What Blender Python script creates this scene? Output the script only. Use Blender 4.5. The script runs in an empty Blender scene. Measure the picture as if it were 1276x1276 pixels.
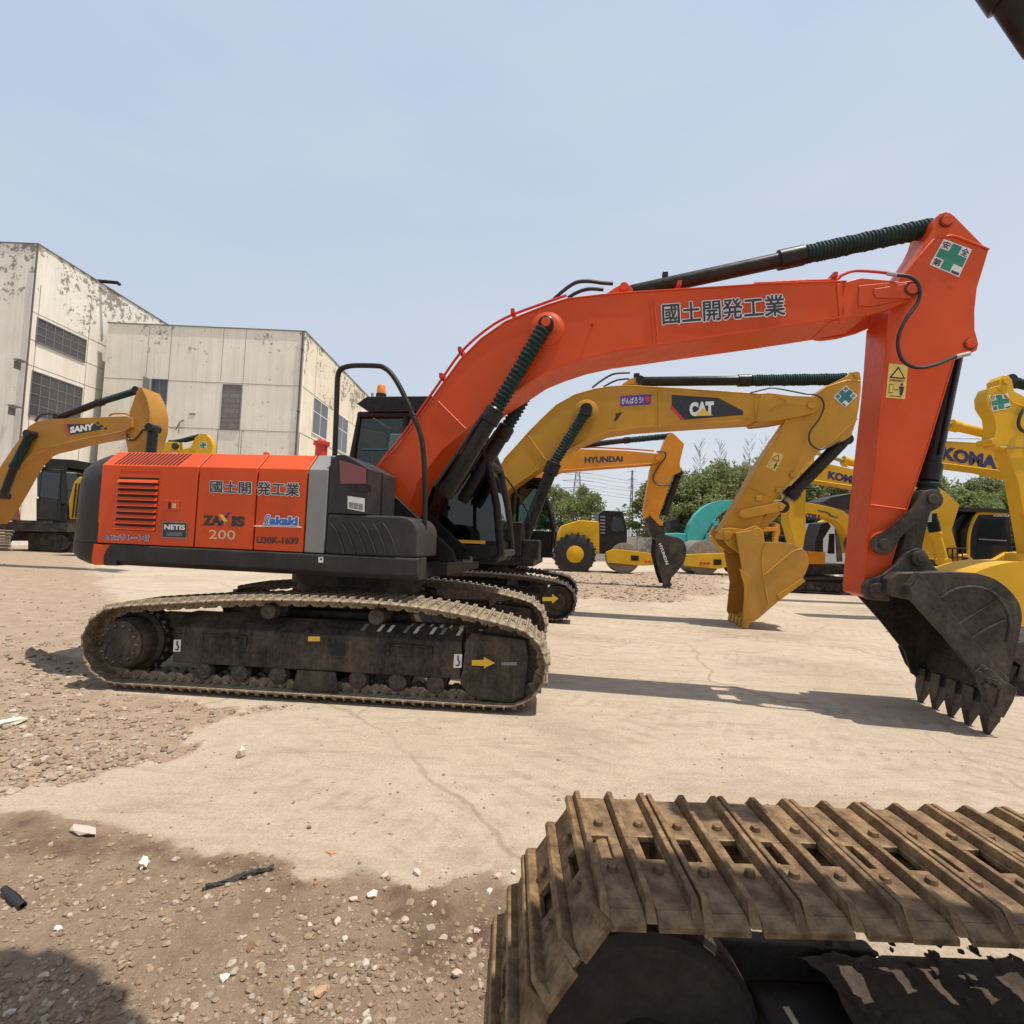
import bpy, bmesh, math, random
import numpy as np
from mathutils import Vector, Matrix, noise

# ------------------------------------------------------------------ camera, sky, sun, exposure
SC = bpy.context.scene
COL = SC.collection
CAM_H, PITCH, ROLL, FPX = 1.6, math.radians(3.0), math.radians(2.3), 639.0
SUN = Vector((0.30, -0.085, 0.95)).normalized()
SKY_STRENGTH, SUN_STRENGTH, EXPOSURE = 0.095, 4.8, 0.16

_F = Vector((0, math.cos(PITCH), math.sin(PITCH)))
_R0 = Vector((1, 0, 0)); _U0 = Vector((0, -math.sin(PITCH), math.cos(PITCH)))
_R = _R0*math.cos(ROLL) + _U0*math.sin(ROLL)
_U = _U0*math.cos(ROLL) - _R0*math.sin(ROLL)
EYE = Vector((0, 0, CAM_H))
cam = bpy.data.cameras.new('camera'); cam.sensor_width = 36; cam.lens = 36*FPX/1276; cam.clip_start = 0.05; cam.clip_end = 3000
camo = bpy.data.objects.new('camera', cam); COL.objects.link(camo)
camo.matrix_world = Matrix(((_R.x, _U.x, -_F.x, 0), (_R.y, _U.y, -_F.y, 0), (_R.z, _U.z, -_F.z, CAM_H), (0, 0, 0, 1)))
SC.camera = camo

W = bpy.data.worlds.new('World'); SC.world = W; W.use_nodes = True
_nt = W.node_tree; _nt.nodes.clear()
_o = _nt.nodes.new('ShaderNodeOutputWorld'); _b = _nt.nodes.new('ShaderNodeBackground'); _s = _nt.nodes.new('ShaderNodeTexSky')
_s.sky_type = 'NISHITA'; _s.sun_disc = False
_s.sun_elevation = math.asin(SUN.z); _s.sun_rotation = math.atan2(SUN.x, SUN.y)
_s.air_density = 1.0; _s.dust_density = 4.0; _s.ozone_density = 1.6; _s.altitude = 0
_b.inputs['Strength'].default_value = SKY_STRENGTH
_mx = _nt.nodes.new('ShaderNodeMix'); _mx.data_type = 'RGBA'; _mx.inputs[0].default_value = .8; # thin bright summer haze over the blue, with faint veils of high cloud
_tc = _nt.nodes.new('ShaderNodeTexCoord'); _mp = _nt.nodes.new('ShaderNodeMapping'); _mp.inputs['Scale'].default_value = (1.2, 1.2, 4.5); _nn = _nt.nodes.new('ShaderNodeTexNoise'); _nn.inputs['Scale'].default_value = 1.6; _nn.inputs['Detail'].default_value = 7
_cr = _nt.nodes.new('ShaderNodeMapRange'); _cr.inputs['From Min'].default_value = .45; _cr.inputs['From Max'].default_value = .75; _cl = _nt.nodes.new('ShaderNodeMix'); _cl.data_type = 'RGBA'
_cl.inputs[6].default_value = (5.5, 6.65, 8.3, 1); _cl.inputs[7].default_value = (6.2, 7.1, 8.4, 1)
_nt.links.new(_tc.outputs['Generated'], _mp.inputs[0]); _nt.links.new(_mp.outputs[0], _nn.inputs['Vector']); _nt.links.new(_nn.outputs['Fac'], _cr.inputs[0]); _nt.links.new(_cr.outputs[0], _cl.inputs[0]); _sx = _nt.nodes.new('ShaderNodeSeparateXYZ'); _hz = _nt.nodes.new('ShaderNodeMapRange'); _hz.inputs['From Min'].default_value = .0; _hz.inputs['From Max'].default_value = .62; _hm = _nt.nodes.new('ShaderNodeMix'); _hm.data_type = 'RGBA'
_hm.inputs[6].default_value = (7.7, 8.0, 8.4, 1); _nt.links.new(_tc.outputs['Generated'], _sx.inputs[0]); _ma = _nt.nodes.new('ShaderNodeMath'); _ma.operation = 'MULTIPLY_ADD'; _ma.inputs[1].default_value = -.16; _nt.links.new(_sx.outputs[0], _ma.inputs[0]); _nt.links.new(_sx.outputs[2], _ma.inputs[2]); _nt.links.new(_ma.outputs[0], _hz.inputs[0]); _nt.links.new(_hz.outputs[0], _hm.inputs[0]); _nt.links.new(_cl.outputs[2], _hm.inputs[7]); _nt.links.new(_hm.outputs[2], _mx.inputs[7])
_nt.links.new(_s.outputs[0], _mx.inputs[6]); _nt.links.new(_mx.outputs[2], _b.inputs[0]); _nt.links.new(_b.outputs[0], _o.inputs[0])

_l = bpy.data.lights.new('sun', 'SUN'); _l.energy = SUN_STRENGTH; _l.angle = math.radians(0.5); _l.color = (1.0, 0.92, 0.81)
_lo = bpy.data.objects.new('sun', _l); COL.objects.link(_lo); _lo.rotation_euler = SUN.to_track_quat('Z', 'Y').to_euler()
SC.view_settings.view_transform = 'Standard'; SC.view_settings.look = 'None'
SC.view_settings.exposure = EXPOSURE; SC.view_settings.gamma = 1.0
SC.render.resolution_x = SC.render.resolution_y = 1024

# ------------------------------------------------------------------ helpers
RND = random.Random(7)
def ray(x, y): return _F + _R*((x-638)/FPX) - _U*((y-638)/FPX)
def ground_at(x, y, z=0.0):
    d = ray(x, y); t = (z-CAM_H)/d.z
    return EYE + d*t

class Frame:
    """upright frame standing at (x, y): u runs along the machine, v away from us, z up"""
    def __init__(s, x, y, yaw=0.0, z=0.0):
        s.o = Vector((x, y, z)); s.a = math.radians(yaw); s.c, s.s = math.cos(s.a), math.sin(s.a)
    def px(s, x, y, v=0.0):
        d = ray(x, y); n = Vector((-s.s, s.c, 0))
        p = s.o + n*v
        t = n.dot(p-EYE)/n.dot(d); q = EYE + d*t - s.o
        return (q.x*s.c + q.y*s.s, q.z)
    def tr(s, pts, v=0.0): return [s.px(x, y, v) for x, y in pts]
    def p3(s, pts, v=0.0): return [Vector((a, v, b)) for a, b in s.tr(pts, v)]

class MB:
    def __init__(s): s.v = []; s.f = []
    def add(s, vs, fs):
        n = len(s.v); s.v += [tuple(p) for p in vs]; s.f += [tuple(i+n for i in f) for f in fs]; return s
    def box(s, c, d, m=None):
        x, y, z = d[0]/2, d[1]/2, d[2]/2
        vs = [Vector((i*x, j*y, k*z)) for i in (-1, 1) for j in (-1, 1) for k in (-1, 1)]
        if m is not None: vs = [m @ p for p in vs]
        vs = [p + Vector(c) for p in vs]
        return s.add(vs, [(0, 1, 3, 2), (4, 6, 7, 5), (0, 4, 5, 1), (2, 3, 7, 6), (0, 2, 6, 4), (1, 5, 7, 3)])
    def span(s, x0, x1, y0, y1, z0, z1): return s.box(((x0+x1)/2, (y0+y1)/2, (z0+z1)/2), (x1-x0, y1-y0, z1-z0))
    def prism(s, pts, v0, v1, pts2=None):
        """outline in (u,z) extruded across v"""
        a = sum(pts[i][0]*pts[(i+1) % len(pts)][1]-pts[(i+1) % len(pts)][0]*pts[i][1] for i in range(len(pts)))
        q = pts2 or pts
        if a < 0: pts = pts[::-1]; q = q[::-1]
        n = len(pts)
        vs = [(p[0], v0, p[1]) for p in pts] + [(p[0], v1, p[1]) for p in q]
        fs = [tuple(range(n)), tuple(range(2*n-1, n-1, -1))] + [(i, n+i, n+(i+1) % n, (i+1) % n) for i in range(n)]
        return s.add(vs, fs)
    def slab(s, pts, z0, z1, pts2=None):
        """outline in (x,y) extruded up"""
        a = sum(pts[i][0]*pts[(i+1) % len(pts)][1]-pts[(i+1) % len(pts)][0]*pts[i][1] for i in range(len(pts)))
        q = pts2 or pts
        if a < 0: pts = pts[::-1]; q = q[::-1]
        n = len(pts)
        vs = [(p[0], p[1], z0) for p in pts] + [(p[0], p[1], z1) for p in q]
        fs = [tuple(range(n-1, -1, -1)), tuple(range(n, 2*n))] + [(i, (i+1) % n, n+(i+1) % n, n+i) for i in range(n)]
        return s.add(vs, fs)
    def across(s, pts, u0, u1):
        """outline in (v,z) extruded along u"""
        a = sum(pts[i][0]*pts[(i+1) % len(pts)][1]-pts[(i+1) % len(pts)][0]*pts[i][1] for i in range(len(pts)))
        if a < 0: pts = pts[::-1]
        n = len(pts)
        vs = [(u0, p[0], p[1]) for p in pts] + [(u1, p[0], p[1]) for p in pts]
        fs = [tuple(range(n-1, -1, -1)), tuple(range(n, 2*n))] + [(i, (i+1) % n, n+(i+1) % n, n+i) for i in range(n)]
        return s.add(vs, fs)
    def lathe(s, p0, p1, prof, n=20):
        """prof = [(t 0..1 along p0-p1, radius)]"""
        p0, p1 = Vector(p0), Vector(p1); d = (p1-p0); ax = d.normalized()
        e = Vector((0, 0, 1)) if abs(ax.z) < .9 else Vector((1, 0, 0))
        a = ax.cross(e).normalized(); b = ax.cross(a)
        vs = []; fs = []
        for t, r in prof:
            c = p0 + d*t
            vs += [c + (a*math.cos(2*math.pi*i/n) + b*math.sin(2*math.pi*i/n))*r for i in range(n)]
        for k in range(len(prof)-1):
            for i in range(n):
                j = (i+1) % n
                fs.append((k*n+i, k*n+j, (k+1)*n+j, (k+1)*n+i))
        fs.append(tuple(range(n-1, -1, -1))); m = (len(prof)-1)*n; fs.append(tuple(range(m, m+n)))
        return s.add(vs, fs)
    def cyl(s, p0, p1, r, r1=None, n=20): return s.lathe(p0, p1, [(0, r), (1, r if r1 is None else r1)], n)
    def tube(s, path, r, n=8):
        path = [Vector(p) for p in path]; m = len(path); vs = []; fs = []; prev = None
        for k, p in enumerate(path):
            d = (path[min(k+1, m-1)] - path[max(k-1, 0)]).normalized()
            if prev is None:
                e = Vector((0, 0, 1)) if abs(d.z) < .9 else Vector((0, 1, 0)); a = d.cross(e).normalized()
            else:
                a = (prev - d*prev.dot(d)).normalized()
            prev = a; b = d.cross(a); rr = r[k] if isinstance(r, (list, tuple)) else r
            vs += [p + (a*math.cos(2*math.pi*i/n) + b*math.sin(2*math.pi*i/n))*rr for i in range(n)]
        for k in range(m-1):
            for i in range(n):
                j = (i+1) % n; fs.append((k*n+i, k*n+j, (k+1)*n+j, (k+1)*n+i))
        fs.append(tuple(range(n-1, -1, -1))); fs.append(tuple(range((m-1)*n, m*n)))
        return s.add(vs, fs)
    def lump(s, c, d, rnd, jit=.25, lv=1):
        bm = bmesh.new(); bmesh.ops.create_icosphere(bm, subdivisions=lv, radius=1)
        idx = {v: i for i, v in enumerate(bm.verts)}
        vs = []
        for v in bm.verts:
            k = 1 + rnd.uniform(-jit, jit); vs.append((c[0]+v.co.x*d[0]*k, c[1]+v.co.y*d[1]*k, c[2]+v.co.z*d[2]*k))
        fs = [tuple(idx[v] for v in f.verts) for f in bm.faces]; bm.free()
        return s.add(vs, fs)
    def build(s, name, mat=None, parent=None, bevel=0.0, angle=32, seg=2, recalc=True):
        me = bpy.data.meshes.new(name); me.from_pydata(s.v, [], s.f)
        if recalc:
            bm = bmesh.new(); bm.from_mesh(me); bmesh.ops.recalc_face_normals(bm, faces=bm.faces[:]); bm.to_mesh(me); bm.free()
        me.shade_smooth(); me.set_sharp_from_angle(angle=math.radians(angle))
        if mat: me.materials.append(mat)
        o = bpy.data.objects.new(name, me); COL.objects.link(o)
        if parent: o.parent = parent
        if bevel:
            b = o.modifiers.new('bevel', 'BEVEL'); b.width = bevel; b.segments = seg; b.limit_method = 'ANGLE'; b.angle_limit = math.radians(40); b.harden_normals = True
        return o

def smooth_path(pts, k=8):
    pts = [Vector(p) for p in pts]; out = []
    for i in range(len(pts)-1):
        p0 = pts[max(i-1, 0)]; p1 = pts[i]; p2 = pts[i+1]; p3 = pts[min(i+2, len(pts)-1)]
        for j in range(k):
            t = j/k
            out.append(.5*((2*p1)+(p2-p0)*t+(2*p0-5*p1+4*p2-p3)*t*t+(3*p1-p0-3*p2+p3)*t**3))
    return out + [pts[-1]]
def arc_pts(c, r, a0, a1, n=10):
    return [(c[0]+r*math.cos(math.radians(a0+(a1-a0)*i/n)), c[1]+r*math.sin(math.radians(a0+(a1-a0)*i/n))) for i in range(n+1)]
def tag(o, label=None, cat=None, group=None, kind=None):
    if label: o['label'] = label
    if cat: o['category'] = cat
    if group: o['group'] = group
    if kind: o['kind'] = kind
    return o
def thing(name, fr, label, cat, group=None):
    o = bpy.data.objects.new(name, None); COL.objects.link(o); o.empty_display_size = .2
    o.location = fr.o; o.rotation_euler = (0, 0, fr.a)
    return tag(o, label, cat, group)
def dup(o, parent=None, **kw):
    c = o.copy(); COL.objects.link(c)
    if parent: c.parent = parent
    for k, v in kw.items(): setattr(c, k, v)
    return c

# ------------------------------------------------------------------ materials
def mat_nodes(name):
    m = bpy.data.materials.new(name); m.use_nodes = True; nt = m.node_tree
    return m, nt, nt.nodes['Principled BSDF']
def N(nt, t, **kw):
    n = nt.nodes.new(t)
    for k, v in kw.items():
        if k in n.inputs: n.inputs[k].default_value = v
        else: setattr(n, k, v)
    return n
def coords(nt, kind='Object', scale=None):
    t = N(nt, 'ShaderNodeTexCoord')
    if scale is None: return t.outputs[kind]
    mp = N(nt, 'ShaderNodeMapping'); mp.inputs['Scale'].default_value = scale
    nt.links.new(t.outputs[kind], mp.inputs['Vector']); return mp.outputs[0]
def noise_fac(nt, scale, lo, hi, detail=6, vec=None, rough=.6):
    n = N(nt, 'ShaderNodeTexNoise'); n.inputs['Scale'].default_value = scale; n.inputs['Detail'].default_value = detail; n.inputs['Roughness'].default_value = rough
    nt.links.new(vec if vec is not None else coords(nt), n.inputs['Vector'])
    r = N(nt, 'ShaderNodeMapRange'); r.inputs['From Min'].default_value = lo; r.inputs['From Max'].default_value = hi
    nt.links.new(n.outputs['Fac'], r.inputs['Value']); return r.outputs[0]
def mixc(nt, fac, a, b):
    m = N(nt, 'ShaderNodeMix'); m.data_type = 'RGBA'
    if isinstance(fac, (int, float)): m.inputs[0].default_value = fac
    else: nt.links.new(fac, m.inputs[0])
    for sock, c in ((m.inputs[6], a), (m.inputs[7], b)):
        if isinstance(c, (tuple, list)): sock.default_value = (*c, 1)
        else: nt.links.new(c, sock)
    return m.outputs[2]
def mul(nt, a, b, op='MULTIPLY'):
    m = N(nt, 'ShaderNodeMath'); m.operation = op
    for i, x in ((0, a), (1, b)):
        if isinstance(x, (int, float)): m.inputs[i].default_value = x
        else: nt.links.new(x, m.inputs[i])
    return m.outputs[0]
def bump(nt, bs, h, strength=.3, dist=.01):
    b = N(nt, 'ShaderNodeBump'); b.inputs['Strength'].default_value = strength; b.inputs['Distance'].default_value = dist
    nt.links.new(h, b.inputs['Height']); nt.links.new(b.outputs[0], bs.inputs['Normal'])
DUST = (.36, .28, .20)
def paint(name, rgb, rough=.38, dust=.25, spec=.22, wear=0.0, wearc=(.05, .04, .035), scale=2.0, streak=.35, coat=0.0):
    m, nt, bs = mat_nodes(name)
    f1 = noise_fac(nt, scale, .42, .78)
    f2 = noise_fac(nt, scale*9, .35, .75, 8)
    st = noise_fac(nt, 3.0, .5, .8, 5, coords(nt, 'Object', (7, 7, .5)))
    d = mul(nt, mul(nt, mul(nt, f1, .6, 'MULTIPLY'), mul(nt, st, streak), 'ADD'), dust)
    d = mul(nt, d, mul(nt, f2, dust*.35), 'ADD')
    tint = mixc(nt, noise_fac(nt, scale*.6, .3, .7, 3), rgb, tuple(c*.80 for c in rgb))
    c = mixc(nt, d, tint, DUST)
    if wear:
        w = noise_fac(nt, 11, .70-.16*wear, .76-.16*wear, 9, rough=.7)
        c = mixc(nt, w, c, wearc)
    nt.links.new(c, bs.inputs['Base Color'])
    r = mul(nt, mul(nt, f2, .22), rough, 'ADD'); nt.links.new(r, bs.inputs['Roughness'])
    bs.inputs['Specular IOR Level'].default_value = spec
    if coat: bs.inputs['Coat Weight'].default_value = coat; bs.inputs['Coat Roughness'].default_value = .15
    bump(nt, bs, noise_fac(nt, scale*2.2, 0, 1, 3), .06, .02)
    return m
def metal(name, rgb, rust=.4, rustc=(.12, .06, .03), rough=.5, metallic=.6, dust=.4, dustc=DUST, scale=5, edge=None):
    m, nt, bs = mat_nodes(name)
    f1 = noise_fac(nt, scale, .4, .68, 8); f2 = noise_fac(nt, scale*3.3, .42, .7, 10, rough=.72)
    c = mixc(nt, mul(nt, f1, rust), rgb, rustc); c = mixc(nt, mul(nt, f2, dust), c, dustc)
    if edge:   # rubbed corners
        g = N(nt, 'ShaderNodeNewGeometry'); r = N(nt, 'ShaderNodeMapRange'); r.inputs['From Min'].default_value = .56; r.inputs['From Max'].default_value = .68; nt.links.new(g.outputs['Pointiness'], r.inputs[0])
        c = mixc(nt, mul(nt, mul(nt, r.outputs[0], noise_fac(nt, 18, .35, .6, 6)), .8), c, edge)
        c = mixc(nt, mul(nt, noise_fac(nt, 3.1, .52, .66, 8), .55), c, (.055, .042, .032))
    nt.links.new(c, bs.inputs['Base Color'])
    nt.links.new(mul(nt, mul(nt, f1, .3), rough, 'ADD'), bs.inputs['Roughness'])
    nt.links.new(mul(nt, mul(nt, f2, -.8*metallic), metallic, 'ADD'), bs.inputs['Metallic'])
    bump(nt, bs, noise_fac(nt, scale*9, 0, 1, 8), .35, .004)
    return m
def plain(name, rgb, rough=.5, metallic=0, spec=.5):
    m, nt, bs = mat_nodes(name)
    c = mixc(nt, noise_fac(nt, 14, .35, .75), rgb, tuple(.82*x+.012 for x in rgb))
    nt.links.new(c, bs.inputs['Base Color']); bs.inputs['Roughness'].default_value = rough; bs.inputs['Metallic'].default_value = metallic
    bs.inputs['Specular IOR Level'].default_value = spec
    return m
def glass(name, tint=(.80, .93, .88), clear=.62):
    m = bpy.data.materials.new(name); m.use_nodes = True; nt = m.node_tree; nt.nodes.clear()
    o = N(nt, 'ShaderNodeOutputMaterial'); t = N(nt, 'ShaderNodeBsdfTransparent'); g = N(nt, 'ShaderNodeBsdfGlossy'); mx = N(nt, 'ShaderNodeMixShader'); fr = N(nt, 'ShaderNodeFresnel')
    t.inputs[0].default_value = (*[x*clear for x in tint], 1); g.inputs['Roughness'].default_value = .03
    fr.inputs['IOR'].default_value = 1.6
    nt.links.new(fr.outputs[0], mx.inputs[0]); nt.links.new(t.outputs[0], mx.inputs[1]); nt.links.new(g.outputs[0], mx.inputs[2]); nt.links.new(mx.outputs[0], o.inputs[0])
    return m
M = {}
M['orange'] = paint('orange_paint', (.65, .073, .009), .32, .07, spec=.26, streak=.25, wear=.03, wearc=(.28, .09, .04))
M['orange_rail'] = paint('red_orange_pipe', (.55, .04, .03), .4, .25)
M['char'] = paint('charcoal_paint', (.022, .022, .024), .42, .12)
M['char2'] = paint('grey_plastic', (.028, .028, .032), .5, .12)
M['silver'] = paint('silver_paint', (.24, .245, .25), .42, .15)
M['black'] = paint('black_paint', (.008, .008, .009), .35, .10)
M['cylblack'] = paint('cylinder_black', (.010, .010, .011), .26, .10)
M['under'] = paint('undercarriage_black', (.013, .012, .012), .5, .36, scale=3)
M['bucketblack'] = paint('bucket_black', (.022, .022, .022), .44, .34, scale=3, wear=.15, wearc=(.10, .09, .08))
M['bellows'] = paint('bellows_cloth', (.009, .036, .036), .6, .10, scale=6)
M['rubber'] = plain('hose_rubber', (.010, .010, .011), .45)
M['shoe'] = metal('dusty_track_steel', (.15, .12, .085), .5, (.20, .13, .07), .7, .2, .95, (.46, .37, .245), 6)
M['shoe_dark'] = metal('dark_track_steel', (.035, .032, .03), .4, (.09, .06, .04), .6, .3, .5, (.20, .15, .11), 6)
M['shoe_rust'] = metal('worn_rusty_shoe', (.105, .068, .036), .75, (.165, .075, .03), .5, .3, .7, (.42, .285, .135), 6, (.46, .35, .20))
M['tooth'] = metal('worn_tooth_steel', (.045, .042, .04), .4, (.09, .06, .04), .4, .6, .35, (.16, .13, .10), 6, (.34, .32, .30))
M['oldsteel'] = metal('old_dark_steel', (.035, .03, .027), .6, (.07, .045, .03), .7, .2, .35, (.13, .10, .075), 4)
M['steel'] = metal('bare_steel', (.35, .34, .33), .2, (.2, .12, .07), .35, .9, .3)
M['catyel'] = paint('ochre_yellow_paint', (.53, .26, .022), .4, .13)
M['catbk'] = paint('scraped_ochre_bucket', (.50, .25, .03), .45, .3, wear=.22, wearc=(.17, .12, .08), scale=3)
M['komyel'] = paint('bright_yellow_paint', (.66, .37, .012), .4, .12)
M['hyu'] = paint('amber_yellow_paint', (.70, .26, .014), .4, .12)
M['sany'] = paint('golden_yellow_paint', (.40, .185, .022), .42, .16)
M['teal'] = paint('teal_paint', (.045, .40, .38), .4, .2)
M['drum'] = metal('roller_drum_steel', (.20, .17, .14), .4, (.14, .09, .06), .5, .5, .7, (.34, .28, .22), 2)
M['glass'] = glass('cab_glass'); M['darkglass'] = plain('dark_cab_glass', (.018, .022, .024), .06, 0, .6)
M['amber'] = plain('amber_lens', (.75, .25, .02), .2)
M['white'] = plain('white_vinyl', (.72, .72, .70), .4); M['txt'] = plain('navy_black_vinyl', (.018, .016, .035), .4)
M['blackvinyl'] = plain('black_vinyl', (.012, .012, .012), .35); M['red'] = plain('red_vinyl', (.55, .02, .025), .4)
M['green'] = plain('green_vinyl', (.015, .20, .12), .4); M['tealgreen'] = plain('teal_green_vinyl', (.01, .15, .17), .4)
M['yel'] = plain('yellow_vinyl', (.72, .52, .12), .45); M['arrow'] = plain('yellow_arrow_vinyl', (.75, .47, .03), .45)
M['blue'] = plain('blue_vinyl', (.02, .12, .50), .4); M['kblue'] = plain('dark_blue_vinyl', (.018, .018, .10), .4); M['purple'] = plain('purple_vinyl', (.10, .03, .22), .4)
M['gold'] = plain('beige_gold_vinyl', (.62, .42, .22), .4); M['redbody'] = plain('red_fitting', (.55, .05, .03), .4)
M['pinkcap'] = plain('dusty_maroon', (.20, .05, .05), .35)

# ------------------------------------------------------------------ lettering and stickers on the machines
_tc = {}
def text_mesh(body, off=0.0, shear=0.0):
    k = (body, off, shear)
    if k in _tc: return _tc[k]
    cu = bpy.data.curves.new('t', 'FONT'); cu.body = body; cu.size = 1; cu.offset = off; cu.shear = shear; cu.resolution_u = 3
    o = bpy.data.objects.new('t', cu); COL.objects.link(o)
    bpy.context.view_layer.update()
    me = bpy.data.meshes.new_from_object(o.evaluated_get(bpy.context.evaluated_depsgraph_get()))
    COL.objects.unlink(o); bpy.data.objects.remove(o)
    vs = [v.co.copy() for v in me.vertices]; fs = [tuple(p.vertices) for p in me.polygons]; bpy.data.meshes.remove(me)
    _tc[k] = (vs, fs); return vs, fs
def lettering(fr, body, bl, br, tl, v, mat, parent, off=0.0, outline=None, outmat=None, shear=0.0, name='lettering', lift=.004, bold=0.02):
    base, _ = text_mesh(body, 0.0 if any(ord(ch) > 0x2e00 for ch in body) else bold, shear)
    x0 = min(p.x for p in base); x1 = max(p.x for p in base); y0 = min(p.y for p in base); y1 = max(p.y for p in base)
    L, R_, T = (Vector((*fr.px(*q, v),)) for q in (bl, br, tl))
    def place(vs, d):
        out = []
        for p in vs:
            q = L + (R_-L)*((p.x-x0)/(x1-x0)) + (T-L)*((p.y-y0)/(y1-y0)); out.append((q.x, v-d, q.y))
        return out
    cjk = any(ord(ch) > 0x2e00 for ch in body); b0 = 0.0 if cjk else bold
    def spread(rad, n, lift):
        m = MB(); vs, fs = text_mesh(body, b0, shear)
        for k in range(n):
            dx, dy = (rad*math.cos(2*math.pi*k/n+.4), rad*math.sin(2*math.pi*k/n+.4)) if rad else (0, 0)
            m.add(place([Vector((p.x+dx, p.y+dy, 0)) for p in vs], lift+.00025*k), fs)
        return m
    if outline:
        spread(outline*1.5+(.02 if cjk else 0), 10, lift).build(name+'_outline', outmat, parent, recalc=False); lift += .005
    return spread(.018 if cjk else 0, 5 if cjk else 1, lift).build(name, mat, parent, recalc=False)
def sticker(fr, quad, v, mat, parent, name='sticker', lift=.003):
    p = fr.tr(quad, v)
    return MB().add([(a, v-lift, b) for a, b in p], [tuple(range(len(p)))]).build(name, mat, parent, recalc=False)
def sub(quad, x, y):
    """point inside a pixel quad (tl,tr,br,bl) at fractions x,y"""
    tl, tr, br, bl = quad
    a = (tl[0]+(tr[0]-tl[0])*x, tl[1]+(tr[1]-tl[1])*x); b = (bl[0]+(br[0]-bl[0])*x, bl[1]+(br[1]-bl[1])*x)
    return (a[0]+(b[0]-a[0])*y, a[1]+(b[1]-a[1])*y)
def cross_sticker(fr, quad, v, parent, green, chars=True):
    s = sticker(fr, quad, v, M['white'], parent, 'safety_sticker')
    pts = [(.34, .04), (.66, .04), (.66, .34), (.96, .34), (.96, .66), (.66, .66), (.66, .96), (.34, .96), (.34, .66), (.04, .66), (.04, .34), (.34, .34)]
    sticker(fr, [sub(quad, *p) for p in pts], v, green, s, 'green_cross', .006)
    for ch, (cx, cy) in zip('安全第一', ((.17, .17), (.83, .17), (.17, .83), (.83, .83))):
        h = .125
        lettering(fr, ch, sub(quad, cx-h, cy+h), sub(quad, cx+h, cy+h), sub(quad, cx-h, cy-h if ch != '一' else cy+h-.06), v, M['txt'], s, lift=.006)
    return s
def warning_sticker(fr, quad, v, parent):
    s = sticker(fr, quad, v, M['yel'], parent, 'warning_sticker')
    tri = [(.5, .06), (.92, .42), (.08, .42)]; tri2 = [(.5, .14), (.8, .385), (.2, .385)]
    sticker(fr, [sub(quad, *p) for p in tri], v, M['blackvinyl'], s, 'triangle', .005)
    sticker(fr, [sub(quad, *p) for p in tri2], v, M['yel'], s, 'triangle_inside', .007)
    for q in ([(.46, .22), (.54, .22), (.52, .31), (.48, .31)], [(.36, .35), (.64, .35), (.64, .37), (.36, .37)],
              [(.1, .46), (.9, .46), (.9, .475), (.1, .475)], [(.1, .49), (.8, .49), (.8, .505), (.1, .505)],
              [(.12, .6), (.32, .6), (.32, .86), (.12, .86)], [(.62, .64), (.9, .64), (.86, .78), (.82, .9), (.7, .9), (.68, .78)], [(.70, .55), (.82, .55), (.82, .62), (.70, .62)], [(.38, .74), (.58, .74), (.58, .76), (.38, .76)], [(.2, .93), (.8, .93), (.8, .95), (.2, .95)]):
        sticker(fr, [sub(quad, *p) for p in q], v, M['blackvinyl'], s, 'pictogram', .0065)
    sticker(fr, [sub(quad, *p) for p in [(.14, .62), (.30, .62), (.30, .84), (.14, .84)]], v, M['yel'], s, 'pictogram_inside', .008)
    return s
# ------------------------------------------------------------------ ground
def inside(x, y, poly):
    c = False; n = len(poly)
    for i in range(n):
        x1, y1 = poly[i]; x2, y2 = poly[(i+1) % n]
        if (y1 > y) != (y2 > y) and x < (x2-x1)*(y-y1)/(y2-y1)+x1: c = not c
    return c
def gpoly(px): return [tuple(ground_at(*q).xy) for q in px]
DIRT = gpoly([(-900, 1000), (-200, 1008), (70, 1012), (150, 1030), (250, 1054), (400, 1084), (480, 1094), (560, 1108), (640, 1103), (760, 1120), (900, 1400), (-1500, 1900)])
MOIST = [gpoly(q) for q in ([(480, 1100), (560, 1112), (640, 1112), (640, 1225), (560, 1230), (500, 1195), (470, 1150)], [(110, 1040), (260, 1062), (400, 1090), (395, 1108), (300, 1092), (200, 1080), (60, 1060)], [(0, 1020), (60, 1022), (120, 1060), (60, 1075), (0, 1066)])]
GRAVEL = gpoly([(-1500, 640), (-300, 655), (60, 664), (105, 700), (130, 725), (160, 760), (100, 860), (300, 876), (385, 888), (250, 905), (180, 958), (0, 978), (-1500, 990)])
FARGRAVEL = gpoly([(640, 745), (735, 742), (800, 752), (900, 742), (905, 722), (1300, 745), (1900, 760), (1900, 724), (690, 712)])
def fuzzy(x, y, poly, s, amp):
    dx = (noise.noise((x*s, y*s, 3.1)) + .55*noise.noise((x*s*4.3, y*s*4.3, 1.1)) + .3*noise.noise((x*s*15, y*s*15, 4)))*amp; dy = (noise.noise((x*s, y*s, 9.7)) + .55*noise.noise((x*s*4.3, y*s*4.3, 7.7)) + .3*noise.noise((x*s*15, y*s*15, 2)))*amp
    return inside(x+dx, y+dy, poly)
def zone(x, y):
    d = fuzzy(x, y, DIRT, 4, .12) if y < 5 else False
    g = fuzzy(x, y, GRAVEL, 1.2, .45) if x < 0 else False
    f = fuzzy(x, y, FARGRAVEL, .5, 1.2) if y > 8 else False
    m = d and any(fuzzy(x, y, p, 5, .12) for p in MOIST)
    return d, g, f, m
PILE = (-5.35, 5.75)
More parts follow.
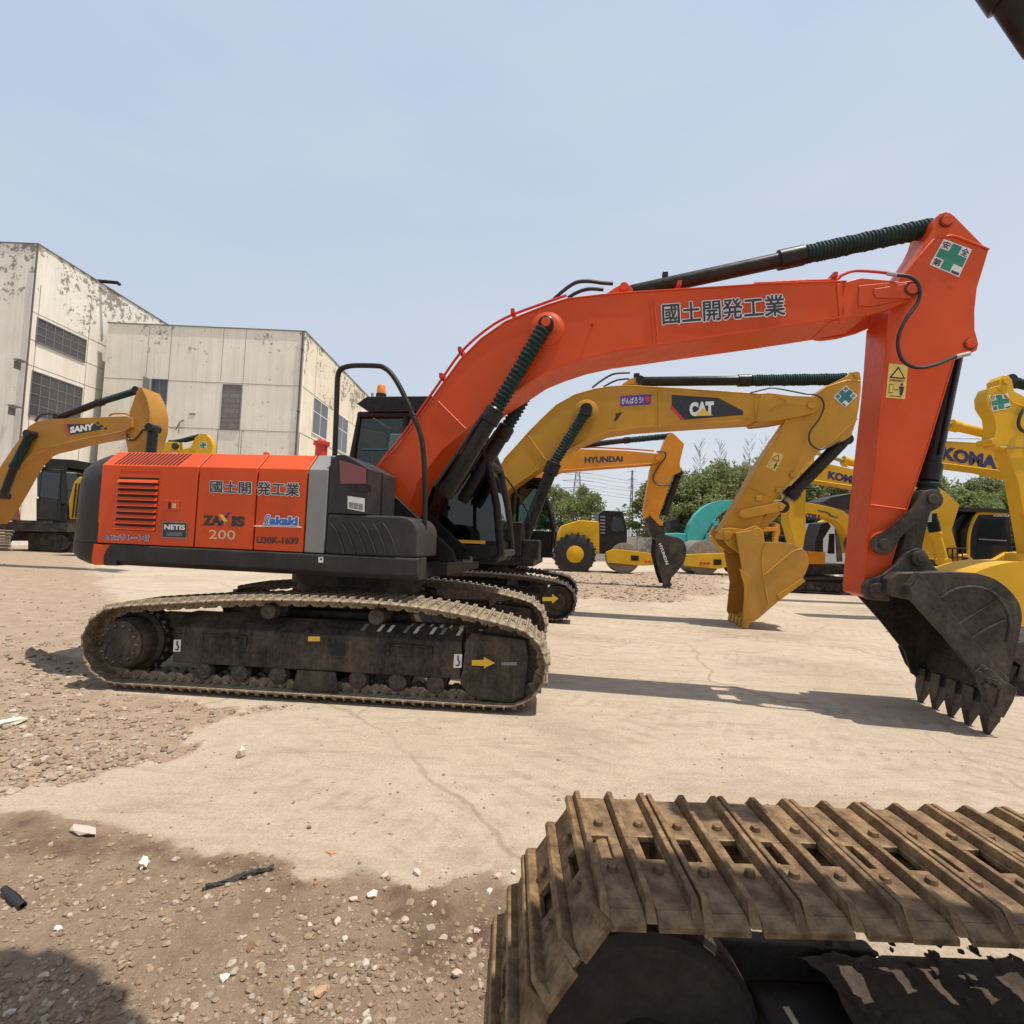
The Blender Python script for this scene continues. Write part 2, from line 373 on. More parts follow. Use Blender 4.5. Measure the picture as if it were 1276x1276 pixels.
def gheight(x, y, z=None):
    d, g, f, m = z or zone(x, y)
    n1 = noise.noise((x*1.1, y*1.1, .3)); n2 = noise.fractal((x*9, y*9, 1.7), .8, 2.1, 4)
    h = -.012 + .006*n1
    if d: h += .010 + .013*n2 - .016*max(0, noise.noise((x*3, y*3, 5)))
    elif g: h += .004 + .02*n2
    elif f: h += .02*n2
    else: h += .0016*n2
    r = math.hypot((x-PILE[0])/.55, (y-PILE[1])/.4)
    if r < 1.6: h += .16*math.exp(-r*r*2.2)*(1+.5*n2)
    return h
def spaced(lo, hi, fine, step, growth):
    a = [fine[0]]
    while a[-1] < fine[1]: a.append(a[-1]+step)
    s = step
    while a[-1] < hi: s *= growth; a.append(a[-1]+s)
    b = []; s = step; q = fine[0]
    while q > lo: s *= growth; q -= s; b.append(q)
    return b[::-1]+a
def N_noise(nt, vec, sc):
    n = N(nt, 'ShaderNodeTexNoise'); n.inputs['Scale'].default_value = sc; n.inputs['Detail'].default_value = 8; n.inputs['Roughness'].default_value = .7; nt.links.new(vec, n.inputs['Vector']); return n.outputs['Fac']
def build_ground():
    xs = spaced(-600, 600, (-2.6, 1.4), .017, 1.022); ys = spaced(-60, 900, (1.2, 3.4), .017, 1.02)
    vs = []; cs = []; soft = {}
    for y in ys:
        for x in xs:
            z = zone(x, y) if (abs(x) < 60 and y < 40) else (False, False, False, False)
            vs.append((x, y, gheight(x, y, z) if abs(x) < 60 and y < 60 else -.012)); cs.append((float(z[0]), float(z[1] or z[2]), float(z[3]), 1))
    nx = len(xs)
    # soften the zone borders a little
    ca = np.array(cs).reshape(len(ys), nx, 4)
    for _ in range(9):
        ca[1:-1, 1:-1] = (ca[1:-1, 1:-1]*2+ca[:-2, 1:-1]+ca[2:, 1:-1]+ca[1:-1, :-2]+ca[1:-1, 2:])/6
    cs = ca.reshape(-1, 4).tolist()
    fs = [(j*nx+i, j*nx+i+1, (j+1)*nx+i+1, (j+1)*nx+i) for j in range(len(ys)-1) for i in range(nx-1)]
    me = bpy.data.meshes.new('ground'); me.from_pydata(vs, [], fs); me.shade_smooth()
    at = me.color_attributes.new('zone', 'FLOAT_COLOR', 'POINT')
    at.data.foreach_set('color', [q for c in cs for q in c])
    o = bpy.data.objects.new('ground', me); COL.objects.link(o); tag(o, 'pale dusty concrete yard with gravel and bare dirt patches', 'ground', kind='structure')
    m, nt, bs = mat_nodes('yard_ground')
    co = coords(nt)
    a = N(nt, 'ShaderNodeVertexColor'); a.layer_name = 'zone'; sp = N(nt, 'ShaderNodeSeparateColor'); nt.links.new(a.outputs[0], sp.inputs[0])
    # concrete: dusty slab with tyre streaks and cracks
    big = noise_fac(nt, .55, .33, .7, 5, co); fine = noise_fac(nt, 60, .3, .7, 8, co, .7); mid = noise_fac(nt, 6, .35, .7, 8, co, .65)
    con = mixc(nt, big, (.345, .26, .18), (.455, .37, .275)); con = mixc(nt, mul(nt, mid, .62), con, (.285, .22, .155)); con = mixc(nt, mul(nt, fine, .60), con, (.56, .485, .39)); con = mixc(nt, mul(nt, noise_fac(nt, 22, .56, .72, 9, co, .75), .5), con, (.22, .165, .115))
    for ang, sc, amt in ((38, (1.6, 5.5, 1), .42), (-62, (1.2, 7, 1), .42), (-38, (1.4, 5, 1), .42), (75, (1.5, 6, 1), .35)):
        mp = N(nt, 'ShaderNodeMapping'); mp.inputs['Rotation'].default_value = (0, 0, math.radians(ang)); mp.inputs['Scale'].default_value = sc
        nt.links.new(co, mp.inputs[0])
        con = mixc(nt, mul(nt, noise_fac(nt, .9, .55, .74, 7, mp.outputs[0], .65), amt), con, (.215, .16, .11))
    con = mixc(nt, mul(nt, noise_fac(nt, .32, .52, .68, 8, co, .62), .6), con, (.235, .17, .115))
    for ang, per in ((-52, 5.2), (28, 6.0)):   # crawler prints
        mp = N(nt, 'ShaderNodeMapping'); mp.inputs['Rotation'].default_value = (0, 0, math.radians(ang)); nt.links.new(co, mp.inputs[0])
        wv = N(nt, 'ShaderNodeTexWave'); wv.inputs['Scale'].default_value = per*.32; wv.inputs['Distortion'].default_value = 1.2; wv.inputs['Detail'].default_value = 4; nt.links.new(mp.outputs[0], wv.inputs['Vector'])
        m2 = N(nt, 'ShaderNodeMapping'); m2.inputs['Scale'].default_value = (.05, .75, 1); nt.links.new(mp.outputs[0], m2.inputs[0])
        band = noise_fac(nt, 1.0, .54, .60, 2, m2.outputs[0]); wr_ = N(nt, 'ShaderNodeMapRange'); wr_.inputs['From Min'].default_value = .55; wr_.inputs['From Max'].default_value = .85; nt.links.new(wv.outputs['Fac'], wr_.inputs[0])
        con = mixc(nt, mul(nt, mul(nt, mul(nt, wr_.outputs[0], band), mid), .42), con, (.22, .16, .11))
    vo = N(nt, 'ShaderNodeTexVoronoi'); vo.feature = 'DISTANCE_TO_EDGE'; vo.inputs['Scale'].default_value = .38
    wr = N(nt, 'ShaderNodeTexNoise'); wr.inputs['Scale'].default_value = 1.7; wr.inputs['Detail'].default_value = 6; nt.links.new(co, wr.inputs['Vector'])
    wm = N(nt, 'ShaderNodeMix'); wm.data_type = 'RGBA'; wm.inputs[0].default_value = .28; nt.links.new(co, wm.inputs[6]); nt.links.new(wr.outputs['Color'], wm.inputs[7]); nt.links.new(wm.outputs[2], vo.inputs['Vector'])
    cr = N(nt, 'ShaderNodeMapRange'); cr.inputs['From Min'].default_value = .002; cr.inputs['From Max'].default_value = .007; cr.inputs['To Min'].default_value = .75; cr.inputs['To Max'].default_value = 0; nt.links.new(vo.outputs['Distance'], cr.inputs[0])
    con = mixc(nt, mul(nt, cr.outputs[0], big), con, (.20, .14, .09))
    # bare dirt
    dm = noise_fac(nt, 9, .35, .7, 9, co, .7); df = noise_fac(nt, 75, .35, .7, 8, co, .7)
    dirt = mixc(nt, dm, (.32, .228, .152), (.47, .36, .255)); dirt = mixc(nt, mul(nt, df, .5), dirt, (.20, .135, .088))
    dirt = mixc(nt, mul(nt, noise_fac(nt, 2.6, .55, .72, 8, co, .7), .55), dirt, (.46, .37, .27)); dirt = mixc(nt, mul(nt, noise_fac(nt, 1.6, .5, .66, 6, co), .5), dirt, (.23, .155, .105))
    moist = mixc(nt, dm, (.13, .083, .056), (.24, .165, .112))
    dirt = mixc(nt, mul(nt, sp.outputs[2], noise_fac(nt, 5, .3, .6, 8, co, .7)), dirt, moist)
    gm = noise_fac(nt, 3.5, .35, .7, 8, co, .7)
    gr = mixc(nt, gm, (.30, .22, .155), (.42, .325, .24)); gr = mixc(nt, mul(nt, df, .5), gr, (.19, .135, .092))
    edge = mul(nt, mul(nt, N_noise(nt, co, 26), 1.0), mul(nt, N_noise(nt, co, 5), 1.6), 'ADD')
    def ragged(sock):
        s_ = mul(nt, sock, mul(nt, edge, -1.3, 'ADD'), 'ADD'); r_ = N(nt, 'ShaderNodeMapRange'); r_.inputs['From Min'].default_value = .32; r_.inputs['From Max'].default_value = .68; nt.links.new(s_, r_.inputs[0]); return r_.outputs[0]
    con = mixc(nt, mul(nt, noise_fac(nt, 140, .54, .68, 5, co, .75), .55), con, (.60, .53, .43)); con = mixc(nt, mul(nt, noise_fac(nt, 95, .57, .70, 5, co, .75), .5), con, (.19, .14, .095))
    c = mixc(nt, ragged(sp.outputs[1]), con, gr); c = mixc(nt, ragged(sp.outputs[0]), c, dirt)
    nt.links.new(c, bs.inputs['Base Color']); bs.inputs['Roughness'].default_value = .95; bs.inputs['Specular IOR Level'].default_value = .15
    hh = mul(nt, mul(nt, fine, .5), mul(nt, mid, 1.0), 'ADD'); hh = mul(nt, hh, mul(nt, df, mul(nt, sp.outputs[0], 2.0)), 'ADD')
    bump(nt, bs, hh, .7, .014)
    me.materials.append(m)
build_ground()

def stone_mat(name, cols):
    m, nt, bs = mat_nodes(name)
    a = N(nt, 'ShaderNodeVertexColor'); a.layer_name = 'tint'
    c = mixc(nt, noise_fac(nt, 60, .35, .7, 6), a.outputs[0], (.27, .20, .135))
    nt.links.new(c, bs.inputs['Base Color']); bs.inputs['Roughness'].default_value = .9; bs.inputs['Specular IOR Level'].default_value = .2
    return m
STONE = stone_mat('loose_stone', None)
_phi = (1+5**.5)/2
ICO_V = [Vector(p).normalized() for p in ((-1, _phi, 0), (1, _phi, 0), (-1, -_phi, 0), (1, -_phi, 0), (0, -1, _phi), (0, 1, _phi), (0, -1, -_phi), (0, 1, -_phi), (_phi, 0, -1), (_phi, 0, 1), (-_phi, 0, -1), (-_phi, 0, 1))]
ICO_F = [(0, 11, 5), (0, 5, 1), (0, 1, 7), (0, 7, 10), (0, 10, 11), (1, 5, 9), (5, 11, 4), (11, 10, 2), (10, 7, 6), (7, 1, 8), (3, 9, 4), (3, 4, 2), (3, 2, 6), (3, 6, 8), (3, 8, 9), (4, 9, 5), (2, 4, 11), (6, 2, 10), (8, 6, 7), (9, 8, 1)]
def scatter(name, label, count, pick, size, rnd, tints):
    vs = []; fs = []; tc = []
    for _ in range(count):
        p = pick(rnd)
        if p is None: continue
        x, y = p; s = size(rnd); h = gheight(x, y)
        sx, sy, sz = s*rnd.uniform(.7, 1.4), s*rnd.uniform(.6, 1.1), s*rnd.uniform(.35, .75); a = rnd.uniform(0, 6.3); ca, sa = math.cos(a), math.sin(a)
        t = rnd.choice(tints); k = rnd.uniform(.55, 1.0); n = len(vs)
        for v in ICO_V:
            j = rnd.uniform(.7, 1.2); qx, qy = v.x*sx*j, v.y*sy*j
            vs.append((x+qx*ca-qy*sa, y+qx*sa+qy*ca, h+v.z*sz*j+sz*.25))
        fs += [tuple(i+n for i in f) for f in ICO_F]; tc += [(t[0]*k, t[1]*k, t[2]*k, 1)]*12
    me = bpy.data.meshes.new(name); me.from_pydata(vs, [], fs)
    at = me.color_attributes.new('tint', 'FLOAT_COLOR', 'POINT'); at.data.foreach_set('color', [q for c in tc for q in c])
    me.materials.append(STONE)
    o = bpy.data.objects.new(name, me); COL.objects.link(o); return tag(o, label, 'gravel', kind='stuff')
TINT = [(.38, .295, .21), (.43, .345, .255), (.48, .41, .325), (.33, .25, .175), (.30, .23, .165), (.58, .52, .44), (.22, .155, .10), (.40, .355, .30)]
def pick_near(r):
    px, py = r.uniform(-30, 760), 1000 + 290*r.random()**.8
    p = ground_at(px, py)
    if not fuzzy(p.x, p.y, DIRT, 4, .12 if r.random() < .8 else .5): return None
    if noise.noise((p.x*2.3, p.y*2.3, 8)) < r.uniform(-.6, .35): return None
    return p.x, p.y
def pick_gravel(r):
    px, py = r.uniform(-40, 480), r.uniform(700, 985)
    p = ground_at(px, py)
    if not fuzzy(p.x, p.y, GRAVEL, 1.2, .45 if r.random() < .75 else 1.5) or (py < 800 and r.random() < .6): return None
    if noise.noise((p.x*.9, p.y*.9, 2)) < r.uniform(-.6, .3): return None
    return p.x, p.y
def pick_far(r):
    p = ground_at(r.uniform(640, 1276), r.uniform(712, 752))
    return (p.x, p.y) if fuzzy(p.x, p.y, FARGRAVEL, .5, 1.2) else None
def pick_yard(r):
    p = ground_at(r.uniform(-20, 1276), 780+500*r.random()**1.2)
    return (p.x, p.y) if not inside(p.x, p.y, DIRT) else None
scatter('loose_pebbles', 'loose pebbles on the dirt patch in the foreground', 16000, pick_near, lambda r: .0016+.017*r.random()**7, RND, TINT+[(.28, .195, .128), (.31, .215, .14), (.25, .17, .11), (.34, .245, .165), (.29, .20, .13), (.22, .15, .095)])
scatter('gravel', 'crushed stone gravel beside the left end of the orange excavator', 11000, pick_gravel, lambda r: .007+.028*r.random()**2.5, RND, TINT+[(.52, .42, .34)])
scatter('far_gravel', 'band of rough gravel in front of the rollers', 4500, pick_far, lambda r: .02+.06*r.random()**2.5, RND, [(.46, .36, .27), (.52, .43, .34), (.36, .27, .20)])
scatter('yard_grit', 'scattered grit on the concrete yard', 2600, pick_yard, lambda r: .002+.012*r.random()**5, RND, [(.30, .21, .14), (.24, .16, .10), (.50, .40, .30)])

# single bits of rubbish and larger stones lying about
def debris(px, py, size, dims, rgb, name, label, cat, jit=.3, seed=1, flat=.5, lv=1):
    p = ground_at(px, py); h = gheight(p.x, p.y); r = random.Random(seed)
    m = plain(name+'_surface', rgb, .85, 0, .2)
    o = MB().lump((0, 0, size*flat*.6), (size*dims[0], size*dims[1], size*flat), r, jit, lv).build(name, m, None, angle=15)
    o.location = (p.x, p.y, h); o.rotation_euler = (0, 0, r.uniform(0, 6)); return tag(o, label, cat)
debris(300, 941, .05, (.8, .7, 1), (.62, .56, .42), 'stone', 'pale square-edged stone standing on the bare concrete', 'stone', .25, 3, 1.0)
debris(105, 1036, .05, (1.5, .8, 1), (.52, .41, .35), 'concrete_shard', 'flat pinkish grey shard with a pointed tip at the dirt edge', 'stone', .35, 5, .28)
debris(180, 1078, .028, (1.2, .7, 1), (.75, .68, .55), 'crumpled_paper', 'crumpled cream paper scrap on the dirt', 'litter', .45, 8, .7, 2)
debris(280, 1218, .019, (1, 1, 1), (.72, .66, .56), 'stone', 'squarish cream stone on the dirt below the black twig', 'stone', .2, 9, .6)
debris(72, 1156, .016, (1.3, .8, 1), (.74, .72, .66), 'stone', 'white pebble to the right of the black pipe end', 'stone', .25, 10, .5)
debris(398, 1240, .022, (1.3, .9, 1), (.42, .27, .16), 'brick_fragment', 'light brown brick fragment near the picture bottom', 'brick', .25, 12, .55)
debris(312, 1180, .02, (1.3, .7, 1), (.20, .11, .05), 'brick_fragment', 'dark brown flat brick fragment in the dirt', 'brick', .25, 13, .4)
debris(455, 1207, .022, (.8, .9, 1), (.55, .46, .38), 'stone', 'pale grey blocky stone casting a small shadow', 'stone', .25, 14, .9)
debris(463, 1115, .022, (1.4, .8, 1), (.70, .63, .54), 'stone', 'largest pale stone in the rubble heap at the dirt edge', 'stone', .3, 15, .6)
debris(393, 1100, .012, (1, .8, 1), (.45, .13, .06), 'brick_fragment', 'small orange red brick chip at the dirt edge', 'brick', .3, 16, .7)
debris(414, 1060, .02, (1.5, .8, 1), (.45, .24, .14), 'brick_fragment', 'reddish flat chip lying on the concrete', 'brick', .25, 17, .35)
debris(10, 903, .06, (1.5, .7, 1), (.60, .58, .48), 'crumpled_paper', 'pale scrap on the gravel at the left edge', 'litter', .45, 18, .4, 2)
debris(385, 1030, .014, (1, .9, 1), (.20, .13, .08), 'stone', 'lone small brown stone on the concrete', 'stone', .2, 19, .8)
for k, (px, py, s) in enumerate([(480, 1090, .02), (440, 1122, .018), (520, 1085, .022), (505, 1150, .018), (540, 1128, .014), (610, 1108, .016), (620, 1090, .02), (420, 1150, .017), (430, 1170, .016), (585, 1175, .016), (570, 1215, .02), (640, 1085, .015)]):
    o = debris(px, py, s, (1.1, .9, 1), (.50+.04*(k % 3), .40+.04*(k % 3), .31+.05*(k % 3)), 'stone', 'pale rubble stone in the loose heap along the dirt edge', 'stone', .3, 30+k, .65); o['group'] = 'rubble stones along the dirt edge'
# black pipe end
_p = ground_at(16, 1121); _d = (ground_at(27, 1130)-ground_at(3, 1108)); _d.z = 0; _L = _d.length; _d.normalize()
pipe = MB(); a = _d*(-_L/2); b = _d*(_L/2)
pipe.lathe(a, b, [(0, .009), (.02, .013), (.3, .0145), (.4, .0165), (.7, .0165), (.78, .0145), (1, .0145), (1, .010), (.7, .010)], 20)
o = pipe.build('pipe_end', M['rubber']); o.location = (_p.x, _p.y, gheight(_p.x, _p.y)+.018); tag(o, 'short black plastic pipe end lying on the dirt at the left edge', 'pipe')
tw = MB(); _a = ground_at(255, 1108); _b = ground_at(340, 1083)
for k in range(5):
    q = [_a.lerp(_b, t/7)+Vector((RND.uniform(-.012, .012), RND.uniform(-.02, .02), .006+RND.uniform(0, .012))) for t in range(8)]
    tw.tube(q, [.006*RND.uniform(.5, 1)]*8, 5)
tag(tw.build('rag', plain('wet_black_rag', (.03, .027, .022), .7)), 'twisted black rag strip half buried in the dirt', 'litter')

# ------------------------------------------------------------------ the factory buildings
def wall_mat(name, z_top, col=(.55, .50, .41), patch=.6):
    m, nt, bs = mat_nodes(name)
    co = coords(nt)
    sp = N(nt, 'ShaderNodeSeparateXYZ'); nt.links.new(co, sp.inputs[0])
    g = N(nt, 'ShaderNodeMapRange'); g.inputs['From Min'].default_value = z_top-5.4; g.inputs['From Max'].default_value = z_top; nt.links.new(sp.outputs[2], g.inputs[0])
    c = mixc(nt, noise_fac(nt, .45, .3, .7, 6), col, tuple(x*.86 for x in col))
    stain = noise_fac(nt, 1.0, .45, .75, 8, coords(nt, 'Object', (3.2, 3.2, .13)), .7)
    c = mixc(nt, mul(nt, stain, .34), c, (.40, .35, .27))
    pn = N(nt, 'ShaderNodeTexNoise'); pn.inputs['Scale'].default_value = 2.5; pn.inputs['Detail'].default_value = 10; pn.inputs['Roughness'].default_value = .72; nt.links.new(co, pn.inputs['Vector'])
    pn2 = N(nt, 'ShaderNodeTexNoise'); pn2.inputs['Scale'].default_value = .37; pn2.inputs['Detail'].default_value = 3; nt.links.new(co, pn2.inputs['Vector'])
    s = mul(nt, mul(nt, mul(nt, pn.outputs[0], .62), mul(nt, pn2.outputs[0], .38), 'ADD'), mul(nt, g.outputs[0], .13*patch), 'ADD')
    r = N(nt, 'ShaderNodeMapRange'); r.inputs['From Min'].default_value = .595; r.inputs['From Max'].default_value = .625; nt.links.new(s, r.inputs[0])
    c = mixc(nt, mul(nt, r.outputs[0], .8), c, (.17, .15, .125))
    sp2 = noise_fac(nt, 5.0, .655, .69, 4, coords(nt, 'Object', (1, 1, .8))); sp3 = noise_fac(nt, .35, .48, .6, 3)
    c = mixc(nt, mul(nt, mul(nt, sp2, sp3), .75), c, (.16, .13, .10))
    rs = noise_fac(nt, 1.3, .63, .76, 7, coords(nt, 'Object', (1.5, 1.5, .3)), .7)
    c = mixc(nt, mul(nt, mul(nt, rs, g.outputs[0]), .6), c, (.34, .16, .06))
    nt.links.new(c, bs.inputs['Base Color']); bs.inputs['Roughness'].default_value = .92; bs.inputs['Specular IOR Level'].default_value = .15
    bump(nt, bs, mul(nt, r.outputs[0], -1), .4, .03)
    return m
BRICK, _nt2, _bs2 = mat_nodes('grey_block_infill')
_bt = N(_nt2, 'ShaderNodeTexBrick'); _bt.inputs['Color1'].default_value = (.22, .195, .18, 1); _bt.inputs['Color2'].default_value = (.17, .15, .14, 1); _bt.inputs['Mortar'].default_value = (.09, .08, .07, 1); _bt.inputs['Scale'].default_value = 1.0
_bt.inputs['Brick Width'].default_value = .9; _bt.inputs['Row Height'].default_value = .36; _bt.inputs['Mortar Size'].default_value = .02
_mp = N(_nt2, 'ShaderNodeMapping'); _mp.inputs['Rotation'].default_value = (math.radians(90), 0, 0); _nt2.links.new(coords(_nt2), _mp.inputs[0]); _nt2.links.new(_mp.outputs[0], _bt.inputs['Vector']); _nt2.links.new(_bt.outputs[0], _bs2.inputs['Base Color'])
M['wframe'] = plain('grey_window_frame', (.17, .165, .165), .6); M['wpane'] = plain('dusty_window_pane', (.075, .075, .085), .12, 0, .6); M['seam'] = plain('dark_wall_joint', (.27, .235, .19), .9); M['dpipe'] = plain('rusty_drain_pipe', (.12, .09, .075), .7)
M['roofedge'] = plain('grey_roof_edge', (.20, .20, .19), .8)
class FaceFrame(Frame): pass
def window(fr, parent, x0, z0, x1, z1, cols, rows, mat=None, depth=.12, thick=.05):
    """recessed look: dark reveal frame, bars and pane proud of nothing but set in a surround; v=0 is the wall face"""
    f = MB()
    f.span(x0-.05, x1+.05, -.05, .02, z1, z1+.07); f.span(x0-.05, x1+.05, -.07, .02, z0-.09, z0)
    f.span(x0-.05, x0, -.045, .02, z0, z1); f.span(x1, x1+.05, -.045, .02, z0, z1)
    for i in range(1, cols): u = x0+(x1-x0)*i/cols; f.span(u-thick/2, u+thick/2, -.035, .015, z0, z1)
    for j in range(1, rows): w = z0+(z1-z0)*j/rows; f.span(x0, x1, -.03, .012, w-thick/2, w+thick/2)
    w = f.build('window', M['wframe'], parent)
    MB().span(x0, x1, -.012, .01, z0, z1).build('pane', mat or M['wpane'], w)
    return w
WALLA = wall_mat('peeling_cream_wall', 15.85, (.87, .82, .71), .3); WALLB = wall_mat('blotchy_white_wall', 18.7, (.82, .78, .69), .8); WALLR = wall_mat('yellow_cream_wall', 15.85, (.80, .73, .57), .7)  # side wall gets a yellower cream than the front wall
# front block: front wall faces us, right wall runs away
fb = Frame(-29.4, 36.0, 0.6)
front = thing('factory_building', fb, 'lower cream factory block behind the orange hood with a long wall of joints and blotches', 'building')
xr, zt = fb.px(381, 408); zt = 15.85; Wd = xr
MB().span(0, Wd, 0, .3, -.1, zt).build('front_wall', WALLA, front)
MB().span(Wd-.3, Wd, .302, 26, -.1, zt-.003).build('side_wall', WALLR, front)
MB().span(0, Wd-.302, .302, 26, zt-.6, zt-.35).build('roof', M['roofedge'], front)
e = MB(); e.span(-.05, Wd+.06, -.07, .36, zt, zt+.06); e.span(Wd-.36, Wd+.06, .362, 26, zt, zt+.06); e.build('coping', M['roofedge'], front)
s = MB()
for px in (185, 213, 278, 306):
    u = fb.px(px, 430)[0]; s.span(u-.014, u+.014, -.012, .01, fb.px(px, 474)[1] if px in (213, 278) else 1, zt-.02)
z1 = fb.px(300, 478)[1]; z2 = fb.px(330, 537)[1]
for z in (z1, z2): s.span(.02, Wd-.05, -.010, .01, z-.016, z+.016)
for px in (270, 300, 372): u = fb.px(px, 560)[0]; s.span(u-.018, u+.018, -.011, .01, .5, z2)
s.build('wall_joint', M['seam'], front)
u0, zb = fb.px(275, 534); u1, zc = fb.px(301, 480)
w = window(fb, front, u0, zb, u1, zc-.05, 1, 1, BRICK)
u0, zb = fb.px(186, 528); u1, zc = fb.px(209, 474)
window(fb, front, u0, zb, u1, zc, 2, 2, None)
MB().span(u0-.25, u0-.2, -.6, .0, zb+.2, zc+.05).build('open_casement', M['wframe'], front)
p = MB(); u = fb.px(379, 470)[0]; p.cyl((Wd-.12, -.09, .2), (Wd-.12, -.09, zt), .07); 
for z in (2, 6, 10, 14.5): p.span(Wd-.22, Wd-.02, -.18, 0, z, z+.06)
p.build('drain_pipe', M['dpipe'], front)
# broken bracket and scars on the front wall
b = MB(); u, z = fb.px(240, 516); b.span(u-.22, u+.22, -.03, .0, z-.06, z+.06); b.build('vent_slot', M['seam'], front)
b = MB(); q = [fb.px(*c) for c in ((212, 532), (222, 536), (226, 528), (232, 524))]; b.tube([Vector((a, -.25, z)) for a, z in q], .05, 6); u, z = fb.px(226, 528); b.cyl((u, -.25, z-.75), (u, -.25, z), .04); b.build('bracket', M['seam'], front)
# windows on the right wall (own frame turned to run away from us)
rw = Frame(0, 0, 90); so = fb.o + Vector((fb.c*Wd, fb.s*Wd, 0)); rw = Frame(so.x, so.y, 90.6)
def side_px(x, y): return rw.px(x, y, 0)
def side_window(quad):
    a = side_px(*quad[0]); c = side_px(*quad[1])
    return a, c
for (tl, br) in (((391, 495), (406, 548)), ((420, 515), (431, 566))):
    a = side_px(*tl); c = side_px(*br)
    o = MB()
    h0, h1 = min(a[1], c[1]), max(a[1], c[1])
    root = bpy.data.objects.new('tmp', None)
    f = MB(); x0, x1 = min(a[0], c[0]), max(a[0], c[0])
    f.span(Wd-.02, Wd+.045, x0-.06, x0, h0, h1); f.span(Wd-.02, Wd+.045, x1, x1+.06, h0, h1); f.span(Wd-.02, Wd+.05, x0-.06, x1+.06, h1, h1+.07); f.span(Wd-.02, Wd+.07, x0-.06, x1+.06, h0-.09, h0)
    f.span(Wd-.02, Wd+.035, (x0+x1)/2-.03, (x0+x1)/2+.03, h0, h1); f.span(Wd-.02, Wd+.03, x0, x1, h0+(h1-h0)*.62-.03, h0+(h1-h0)*.62+.03)
    wd = f.build('window', M['white'], front); MB().span(Wd-.02, Wd+.012, x0, x1, h0, h1).build('pane', M['wpane'], wd)
    bpy.data.objects.remove(root)
s = MB()
for z in (z1, z2): s.span(Wd-.01, Wd+.010, .1, 26, z-.025, z+.025)
for q in (2.4, 6.6, 12, 17.4, 23): s.span(Wd-.01, Wd+.012, q-.02, q+.02, z1, zt-.02)
s.build('wall_joint', M['seam'], front)
# left wing: taller, its long wall faces right
lw = Frame(-30.1, 31.05, 90)
wing = thing('factory_building', lw, 'taller blotchy white factory wing at the left edge with grid windows', 'building')
ZW = 18.7
MB().span(0, 22, 0, .3, -.1, ZW).build('long_wall', WALLB, wing)
MB().span(0, .3, .302, 14, -.1, ZW-.004).build('end_wall', WALLB, wing)
MB().span(.302, 22, .302, 14, ZW-.6, ZW-.4).build('roof', M['roofedge'], wing)
e = MB(); e.span(-.06, 22, -.06, .36, ZW, ZW+.06); e.span(-.06, .36, .362, 14, ZW, ZW+.06); e.build('coping', M['roofedge'], wing)
def wall_quad(*px): q = [lw.px(*c) for c in px]; return min(a for a, _ in q), min(b for _, b in q), max(a for a, _ in q), max(b for _, b in q)
for (l, r) in ((((47, 397), (44, 426)), ((107, 424), (104, 449))), (((40.5, 463), (35, 519)), ((102, 484), (97, 530)))):
    x0, zt0 = lw.px(*l[0]); _, zb0 = lw.px(*l[1]); x1, zt1 = lw.px(*r[0]); _, zb1 = lw.px(*r[1])
    window(lw, wing, x0, (zb0+zb1)/2, x1, (zt0+zt1)/2, 6, 3 if zt0-zb0 < 1.6 else 4, None)
s = MB()
for y in (383, 419, 452): _, z = lw.px(30, y); s.span(.01, 21, -.011, .01, z-.016, z+.016)
for px in (47, 112): u = lw.px(px, 400)[0]; s.span(u-.02, u+.02, -.012, .01, .3, lw.px(px, 345+.28*(px-47)+8)[1])
s.build('wall_joint', M['seam'], wing)
p = MB(); u = lw.px(37, 400)[0]; p.cyl((u, -.08, .2), (u, -.08, ZW), .05); p.build('drain_pipe', M['dpipe'], wing)
for (px, py) in ((22, 450), (15, 507)):
    u, z = lw.px(px, py); h = MB(); h.span(u-.28, u+.28, -.35, 0, z, z+.08); h.span(u-.22, u+.22, -.02, 0, z-.5, z-.02); h.build('small_window_hood', M['wframe'], wing)
c = MB(); u, z = lw.px(124, 357); c.tube([(u-.3, 1.0, ZW+.02), (u, -.1, ZW+.10), (u+.2, -1.1, ZW+.14), (u+.22, -1.25, ZW+.02)], .12, 10); c.build('roof_spout', M['black'], wing)

# ------------------------------------------------------------------ trees, pylons, far wall
LEAF = []
for k, c in enumerate(((.175, .21, .075), (.20, .24, .09), (.23, .25, .11))):
    m, nt, bs = mat_nodes('foliage_green')
    cc = mixc(nt, noise_fac(nt, .5, .35, .65, 4), c, tuple(x*1.5 for x in c)); cc = mixc(nt, noise_fac(nt, 6, .4, .7, 2), cc, tuple(x*.65 for x in c))
    nt.links.new(cc, bs.inputs['Base Color']); bs.inputs['Roughness'].default_value = .6
    bs.inputs['Specular IOR Level'].default_value = .25
    tr_ = N(nt, 'ShaderNodeBsdfTranslucent'); nt.links.new(cc, tr_.inputs[0]); ms = N(nt, 'ShaderNodeMixShader'); ms.inputs[0].default_value = .5
    nt.links.new(bs.outputs[0], ms.inputs[1]); nt.links.new(tr_.outputs[0], ms.inputs[2]); nt.links.new(ms.outputs[0], nt.nodes['Material Output'].inputs[0])
    LEAF.append(m)
M['bark'] = plain('grey_brown_bark', (.11, .085, .065), .9)
